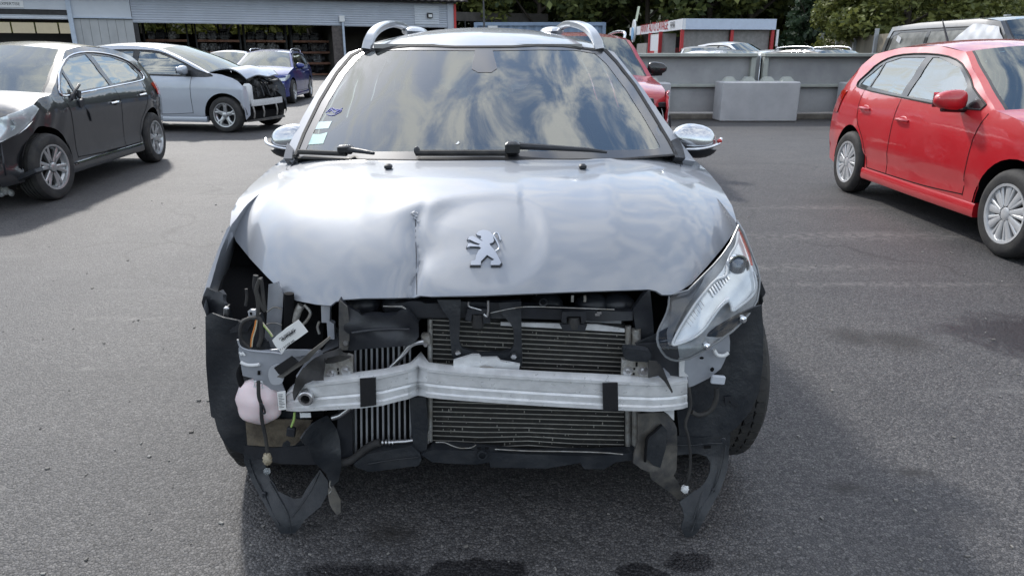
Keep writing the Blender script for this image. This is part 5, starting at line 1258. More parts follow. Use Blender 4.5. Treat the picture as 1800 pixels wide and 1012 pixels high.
# lion badge
LB = cv(780, 380, 8.43, [(485, 285), (520, 250), (585, 229), (650, 238), (700, 262), (728, 300), (748, 385), (735, 412), (680, 432), (702, 470), (770, 545), (805, 610), (855, 710), (825, 745), (695, 745), (703, 690), (752, 664), (645, 598), (555, 690), (550, 745), (400, 745), (412, 690), (472, 672), (488, 600), (520, 535), (560, 497), (528, 474), (400, 469), (350, 486), (368, 432), (400, 424), (440, 440), (520, 455), (545, 440), (452, 402), (400, 374), (360, 370), (380, 330), (432, 318), (500, 350), (560, 388), (590, 395), (545, 365), (560, 345), (555, 318), (508, 308)])
bad = patch('lion_badge', LB, lambda a, b: hoodpt(a, b, .007), M_badge, bon, step=2.2, th=.006, angle=30)
tl_ = cv(780, 380, 8.43, [(765, 545), (822, 500), (800, 420), (762, 350), (742, 305), (775, 275), (815, 292), (845, 382)])
tube('badge_tail', [hoodpt(a, b, .006) for a, b in tl_], lambda t: .0028, M_badge, bad)
LB2 = [(lerp(851, a, 1.07), lerp(440, b, 1.05)+.6) for a, b in LB]
patch('badge_backing', LB2, lambda a, b: hoodpt(a, b, .0035), M_trimb, bad, step=3, th=.003)
for px, py in ((683, 297), (1024, 297)):
    p = hoodpt(px, py, .008); V, F = boxgeo(p, (.026, .03, .02), None, .006); mesh('washer_jet', V, F, M_black, bon, world=True)
# ---- windscreen
def wsf(X, Y):
    x = X-XA(Y); d = Y-2.62-.24*(x/.70)**2
    return .948+.515*d-.035*d*d-.01*(x/.6)**2
wpt = lambda px, py, off=0: onfield(px, py, wsf, 2.4, 3.9, off)
WO = [(515, 279), (532, 236), (560, 178), (590, 128), (616, 97), (633, 88), (680, 84), (720, 79.5), (760, 80), (800, 82), (900, 81.5), (945, 79), (990, 80), (1040, 86), (1066, 88), (1085, 108), (1118, 150), (1152, 205), (1180, 252), (1191, 274), (1100, 282), (950, 284), (760, 285), (600, 283)]
WI = [(538, 264), (552, 232), (578, 180), (607, 131), (634, 99), (650, 91), (700, 88.5), (760, 89), (835, 90), (829, 122), (840, 128), (864, 128), (874, 121), (866, 90), (950, 88.5), (1010, 89), (1046, 95), (1066, 113), (1100, 158), (1134, 212), (1158, 254), (1160, 260), (1150, 263), (1000, 266), (850, 267), (650, 267), (545, 268)]
wsg = patch('windscreen', WO, lambda a, b: wpt(a, b), glass('main_windscreen_glass', (.40, .52, .50), (.95, 1, 1), .0, .03, 2.5), mc, step=16, th=0)
M_frit = mat('frit_black', (.03, .03, .034), .35, coat=1, coat_rough=.08)
patch('windscreen_border', WO, lambda a, b: wpt(a, b, .0015), M_frit, wsg, step=12, th=.0, holes=[WI])
WC = (851, 190)
WE = [(a+(WC[0]-a)*.018, b+(WC[1]-b)*.03) for a, b in WO]
patch('windscreen_moulding', WO, lambda a, b: wpt(a, b, .004), M_rubber, wsg, step=12, th=.003, holes=[WE])
patch('vent_sticker', cv(460, 30, 3.489, [(345, 645), (432, 640), (410, 685), (328, 690)]), lambda a, b: wpt(a, b, .0012), mat('sticker_pale_blue', (.42, .58, .62), .5, col2=(.30, .46, .5), vscale=160), wsg, step=9, th=0)
patch('inspection_sticker', cv(460, 30, 3.489, [(315, 718), (352, 722), (405, 708), (378, 778), (275, 785)]), lambda a, b: wpt(a, b, .0012), mat('sticker_pale_green', (.40, .62, .58), .5, col2=(.30, .5, .48), vscale=160), wsg, step=9, th=0)
M_bmk = mat('blue_marker', (.10, .12, .5), .5)
for pts in ([(395, 590), (430, 560), (470, 580), (495, 560)], [(400, 600), (440, 605), (490, 575), (440, 570), (410, 585)], [(425, 565), (450, 590), (475, 570)]): tube('marker_scrawl', [wpt(a, b, .001) for a, b in cv(460, 30, 3.489, pts)], .0016, M_bmk, wsg)
for pts in ([(1215, 240), (1250, 236), (1252, 250)], [(1225, 250), (1236, 262)]): pass
patch('sensor_patch', [(838, 91), (862, 91), (866, 112), (836, 112)], lambda a, b: wpt(a, b, -.009), mat('sensor_grey', (.10, .09, .095), .5), wsg, step=9, th=.004)
patch('paper_scrap', [(801, 254), (806, 249), (808, 252), (804, 255)], lambda a, b: wpt(a, b, .002), M_white, wsg, step=5, th=0)
# pillars
def pill(pts, nm='a_pillar', m=M_silver, off=-.006): return patch(nm, pts, lambda a, b: wpt(a, b, off), m, mc, step=9, th=.03)
pill([(633, 84), (612, 90), (592, 109), (562, 150), (530, 205), (508, 250), (497, 279), (518, 281), (535, 234), (561, 178), (592, 127), (616, 98), (634, 90)])
pill([(1063, 84), (1080, 90), (1098, 112), (1132, 155), (1168, 207), (1196, 245), (1224, 282), (1190, 277), (1179, 252), (1151, 205), (1117, 151), (1084, 109), (1064, 91)])
pill([(506, 252), (516, 262), (514, 280), (499, 280)], 'cowl_corner_trim', M_trimb, .004); pill([(1180, 248), (1192, 243), (1200, 262), (1204, 279), (1186, 278)], 'cowl_corner_trim', M_black, .004)
patch('cowl_panel', [(505, 276), (1205, 276), (1205, 292), (505, 292)], lambda a, b: wpt(a, b, -.02), M_black, mc, step=30, th=.01)
# wipers
def wtube(nm, pts, r, off, par, m=M_black): return tube(nm, [wpt(a, b, off) for a, b in pts], r, m, par, seg=8)
w1 = wtube('wiper', [(530, 273), (570, 275), (612, 277)], .010, .018, mc, M_rubber); wtube('wiper_arm', [(605, 272), (640, 277), (662, 281)], lambda t: .012-.006*t, .03, w1); V, F = boxgeo(wpt(613, 274, .03), (.06, .03, .035), None, .008); mesh('wiper_joint', V, F, M_trimb, w1, world=True)
w2 = wtube('wiper', [(733, 276), (800, 276), (890, 276)], .0115, .018, mc, M_rubber); wtube('wiper_arm', [(900, 269), (960, 272), (1030, 276), (1062, 280)], lambda t: .014-.009*t, .032, w2); V, F = boxgeo(wpt(900, 272, .03), (.055, .05, .05), None, .01); mesh('wiper_joint', V, F, M_trimb, w2, world=True)
V, F = ellipsoid(wpt(735, 273.5, .022), (.012, .012, .016), 10, 8); mesh('wiper_tip', V, F, M_black, w2, world=True)
# ---- roof rails
for pts, nm in (([(645, 88, 3.64), (648, 74, 3.66), (655, 60, 3.72), (667, 49, 3.88), (684, 43, 4.15), (701, 44, 4.6), (714, 50, 5.0), (722, 56, 5.2)], 'left'), ([(1053, 88, 3.64), (1050, 74, 3.66), (1042, 60, 3.72), (1030, 49, 3.88), (1013, 43, 4.15), (996, 43, 4.6), (985, 49, 5.0), (978, 55, 5.2)], 'right')):
    p = [U(*q) for q in pts]; p = [Vector(q) for q in smooth_poly([tuple(q) for q in p], False, 5)]
    V, F = barsweep(p, lambda t: .048-.014*t, lambda t: .034, Vector((1, 0, 0))); rl = mesh('roof_rail', V, F, M_rail, mc, world=True, angle=30)
    V, F = ellipsoid(p[0]+Vector((0, .03, -.010)), (.030, .04, .008), 14, 8); mesh('rail_foot_gasket', V, F, M_black, rl, world=True)
    V, F = ellipsoid(U(pts[-1][0]+(8 if nm == 'left' else -8), 57, 5.0), (.08, .28, .035), 14, 8); mesh('rail_rear_foot', V, F, M_rail, rl, world=True)
tube('roof_aerial', [U(851, 50, 4.75), U(850.5, 20, 4.78), U(849.5, -5, 4.82)], lambda t: .007-.0035*t, M_black, mc)
# ---- door mirrors
for sd in (-1, 1):
    c = U(512 if sd < 0 else 1222, 247, 3.2 if sd < 0 else 3.14)
    def fn(v): return Vector((math.copysign(abs(v.x)**.8, v.x)*(1-.12*v.x*sd), math.copysign(abs(v.y)**.9, v.y), v.z*(1 if v.z > 0 else .75)))
    V, F = ellipsoid(c, (.098, .066, .069), 28, 18, fn, Matrix.Rotation(.12*sd, 3, 'Z') @ Matrix.Rotation(.20*sd, 3, 'Y'))
    mr = mesh('door_mirror', V, F, M_capm, mc, world=True)
    V, F = ellipsoid(c+Vector((0, .004, -.022)), (.100, .068, .054), 24, 14, lambda v: Vector((v.x, v.y, min(v.z, -.1))), Matrix.Rotation(.12*sd, 3, 'Z') @ Matrix.Rotation(.12*sd, 3, 'Y')); mesh('mirror_lower_shell', V, F, M_black, mr, world=True)
    V, F = tubegeo([c+Vector((-.05*sd, -.06, -.030)), c+Vector((.02*sd, -.070, -.026)), c+Vector((.09*sd, -.045, -.010)), c+Vector((.112*sd, 0, .008))], .006, 8); mesh('indicator_strip', V, F, M_chromesoft, mr, world=True)
    if sd > 0: V, F = ellipsoid(c+Vector((.096*sd, -.035, .002)), (.012, .012, .009), 10, 8); mesh('indicator_lamp', V, F, M_red, mr, world=True)
    V, F = tubegeo([c+Vector((-.06*sd, .02, -.05)), c+Vector((-.13*sd, .05, -.07)), c+Vector((-.2*sd, .08, -.08))], .035, 10); mesh('mirror_foot', V, F, M_black, mr, world=True)
# ---- cabin
IY = Matrix.Identity(3)
def wbox(nm, c, s, m, par=mc, R=None, bev=.0, **k):
    V, F = boxgeo(c, s, R, bev); return mesh(nm, V, F, m, par, world=True, **k)
wbox('dashboard_top', (-.1, 3.02, .90), (1.24, .5, .10), mat('dash_grey', (.09, .09, .095), .8), bev=.04)
V, F = ellipsoid((XA(3.1)+.33, 3.0, .945), (.22, .14, .06), 20, 10); mesh('instrument_hood', V, F, M_seat, mc, world=True)
V, F = lathe([(.165+.015*math.cos(a), .015*math.sin(a)) for a in np.linspace(0, 2*math.pi, 8, endpoint=False)], 32, 'Y', closed=True)
Rw = Matrix.Rotation(-.42, 3, 'X'); mesh('steering_wheel', [Rw @ v+Vector((XA(3.3)+.33, 3.38, .93)) for v in V], F, M_void, mc, world=True)
for x in (-.34, .34):
    st = wbox('seat', (XA(3.9)+x, 3.85, .52), (.5, .5, .2), M_seat, bev=.07)
    wbox('backrest', (XA(4.1)+x, 4.15, .86), (.48, .16, .58), M_seat, st, Matrix.Rotation(-.22, 3, 'X'), .07); wbox('headrest', (XA(4.2)+x, 4.24, 1.10), (.26, .1, .16), M_seat, st, None, .05)
st = wbox('rear_bench', (XA(4.9), 4.85, .75), (1.2, .5, .6), M_seat, bev=.08)
for x in (-.42, 0, .42): wbox('headrest', (XA(5)+x, 5.0, 1.13), (.24, .1, .15), M_seat, st, None, .05)
V, F = ellipsoid((XA(3.4), 3.42, 1.27), (.12, .02, .04), 14, 8); mesh('rear_view_mirror', V, F, M_void, mc, world=True)
M_head = mat('headlining', (.34, .34, .33), .9)
V, F = boxgeo((XA(4.4), 4.45, 1.375), (1.0, 1.7, .02)); mesh('headlining', V, F, M_head, mc, world=True)
# ---- engine bay body
wbox('bay_floor', (XA(2.3), 2.35, .30), (1.1, .75, .04), M_void)
wbox('bulkhead', (XA(2.7), 2.72, .62), (1.3, .06, .55), M_void)
wbox('engine_block', (XA(2.3), 2.30, .56), (.62, .36, .42), mat('engine_dark', (.03, .03, .03), .5), bev=.05)
for sd in (-1, 1):
    wbox('inner_wing', (XA(2.2)+sd*.56, 2.40, .55), (.03, .6, .40), M_void)
    wbox('chassis_leg', (XA(2.1)+sd*.47, 2.15, .46), (.09, .75, .11), M_primer, bev=.015)
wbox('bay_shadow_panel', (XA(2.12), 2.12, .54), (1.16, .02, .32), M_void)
for px in (640, 700, 960, 1040, 1085):
    p = U(px, 535, 1.93); V, F = ellipsoid(p, (.05, .04, .035), 14, 8); mesh('bay_component', V, F, M_black, mc, world=True)
# dark wheel housings seen where the lamp is missing
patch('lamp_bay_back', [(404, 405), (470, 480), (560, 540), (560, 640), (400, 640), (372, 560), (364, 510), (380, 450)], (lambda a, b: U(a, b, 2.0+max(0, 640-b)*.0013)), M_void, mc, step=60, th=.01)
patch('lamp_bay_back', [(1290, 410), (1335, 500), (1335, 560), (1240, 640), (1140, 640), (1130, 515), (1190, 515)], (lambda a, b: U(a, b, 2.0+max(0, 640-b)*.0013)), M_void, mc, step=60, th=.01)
# front wing edge on the left, folded sheet metal lip
patch('wing_edge_lip', [(404, 396), (399, 402), (384, 437), (369, 478), (357, 518), (357, 522), (363, 522), (367, 514), (376, 480), (391, 440), (406, 408)], lambda a, b: U(a, b, 1.97+(522-b)*.0017), M_silver, mc, step=8, th=.02)
patch('wing_edge_lip', [(1296, 385), (1308, 405), (1322, 440), (1332, 480), (1338, 505), (1332, 505), (1325, 480), (1314, 440), (1300, 408)], lambda a, b: U(a, b, 1.97+(522-b)*.0017), M_silver, mc, step=8, th=.02)
# ---- wheel arch liners
LL = [(361, 556), (372, 550), (392, 558), (430, 566), (470, 600), (500, 690), (560, 780), (562, 806), (470, 804), (425, 797), (402, 787), (390, 772), (382, 755), (377, 735), (371, 732), (366, 690), (362, 640)]
def linerY(a, b): 
    t = abs(a-852)/490; return U(a, b, 1.838+.03*max(0, t-.72)**1.3*3.6+.010*math.sin(a*.05+b*.03))
patch('wheel_arch_liner', LL, linerY, M_liner, mc, step=14, th=.006)
RL = [(1339, 536), (1342, 580), (1341, 640), (1334, 690), (1318, 725), (1296, 750), (1275, 766), (1240, 772), (1195, 772), (1188, 700), (1205, 650), (1230, 600), (1260, 575), (1300, 552), (1325, 540)]
patch('wheel_arch_liner', RL, linerY, M_liner, mc, step=14, th=.006)
patch('liner_opening_flap', cv(1080, 640, 3.164, [(612, 182), (650, 178), (678, 205), (690, 245), (655, 225), (640, 200), (618, 235)]), flat(1.835), M_black, mc, step=8, th=.004)
# lower flaps
LF = cv(340, 640, 3.373, [(297, 525), (300, 580), (345, 690), (400, 790), (460, 900), (518, 1004), (604, 1002), (660, 920), (755, 842), (800, 760), (797, 690), (750, 622), (702, 690), (668, 740), (640, 792), (598, 798), (545, 772), (500, 750), (478, 705), (455, 680), (430, 620), (425, 560), (420, 525), (350, 528)])
def lfY(a, b):
    fold = abs(a-505)/60.0
    return U(a, b, 1.835-.115*sstep(800, 937, b)+.03*min(1.5, fold)*(sstep(800, 900, b)))
lf_ = patch('torn_splash_shield', LF, lfY, M_liner, mc, step=8, th=.005, angle=25)
V, F = boxgeo(U(465, 869, 1.79), (.012, .01, .02), None, .003); mesh('clip', V, F, M_black, lf_, world=True)
RF = cv(1080, 640, 3.164, [(345, 398), (420, 402), (490, 408), (560, 392), (600, 385), (645, 380), (642, 440), (630, 580), (612, 640), (590, 700), (560, 755), (530, 805), (492, 880), (455, 945), (400, 966), (385, 945), (370, 905), (388, 848), (378, 800), (360, 765), (395, 740), (430, 712), (470, 690), (500, 660), (522, 620), (532, 590), (535, 545), (512, 512), (460, 496), (400, 500), (345, 506)])
rf_ = patch('torn_splash_shield', RF, lambda a, b: U(a, b, 1.84-.10*sstep(780, 943, b)+.006*math.sin(a*.09)), M_liner, mc, step=8, th=.005)
for p in ((605, 420), (545, 700)):
    (a, b), = cv(1080, 640, 3.164, [p]); V, F = lathe([(0, -.004), (.006, -.004), (.008, 0)], 12, 'Y', U(a, b, 1.79)); mesh('clip', V, F, M_black, rf_, world=True)
(a, b), = cv(1080, 640, 3.164, [(518, 460)]); patch('slot', [(a-6, b-2), (a+6, b-3), (a+6, b+2), (a-6, b+3)], flat(1.825), M_void, rf_, step=8, th=.002)
for pts in ([(330, 560), (360, 650), (430, 790), (510, 950)], [(455, 690), (500, 770), (560, 880), (580, 985)], [(745, 640), (700, 740), (640, 830), (590, 900)]):
    tube('shield_rib', [lfY(a, b)+Vector((0, -.003, 0)) for a, b in cv(340, 640, 3.373, pts)], .0022, M_liner, lf_)
for pts in ([(620, 450), (600, 560), (560, 680), (480, 800), (430, 930)], [(350, 450), (440, 450), (520, 440), (600, 440)], [(500, 680), (470, 760), (440, 860)]):
    tube('shield_rib', [U(a, b, 1.836-.10*sstep(780, 943, b)) for a, b in cv(1080, 640, 3.164, pts)], .0022, M_liner, rf_)
# dusty air guide on the right
DG = cv(1080, 640, 3.164, [(130, 275), (270, 265), (300, 280), (335, 325), (348, 360), (350, 470), (345, 590), (330, 618), (352, 650), (370, 690), (378, 755), (350, 748), (300, 705), (205, 638), (195, 600), (150, 582), (105, 548), (110, 500), (130, 430)])
dg = patch('air_guide', DG, flat(1.80, gx=.0006, cx=1150, wob=.006), M_dusty, mc, step=10, th=.005, angle=30)
patch('air_guide_web', cv(1080, 640, 3.164, [(265, 335), (292, 365), (285, 470), (255, 575), (215, 560), (175, 520), (178, 440), (200, 385), (230, 365)]), flat(1.788, gx=.0006, cx=1150), M_liner, dg, step=10, th=.004)
tube('air_guide_rim', [flat(1.786, gx=.0006, cx=1150)(a, b) for a, b in cv(1080, 640, 3.164, [(170, 540), (176, 450), (185, 405), (225, 370), (262, 335)])], .004, M_void, dg)
patch('white_bracket_strip', cv(1080, 640, 3.164, [(275, 262), (332, 252), (332, 312), (318, 300), (300, 278)]), flat(1.79), M_alu, mc, step=9, th=.003)
# torn black guide and dangling tag on the left
TG = cv(340, 640, 3.373, [(638, 442), (668, 395), (705, 355), (760, 325), (800, 308), (815, 330), (850, 382), (868, 450), (874, 520), (878, 600), (862, 690), (822, 722), (805, 690), (790, 652), (760, 620), (722, 590), (700, 545), (682, 500), (655, 470)])
tg_ = patch('torn_air_guide', TG, flat(1.775, gx=.0012, cx=570, wob=.010, wf=.05), M_liner, mc, step=8, th=.005, angle=30)
patch('dangling_tag', cv(340, 640, 3.373, [(800, 735), (828, 722), (850, 765), (872, 805), (873, 878), (850, 894), (825, 860), (808, 830), (797, 772)]), flat(1.765, wob=.004), M_dusty, tg_, step=6, th=.003)
tube('tag_cord', [flat(1.765)(a, b) for a, b in cv(340, 640, 3.373, [(812, 690), (808, 720), (822, 740), (805, 765)])], .0022, M_cast, tg_)
patch('fibre_panel', cv(340, 640, 3.373, [(308, 332), (420, 325), (520, 330), (600, 325), (705, 330), (668, 400), (640, 445), (600, 480), (480, 490), (320, 478)]), flat(1.822, wob=.004), mat('dirty_fibre', (.06, .048, .035), .8, col2=(.15, .125, .09), vscale=16, bump=.4, bscale=60), mc, step=12, th=.006)
patch('lower_shield', cv(340, 640, 3.373, [(300, 480), (480, 495), (700, 480), (745, 560), (735, 596), (520, 590), (400, 560), (300, 525)]), flat(1.828), M_black, mc, step=14, th=.006)
# ---- washer bottle
V, F = ellipsoid(U(455, 706, 1.805), (.064, .038, .070), 26, 18, lambda v: v*(1+.05*math.sin(v.x*4+1)*math.cos(v.z*5)+.03*math.sin(v.z*9)))
M_bottle = mat('pink_translucent_plastic', (.86, .72, .74), .35, var=.05, vscale=5); M_bottle.node_tree.nodes['Principled BSDF'].inputs['Subsurface Weight'].default_value = .35; M_bottle.node_tree.nodes['Principled BSDF'].inputs['Subsurface Radius'].default_value = (.05, .03, .03)
wbot = mesh('washer_bottle', V, F, M_bottle, mc, world=True)
tube('bottle_seam', [U(a, b, 1.788) for a, b in cv(340, 640, 3.373, [(372, 238), (400, 222), (425, 205)])], .003, M_white, wbot)
tube('bottle_neck', [U(432, 690, 1.80), U(424, 672, 1.80), U(421, 655, 1.81), U(428, 640, 1.82)], .009, M_void, wbot)
# ---- grey lamp bracket on the left
BL = cv(340, 360, 1.6865, [(134, 422), (150, 428), (200, 432), (245, 428), (280, 430), (330, 430), (372, 436), (330, 446), (296, 452), (272, 470), (258, 500), (262, 530), (272, 556), (252, 552), (225, 545), (204, 540), (184, 530), (176, 514), (146, 506), (140, 470), (134, 440)])
bl = patch('lamp_bracket', BL, flat(1.79, wob=.0015), M_primer, mc, step=9, th=.004)
patch('bracket_pocket', smooth_poly(cv(340, 360, 1.6865, [(236, 476), (262, 474), (268, 500), (262, 528), (234, 532), (222, 510), (224, 488)]), True, 3), flat(1.782), mat('bracket_pale', (.5, .52, .56), .35, metal=.2), bl, step=7, th=.006)
tube('pressed_rib', [U(a, b, 1.782) for a, b in cv(340, 360, 1.6865, [(140, 466), (160, 474), (186, 474), (196, 472)])], .005, M_white, bl)
tube('pressed_rib', [U(a, b, 1.784) for a, b in cv(340, 360, 1.6865, [(136, 436), (143, 444), (146, 438), (152, 446)])], .003, M_white, bl)
patch('slot', cv(340, 360, 1.6865, [(190, 492), (198, 492), (198, 504), (190, 504)]), flat(1.784), M_void, bl, step=6, th=.002)
tube('slot_frame', [U(a, b, 1.783) for a, b in cv(340, 360, 1.6865, [(182, 522), (204, 524), (205, 541), (180, 538), (182, 522)])], .0022, M_white, bl, smooth_path=False)
tube('bracket_top_flange', [U(a, b, 1.785) for a, b in cv(340, 470, 5.06, [(395, 640), (415, 700), (470, 730), (560, 745), (700, 755), (790, 770)])], .0028, M_primer, bl)
# pale bracket behind
patch('cross_bracket', cv(340, 470, 5.06, [(830, 728), (1000, 730), (1130, 735), (1090, 770), (980, 840), (940, 835), (880, 790)]), flat(1.80), mat('bracket_grey2', (.30, .31, .34), .4, metal=.3), mc, step=9, th=.004)
tube('bracket_hole', [U(a, b, 1.794) for a, b in cv(340, 470, 5.06, [(945, 765), (960, 745), (980, 765), (960, 782), (945, 765)])], .0025, M_void, mc)
# body rail post
RP = cv(340, 470, 5.06, [(668, 150), (745, 130), (800, 235), (795, 350), (782, 500), (788, 740), (560, 728), (585, 660), (620, 590), (650, 500), (655, 400), (662, 270)])
rp = patch('body_rail', RP, lambda a, b: U(a, b, 1.90+.00055*abs(a-484)), M_primer, mc, step=8, th=.03)
for pts in ([(655, 395), (720, 352), (785, 372)], [(652, 505), (720, 492), (785, 512)]): tube('panel_seam', [U(a, b, 1.895) for a, b in cv(340, 470, 5.06, pts)], .0022, M_cast, rp)
patch('inner_post', cv(340, 470, 5.06, [(1135, 340), (1215, 335), (1210, 480), (1250, 500), (1255, 640), (1195, 635), (1185, 490), (1140, 490)]), flat(1.86), M_primer, mc, step=9, th=.02)
for pts, r, m in (([(900, 480), (930, 390), (960, 335)], .011, M_cast), ([(985, 330), (1040, 400), (1010, 470), (970, 510)], .0045, M_cast), ([(555, 70), (548, 180), (590, 300), (640, 390)], .007, M_rubber), ([(600, 90), (615, 200), (625, 300), (640, 380)], .005, M_rubber),
    ([(850, 230), (855, 420), (850, 560)], .014, M_void), ([(1120, 480), (1105, 530), (1120, 590)], .004, M_cast), ([(470, 190), (475, 260), (465, 340)], .004, M_rubber)):
    tube('bay_hose', [U(a, b, 1.88) for a, b in cv(340, 470, 5.06, pts)], r, m, mc)
patch('relay_box', cv(340, 470, 5.06, [(400, 490), (470, 470), (520, 500), (480, 570), (410, 570), (330, 580), (325, 560), (350, 545)]), flat(1.82), M_black, mc, step=9, th=.03)
patch('bay_tray', cv(340, 470, 5.06, [(470, 450), (580, 430), (610, 520), (600, 680), (520, 720), (480, 600)]), flat(1.83), M_black, mc, step=14, th=.03)
patch('white_clip', cv(340, 470, 5.06, [(483, 390), (500, 378), (545, 380), (556, 425), (540, 440), (492, 438)]), flat(1.84), mat('clip_grey', (.45, .46, .48), .4), mc, step=5, th=.012)
patch('clip_hole', cv(340, 470, 5.06, [(500, 398), (520, 398), (522, 424), (502, 424)]), flat(1.836), M_void, mc, step=5, th=.001)
# torn end fitting at the wing tip
EF = cv(340, 470, 5.06, [(72, 310), (90, 240), (118, 178), (150, 195), (200, 218), (235, 210), (266, 235), (262, 262), (268, 300), (282, 345), (305, 350), (330, 430), (352, 520), (320, 545), (262, 560), (228, 568), (192, 530), (188, 490), (215, 470), (205, 440), (156, 405), (100, 385), (84, 350)])
ef = patch('wing_end_fitting', EF, flat(1.90, gx=-.0007, cx=400, wob=.007, wf=.12), M_black, mc, step=6, th=.012, angle=25)
V, F = boxgeo(U(398, 548, 1.88), (.014, .012, .032), Matrix.Rotation(.15, 3, 'Y'), .004); mesh('steel_clip', V, F, M_steel, ef, world=True)
tube('wire_ring', [U(a, b, 1.875) for a, b in cv(340, 470, 5.06, [(235, 485), (195, 490), (188, 530), (225, 565), (262, 555)])], .004, M_rubber, ef)
patch('bright_edge', cv(340, 470, 5.06, [(228, 560), (262, 540), (300, 535), (330, 545), (300, 556), (240, 570)]), flat(1.868), M_alu, ef, step=6, th=.002)
# wiring
for pts, r, c in (([(570, 450), (500, 455), (440, 490), (415, 560), (425, 640), (470, 690), (510, 725)], .0050, M_rubber), ([(560, 450), (500, 460), (450, 480)], .002, mat('wire_yellow', (.5, .42, .08), .5)), ([(560, 450), (545, 530), (520, 620), (512, 705)], .0024, mat('wire_orange', (.62, .22, .05), .5)),
    ([(570, 452), (555, 540), (528, 630), (520, 705)], .0018, mat('wire_cream', (.6, .55, .4), .5)), ([(580, 450), (620, 510), (670, 570), (700, 615)], .0022, mat('wire_green', (.35, .5, .15), .5)), ([(588, 448), (630, 508), (680, 570), (708, 612)], .0018, mat('wire_cream', (.6, .55, .4), .5)),
    ([(570, 450), (575, 330), (560, 200), (590, 100)], .005, M_rubber), ([(560, 440), (600, 480), (604, 620), (575, 700)], .006, M_rubber)):
    tube('loose_wire', [U(a, b, 1.80) for a, b in cv(340, 470, 5.06, pts)], r, c, mc)
# parts tag
TGp = cv(340, 470, 5.06, [(700, 645), (745, 600), (830, 535), (935, 465), (975, 510), (1020, 570), (930, 635), (850, 690), (812, 730), (788, 768), (760, 735), (722, 690)])
M_paper = mat('tag_paper', (.80, .80, .79), .6)
tagY = lambda a, b: U(a, b, 1.755+.00035*(a-500)+.0006*max(0, 500-a))
tag = patch('parts_tag', TGp, tagY, M_paper, mc, step=5, th=.0015)
def tagtxt(s, x, y, sz):
    (a, b), = cv(340, 470, 5.06, [(x, y)]); (c, d), = cv(340, 470, 5.06, [(x+90, y-62)])
    p = tagY(a, b)+Vector((0, -.0035, 0)); q = tagY(c, d)+Vector((0, -.0035, 0)); text('tag_print', s, sz, M_ink, tag, frame(p, q-p, Vector((0, -.92, .38))), .0002)
tagtxt('PM 35057 AC', 835, 590, .0085); tagtxt('C6P77B5K1', 850, 608, .009); tagtxt('LT / ROTE MIL', 835, 690, .0085)
for i in range(16):
    x = 785+i*7.6; y = 648-i*5.2; (a, b), = cv(340, 470, 5.06, [(x, y)]); (c, d), = cv(340, 470, 5.06, [(x+10, y-22)])
    if i % 5 != 3: tube('bar_code_bar', [tagY(a, b)+Vector((0, -.002, 0)), tagY(c, d)+Vector((0, -.002, 0))], .0006+.0005*(i % 3 == 0), M_ink, tag, smooth_path=False, seg=4)
# rubber strips and black flap above the beam
patch('black_flap', cv(340, 470, 5.06, [(716, 893), (870, 790), (932, 842), (775, 955), (755, 945)]), flat(1.735), M_trimb, mc, step=8, th=.006)
patch('torn_rubber_strip', cv(340, 470, 5.06, [(740, 972), (830, 900), (940, 838), (1060, 730), (1150, 660), (1215, 612), (1222, 628), (1160, 690), (1080, 760), (1030, 822), (960, 870), (870, 925), (790, 985)]), flat(1.745, wob=.006), M_dusty, mc, step=7, th=.005)
patch('torn_black_felt', [(516, 703), (514, 690), (519, 668), (531, 648), (555, 628), (575, 618), (600, 612), (604, 622), (570, 630), (569, 668), (548, 668), (535, 676), (524, 690)], flat(1.735, wob=.008, wf=.09), M_rubber, mc, step=7, th=.005, angle=25)
# hanging loom and fog lamp plug on the left
hl1 = tube('hanging_loom', [U(a, b, 1.76) for a, b in cv(340, 640, 3.373, [(385, 100), (388, 190), (402, 240), (405, 320), (425, 420), (440, 520)])], .0052, M_rubber, mc)
tube('loom_clip', [U(a, b, 1.75) for a, b in cv(340, 640, 3.373, [(400, 230), (415, 250), (425, 285), (410, 288), (398, 250)])], .0026, M_black, hl1)
V, F = ellipsoid(U(470, 806, 1.76), (.0125, .012, .019), 14, 12, lambda v: v*(1+.15*math.sin(v.x*9+v.z*11))); mesh('muddy_plug', V, F, mat('dried_mud', (.5, .44, .33), .9, col2=(.25, .2, .13), vscale=60, bump=.5, bscale=150), hl1, world=True)
V, F = ellipsoid(U(469.5, 828, 1.76), (.0095, .0095, .011), 14, 10); mesh('small_bulb', V, F, mat('bulb_glass', (.7, .75, .78), .05, trans=.8), hl1, world=True)
hl2 = tube('hanging_loom', [U(a, b, 1.78) for a, b in cv(1080, 640, 3.164, [(415, 130), (425, 230), (395, 330), (410, 400), (422, 500), (418, 600), (400, 672)])], .0042, M_rubber, mc)
V, F = ellipsoid(U(1204, 859, 1.78), (.0105, .01, .013), 14, 12, lambda v: v*(1+.2*math.sin(v.x*8+v.z*13))); mesh('muddy_plug', V, F, M_white, hl2, world=True)
tube('bay_hose', [U(a, b, 1.80) for a, b in cv(1080, 640, 3.164, [(430, 265), (470, 282), (530, 260), (565, 200), (568, 130)])], .007, M_rubber, mc)
V, F = boxgeo(U(1262, 667, 1.79), (.038, .012, .026), Matrix.Rotation(.1, 3, 'Y'), .003); mesh('white_module', V, F, mat('module_pale', (.5, .53, .58), .45), mc, world=True)
tube('green_wires', [U(a, b, 1.78) for a, b in cv(340, 640, 3.373, [(600, 285), (595, 330), (580, 370)])], .0035, MATS['wire_green'], mc)
V, F = boxgeo(U(512, 758, 1.78), (.024, .016, .028), Matrix.Rotation(.2, 3, 'Y'), .003); mesh('loose_connector', V, F, M_black, mc, world=True)
V, F = boxgeo(U(537, 729, 1.775), (.030, .004, .014), None, .0); mesh('white_sticker', V, F, M_white, mc, world=True)
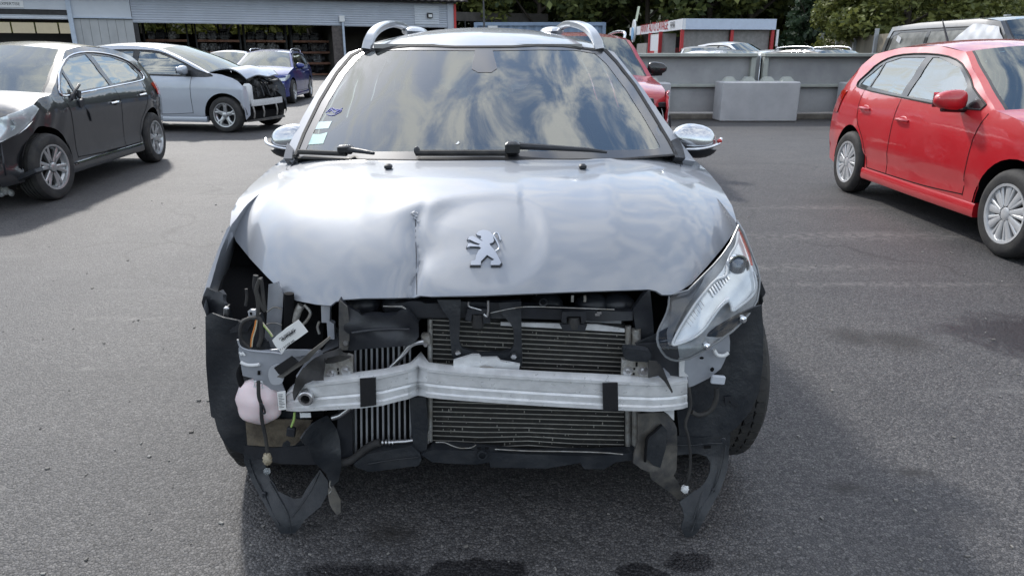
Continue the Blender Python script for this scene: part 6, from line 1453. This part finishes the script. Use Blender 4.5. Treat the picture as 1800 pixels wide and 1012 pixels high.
# ---- radiator pack
KX = (620, 722)
patch('intercooler_core', [(620, 608), (722, 600), (724, 790), (620, 800)], flat(1.885), M_void, mc, step=60, th=.03)
ICb = mat('intercooler_bar', (.42, .43, .45), .45, metal=.5, var=.15, vscale=20)
for i in range(11):
    x = 624.5+i*9.6; V, F = barsweep([U(x, 600, 1.875), U(x+.8, 700, 1.870), U(x+1.5, 795-i*.8, 1.865)], .0062, .006, Vector((1, 0, 0))); mesh('intercooler_tube', V, F, ICb, mc, world=True)
patch('radiator_core', [(752, 556), (1100, 572), (1100, 800), (758, 785)], flat(1.872), mat('core_dark', (.018, .018, .017), .7, col2=(.06, .055, .045), vscale=60, thr=(.55, .75)), mc, step=60, th=.03)
M_fin = mat('cooling_tube', (.34, .33, .30), .5, metal=.5, var=.2, vscale=30)
for i in range(28):
    y0 = 562+i*8.45; sl_ = .055-.0014*i; x0, x1_ = (759, 1100) if i < 12 else (760, 1097)
    w_ = 3.0*sstep(20, 27, i); pts = [U(x0+t*(x1_-x0), y0+sl_*t*(x1_-x0)+w_*math.sin(t*9), 1.860) for t in (0, .25, .5, .75, 1)]
    V, F = barsweep(pts, .0028, .0024, Vector((0, 1, 0))); mesh('cooling_tube', V, F, M_fin, mc, world=True)
# dirt and bent fins caught between the tubes
rq = random.Random(7); g = []
for i in range(150):
    px = rq.uniform(765, 1092); py = rq.uniform(580, 790); s = rq.uniform(.001, .003); g.append(boxgeo(U(px, py, 1.857), (s, s, s*rq.uniform(1, 3))))
V, F = join(g); mesh('fin_debris', V, F, M_fin, mc, world=True, kind='stuff')
for x, r, y0, y1, m in ((1104, .0085, 573, 797, M_cast), (1118, .0135, 578, 785, M_cast), (756, .0075, 560, 775, M_cast)): tube('radiator_tank', [U(x, y0, 1.86), U(x+.0, (y0+y1)/2, 1.85), U(x, y1, 1.845)], r, m, mc, seg=14)
patch('radiator_top_strip', [(880, 566), (1050, 570), (1098, 578), (1098, 584), (1000, 578), (880, 572)], flat(1.856), M_alu, mc, step=14, th=.006)
patch('rear_radiator', [(1000, 556), (1092, 563), (1092, 575), (1000, 570)], flat(1.885), ICb, mc, step=40, th=.01)
# black front carrier
CB = [(700, 538), (735, 533), (790, 530), (880, 532), (920, 540), (960, 543), (1050, 546), (1112, 548), (1112, 563), (1060, 565), (990, 562), (930, 560), (860, 560), (800, 558), (740, 560), (720, 585), (700, 590)]
patch('front_carrier', CB, flat(1.838, wob=.003), M_black, mc, step=10, th=.03, angle=30)
UB = [(768, 527), (810, 527), (809, 560), (807, 600), (812, 612), (840, 620), (880, 621), (898, 617), (904, 606), (903, 580), (897, 568), (882, 552), (876, 532), (916, 530), (917, 600), (918, 640), (913, 652), (896, 650), (860, 642), (800, 633), (794, 622), (791, 590), (789, 560), (778, 545)]
ub = patch('latch_frame', UB, flat(1.812, wob=.002), M_liner, mc, step=7, th=.018, angle=30)
for px, py in ((805, 619), (903, 626)): V, F = lathe([(0, -.006), (.008, -.006), (.0095, 0), (.0095, .006)], 6, 'Y', U(px, py, 1.805)); mesh('bolt', V, F, M_steel, ub, world=True)
lt = patch('bonnet_latch', [(822, 543), (855, 543), (860, 548), (862, 568), (850, 568), (848, 552), (830, 552), (828, 566), (818, 562)], flat(1.80), M_black, mc, step=6, th=.02)
V, F = lathe([(0, -.02), (.016, -.02), (.018, 0), (.018, .02)], 18, 'Z', U(840, 562, 1.815)); mesh('latch_buffer', V, F, M_rubber, lt, world=True)
tube('latch_hook', [U(a, b, 1.795) for a, b in ((858, 528), (858, 545), (856, 556), (850, 552))], .0035, M_steel, lt)
tube('release_cable', [U(a, b, 1.80) for a, b in ((862, 550), (880, 546), (900, 542), (930, 539), (1000, 541), (1080, 544))], .0014, M_cast, lt)
tube('release_rod', [U(a, b, 1.80) for a, b in ((824, 530), (824, 538), (836, 542), (846, 545))], .0026, M_steel, lt)
bh = patch('buffer_housing', [(988, 548), (1030, 548), (1030, 566), (1022, 568), (1021, 556), (996, 556), (996, 568), (987, 566)], flat(1.80), M_black, mc, step=6, th=.02)
V, F = lathe([(0, -.018), (.017, -.018), (.019, 0), (.015, .014), (0, .014)], 18, 'Z', U(1009, 565, 1.815)); mesh('rubber_buffer', V, F, M_rubber, bh, world=True)
patch('buffer_tray', [(984, 570), (1032, 571), (1028, 582), (990, 581)], flat(1.80), M_black, bh, step=6, th=.01)
for px, py in ((1050, 552), (1053, 549)): V, F = boxgeo(U(px, py, 1.80), (.012, .008, .007)); mesh('carrier_clip', V, F, M_steel, mc, world=True)
for px in (1006, 1028): V, F = boxgeo(U(px, 524, 1.85), (.007, .01, .018)); mesh('upper_latch_pin', V, F, M_cast, mc, world=True)
V, F = lathe([(.008, 0), (.012, -.003), (.012, .003)], 18, 'Y', U(955, 531, 1.84)); mesh('round_boss', V, F, M_black, mc, world=True)
DC = cv(580, 500, 6, [(100, 165), (190, 240), (290, 285), (330, 325), (440, 325), (560, 335), (680, 320), (720, 290), (800, 258), (830, 320), (880, 370), (935, 430), (938, 550), (900, 600), (850, 640), (700, 655), (520, 668), (350, 680), (230, 700), (120, 692), (90, 660), (95, 400)])
dc = patch('crushed_air_duct', DC, flat(1.805, wob=.006, wf=.07), M_black, mc, step=7, th=.02, angle=28)
tube('duct_fold', [flat(1.80, wob=.006, wf=.07)(a, b) for a, b in cv(580, 500, 6, [(230, 510), (400, 485), (600, 470), (840, 470)])], .004, M_black, dc)
V, F = lathe([(0, -.005), (.006, -.005), (.008, 0)], 12, 'Y', flat(1.795)(608, 603)); mesh('duct_stud', V, F, M_steel, dc, world=True)
patch('duct_side', cv(580, 500, 6, [(95, 160), (180, 235), (205, 400), (205, 560), (185, 690), (100, 690), (92, 400)]), flat(1.797), M_dusty, dc, step=8, th=.006)
patch('torn_edge', cv(580, 500, 6, [(560, 225), (640, 228), (760, 225), (805, 255), (800, 262), (750, 240), (640, 236), (560, 232)]), flat(1.80), M_cast, dc, step=6, th=.002)
patch('upper_bracket', cv(580, 500, 6, [(690, 210), (880, 178), (960, 180), (1000, 200), (1240, 200), (1280, 300), (1260, 345), (900, 345), (860, 300), (700, 240)]), flat(1.83), M_black, mc, step=8, th=.01)
patch('side_hook', [(1112, 545), (1130, 520), (1143, 510), (1148, 560), (1150, 600), (1140, 606), (1130, 600), (1120, 602), (1118, 580)], flat(1.86, wob=.004), M_black, mc, step=8, th=.02)
patch('side_gusset', [(1117, 604), (1150, 590), (1185, 572), (1190, 600), (1168, 608), (1120, 608)], flat(1.83), M_liner, mc, step=8, th=.01)
# aluminium plate below the latch
al = patch('latch_plate', [(797, 634), (830, 624), (842, 624), (846, 629), (874, 629), (880, 635), (914, 641), (911, 655), (860, 652), (797, 646)], flat(1.775), M_alu, mc, step=7, th=.012)
tube('plate_slot', [flat(1.77)(a, b) for a, b in ((840, 648), (850, 644), (868, 647), (858, 651), (842, 650))], .002, M_cast, al)
# pipes
for pts, r in (([(745, 600), (732, 602), (720, 608), (708, 624), (697, 636), (687, 646)], .0072), ([(748, 766), (738, 771), (715, 775), (699, 776), (684, 777)], .006), ([(616, 716), (606, 724), (597, 730), (584, 734)], .0085)):
    tube('coolant_pipe', [U(a, b, 1.80 if pts[0][0] < 700 else 1.825) for a, b in pts], r, M_steel, mc)
for k in range(4): V, F = lathe([(.006, -.002), (.0095, -.002), (.0095, .002), (.006, .002)], 16, 'X', U(673+k*6, 777, 1.825)); mesh('crimp_ring', V, F, M_steel, mc, world=True)
tube('rubber_hose', [U(a, b, 1.815) for a, b in ((668, 777), (655, 781), (638, 792), (622, 806), (606, 812), (590, 814))], .012, M_rubber, mc)
for c, s in (((749, 595), (.026, .02, .034)), ((752, 765), (.026, .02, .032))): V, F = boxgeo(U(*c, 1.84), s, None, .004); cbk = mesh('pipe_block', V, F, M_cast, mc, world=True); V, F = lathe([(0, -.014), (.006, -.014), (.007, 0)], 8, 'Y', U(c[0], c[1]+8, 1.84)); mesh('bolt', V, F, M_steel, cbk, world=True)
# lower frame
lr = patch('lower_frame_rail', [(621, 816), (634, 806), (648, 797), (690, 790), (724, 784), (738, 796), (741, 808), (735, 818), (690, 824), (650, 829), (628, 822)], flat(1.80, wob=.002), M_liner, mc, step=9, th=.04)
tube('rail_edge', [flat(1.795)(a, b) for a, b in ((648, 815), (690, 808), (735, 803))], .002, M_black, lr)
patch('lower_frame_rail', [(740, 798), (760, 790), (835, 792), (900, 797), (960, 799), (1010, 801), (1062, 801), (1100, 797), (1118, 792), (1112, 808), (1082, 812), (1062, 824), (1027, 824), (1020, 813), (960, 823), (862, 821), (860, 812), (835, 816), (786, 814), (760, 812)], flat(1.80, wob=.002), M_liner, mc, step=9, th=.04)
patch('vertical_post', [(720, 700), (748, 696), (752, 740), (750, 800), (740, 806), (727, 790), (722, 740)], flat(1.815), M_liner, mc, step=9, th=.03)
patch('side_post', [(596, 700), (618, 700), (620, 805), (600, 815), (590, 790)], flat(1.83), M_black, mc, step=14, th=.03)
patch('sensor_strip', cv(580, 640, 5.06, [(1230, 745), (1290, 712), (1470, 735), (1500, 770), (1440, 780), (1340, 780)]), flat(1.80), M_black, mc, step=6, th=.008)
for x in (1325, 1395): patch('sensor_window', cv(580, 640, 5.06, [(x-15, 735), (x+18, 738), (x+14, 758), (x-17, 752)]), flat(1.788), M_void, mc, step=5, th=.001)
tube('loose_cable', [U(a, b, 1.80) for a, b in cv(580, 640, 5.06, [(940, 692), (1020, 695), (1080, 720), (1150, 742), (1250, 742), (1300, 715)])], .0016, M_cast, mc)
tube('loose_cable', [U(a, b, 1.80) for a, b in ((870, 789), (930, 792), (1000, 793), (1060, 795), (1095, 798))], .002, M_cast, mc)
V, F = lathe([(.010, -.004), (.015, -.004), (.015, .004), (.010, .004)], 18, 'Y', U(848, 799, 1.79)); mesh('mount_ring', V, F, M_liner, mc, world=True)
# ---- bumper beam
BS = [(503, 690, 722, 1.80), (512, 682, 723, 1.775), (526, 677, 724, 1.755), (545, 672.5, 723, 1.742), (575, 668, 721.5, 1.735), (601, 665, 720, 1.735), (640, 660, 717.5, 1.74), (672, 656, 713.5, 1.748), (700, 650, 706, 1.758), (717, 646, 702, 1.768), (727, 643, 699, 1.782), (734, 640, 697.5, 1.800), (741, 642, 697.5, 1.782), (751, 645, 699, 1.768), (775, 648, 701.5, 1.755), (810, 651.5, 704.5, 1.742), (860, 655, 708, 1.732), (950, 660.5, 714, 1.722), (1059, 665.5, 720, 1.722), (1100, 667.5, 722.5, 1.728), (1148, 669.5, 724, 1.745), (1180, 669, 722, 1.762), (1200, 667, 719, 1.78), (1209, 665, 716, 1.792)]
sec = [(.036, 0.02), (0.018, 0.0), (.000, .06), (.0, .15), (.0055, .19), (.0055, .52), (.009, .58), (.0055, .64), (.0055, .82), (.0, .86), (.0, .985), (.006, 1.0), (.036, 1.0)]
V = []; F = []
for (px, yt, yb_, Y) in BS:
    a = U(px, yt, Y); b = U(px, yb_, Y); h = a.z-b.z; kk = math.exp(-((px-734)/9)**2)
    for dy_, t in sec: V.append(Vector((a.x+(b.x-a.x)*t, Y+dy_*(1+1.2*kk)+(.012*kk*math.sin(t*9) if 0 < t < 1 else 0), a.z-h*t+(.006*kk if t < .05 else 0))))
m_ = len(sec)
for i in range(len(BS)-1):
    for j in range(m_): a = i*m_+j; b = i*m_+(j+1) % m_; F.append((a, b, b+m_, a+m_))
F.append(tuple(range(m_))); F.append(tuple((len(BS)-1)*m_+j for j in range(m_))[::-1])
bb = mesh('bumper_beam', V, F, M_alu, mc, world=True, angle=28)
for x0, x1_ in ((632.5, 660.5), (1059, 1086)):
    patch('black_pad', [(x0, 665.5 if x0 < 800 else 673), (x1_, 664 if x0 < 800 else 673), (x1_+1, 712 if x0 < 800 else 721), (x0+1, 715.5 if x0 < 800 else 721.5)], flat(1.734 if x0 < 800 else 1.716), M_trimb, bb, step=9, th=.004)
V, F = lathe([(.0205, .02), (.0205, -.006), (.018, -.009), (.0125, -.009), (.011, -.004), (.011, .02)], 26, 'Y', U(538, 699, 1.735)); mesh('towing_eye_socket', V, F, M_steel, bb, world=True)
V, F = lathe([(0, .004), (.0115, .004)], 20, 'Y', U(538, 699, 1.735)); mesh('socket_bore', V, F, M_void, bb, world=True)
bst = patch('beam_label', cv(340, 640, 3.373, [(495, 165), (545, 158), (550, 268), (506, 272)]), flat(1.735), M_paper, bb, step=8, th=.002)
rk_ = random.Random(9)
for k in range(9):
    y = 178+k*9.5; (a, b), (c, d) = cv(340, 640, 3.373, [(503+k*.8, y+2), (503+k*.8+rk_.uniform(18, 36), y)]); tube('label_print_line', [U(a, b, 1.7325), U(c, d, 1.7325)], .0007, M_ink, bst, smooth_path=False, seg=4)
# crash bracket plates with bolts
def bplate(pts, bolts, Y):
    bp = patch('bracket_plate', pts, flat(Y), M_cast, mc, step=8, th=.012)
    for (px, py) in bolts:
        V, F = lathe([(.0, -.008), (.006, -.008), (.0068, -.002), (.0135, -.002), (.0135, 0)], 18, 'Y', U(px, py, Y)); mesh('bolt', V, F, M_steel, bp, world=True)
    return bp
bp = bplate([(569, 630), (612, 623), (620, 626), (620, 662), (600, 665), (570, 668)], [(583, 656), (608, 651)], 1.765)
patch('bracket_cap', cv(340, 470, 5.06, [(1165, 830), (1210, 800), (1290, 775), (1370, 790), (1400, 800), (1330, 830), (1250, 850), (1180, 855)]), flat(1.755), M_rubber, bp, step=6, th=.02)
for q in ((594, 649), (595, 655)): V, F = boxgeo(U(*q, 1.764), (.004, .003, .007)); mesh('slot', V, F, M_void, bp, world=True)
bp = bplate([(1093, 632), (1139, 634), (1139, 664), (1134, 667), (1096, 665), (1092, 660)], [(1103, 652), (1130, 652)], 1.765)
patch('bracket_cap', smooth_poly(cv(860, 500, 5.294, [(1255, 605), (1310, 598), (1440, 612), (1500, 640), (1498, 715), (1440, 720), (1290, 705), (1250, 660)]), True, 3), flat(1.752), M_liner, bp, step=6, th=.03)
for q in ((1119, 640, .005, .012), (1115, 648, .005, .005), (1114, 657, .005, .005)): V, F = boxgeo(U(q[0], q[1], 1.764), (q[2], .003, q[3])); mesh('slot', V, F, M_void, bp, world=True)
patch('torn_rubber_strip', [(1140, 634), (1155, 636), (1166, 648), (1174, 668), (1183, 688), (1181, 691), (1170, 672), (1158, 660), (1140, 664)], flat(1.742, wob=.004), M_rubber, mc, step=6, th=.006)
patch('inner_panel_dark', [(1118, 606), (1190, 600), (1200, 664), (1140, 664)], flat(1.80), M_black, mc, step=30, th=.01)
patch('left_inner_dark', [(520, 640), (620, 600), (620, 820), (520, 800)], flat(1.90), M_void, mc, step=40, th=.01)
# ---- right lamp bracket sheet
RB = cv(1080, 380, 3.375, [(360, 850), (450, 836), (600, 745), (680, 700), (686, 740), (684, 800), (664, 832), (650, 866), (630, 905), (560, 960), (470, 1005), (440, 1015), (436, 960), (395, 955), (390, 900)])
rb2 = patch('lamp_bracket', RB, flat(1.81, gx=.0002, cx=1200), M_primer, mc, step=9, th=.004)
tube('pressed_rib', [U(a, b, 1.80) for a, b in cv(1080, 380, 3.375, [(590, 790), (610, 822), (650, 826), (676, 808)])], .0055, M_white, rb2)
for x, y in ((518, 840), (580, 908)):
    (a, b), = cv(1080, 380, 3.375, [(x, y)]); V, F = ellipsoid(U(a, b, 1.806), (.006, .002, .004 if x < 550 else .007), 10, 6); mesh('slot', V, F, M_void, rb2, world=True)
patch('bracket_web', cv(1080, 380, 3.375, [(385, 850), (418, 848), (415, 925), (440, 950), (385, 950)]), flat(1.79), M_alu, rb2, step=8, th=.01)
patch('end_block', [(1322, 494), (1336, 488), (1346, 514), (1343, 520), (1334, 532), (1326, 526)], flat(1.97), M_black, mc, step=6, th=.03)
# ---- headlamp
def lampf(off=0.0, inn=0.0):
    def f(a, b):
        # depth grows toward the rear upper tip, skin bulges forward in the middle
        t = max(0, min(1, (610-b)/215.0)); Y = 1.795+.30*t**1.15+.00022*max(0, a-1230)
        cx = 1160+ (1338-1160)*min(1, max(0, (640-b)/170.0))*.55+40; bl = math.exp(-((a-cx)/95)**2)*.03
        return U(a, b, Y-bl+off)
    return f
LO = cv(1080, 380, 3.375, [(738, 55), (765, 100), (795, 170), (822, 240), (848, 310), (862, 372), (858, 430), (846, 500), (812, 560), (780, 600), (738, 645), (700, 682), (655, 712), (620, 738), (570, 770), (520, 800), (480, 824), (440, 842), (370, 856), (335, 848), (305, 832), (280, 800), (262, 768), (254, 730), (258, 690), (272, 655), (295, 610), (312, 570), (322, 530), (325, 470), (380, 455), (440, 440), (480, 400), (530, 350), (590, 290), (640, 232), (690, 160), (715, 105)])
hlm = patch('headlight', LO, lampf(.045), mat('lamp_housing', (.27, .285, .30), .35, metal=.3, var=.3, vscale=14), mc, step=9, th=.03)
DR = cv(1080, 380, 3.375, [(347, 762), (355, 725), (385, 665), (430, 590), (470, 530), (520, 460), (580, 392), (640, 322), (670, 262), (700, 205), (728, 150), (738, 90), (762, 130), (790, 210), (815, 290), (836, 350), (846, 400), (838, 440), (800, 486), (740, 535), (705, 560), (694, 520), (678, 502), (640, 525), (604, 570), (575, 615), (545, 655), (500, 700), (430, 735), (370, 757)])
inner = patch('reflector_bowl', DR, lampf(.020), M_lampin, hlm, step=7, th=.01, angle=30)
tube('daylight_strip', [lampf(.008)(a, b) for a, b in cv(1080, 380, 3.375, [(738, 95), (722, 170), (690, 225), (672, 280), (664, 350), (600, 380), (540, 445), (480, 520), (430, 595), (385, 670), (352, 735), (350, 762), (400, 750), (470, 720), (530, 672), (575, 612), (610, 562), (650, 518), (680, 505), (694, 535), (702, 560), (750, 530), (805, 484), (838, 440), (843, 395), (828, 330)])], .0038, mat('light_guide', (.9, .92, .94), .15, coat=1), hlm, seg=8)
patch('lamp_ledge', cv(1080, 380, 3.375, [(575, 595), (620, 525), (665, 480), (680, 478), (676, 500), (640, 520), (600, 572), (580, 605)]), lampf(.010), M_chromesoft, hlm, step=6, th=.004)
c = lampf(.012)(*cv(1080, 380, 3.375, [(733, 300)])[0]); Rl = Matrix.Rotation(.25, 3, 'Z') @ Matrix.Rotation(-.15, 3, 'X')
V, F = lathe([(0, -.014), (.012, -.012), (.022, -.006), (.028, .004)], 28, 'Y'); prj = mesh('projector_lens', [Rl @ v+c for v in V], F, mat('projector_glass', (.10, .13, .17), .03, coat=1, metal=.3), hlm, world=True)
V, F = lathe([(.028, .004), (.031, -.004), (.035, -.004), (.036, .01)], 28, 'Y'); mesh('projector_ring', [Rl @ v+c for v in V], F, M_chrome, prj, world=True)
for i in range(8):
    (a, b), (e, d) = cv(1080, 380, 3.375, [(560+i*14, 425-i*13), (590+i*13, 470-i*14)]); patch('reflector_rib', [(a-1, b), (a+1.6, b-1), (e+1.6, d), (e-1, d+1)], lampf(.012), M_chrome, inner, step=5, th=.004)
for i in range(7):
    (a, b), (e, d) = cv(1080, 380, 3.375, [(425+i*14, 622-i*20), (455+i*13, 648-i*20)]); patch('reflector_rib', [(a, b-1), (a+1.2, b+.5), (e, d+1.2), (e-1.2, d)], lampf(.012), M_trimb, inner, step=5, th=.002)
patch('red_reflection_stripe', cv(1080, 380, 3.375, [(742, 60), (760, 95), (785, 150), (808, 225), (822, 290), (812, 292), (798, 240), (775, 180), (752, 120), (738, 85)]), lampf(.004), mat('lamp_reflection_red', (.75, .13, .10), .25, coat=1), hlm, step=6, th=.002)  # red reflection inside the lamp, painted on as a coloured strip
patch('headlamp_cover', LO, lampf(-.006), G_lens, hlm, step=8, th=0)
tube('cover_edge', [lampf(-.002)(a, b) for a, b in LO+[LO[0]]], .0035, mat('cover_edge_grey', (.22, .23, .24), .3), hlm, seg=6, smooth_path=False)
patch('lamp_side_bezel', cv(1080, 380, 3.375, [(325, 475), (440, 445), (480, 402), (540, 345), (520, 395), (470, 470), (420, 550), (375, 640), (350, 700), (338, 770), (318, 760), (310, 690), (330, 600), (340, 530)]), lampf(.012), mat('bezel_smoke', (.07, .075, .08), .25, coat=.6), hlm, step=8, th=.004)
for x, y in ((548, 772), (764, 612)):
    (a, b), = cv(1080, 380, 3.375, [(x, y)]); pt = lampf(-.012)(a, b); V, F = lathe([(0, -.012), (.005, -.012), (.0065, -.004), (.010, -.002), (.010, .012)], 14, 'Y', pt); mesh('lamp_screw', V, F, M_chromesoft, hlm, world=True)
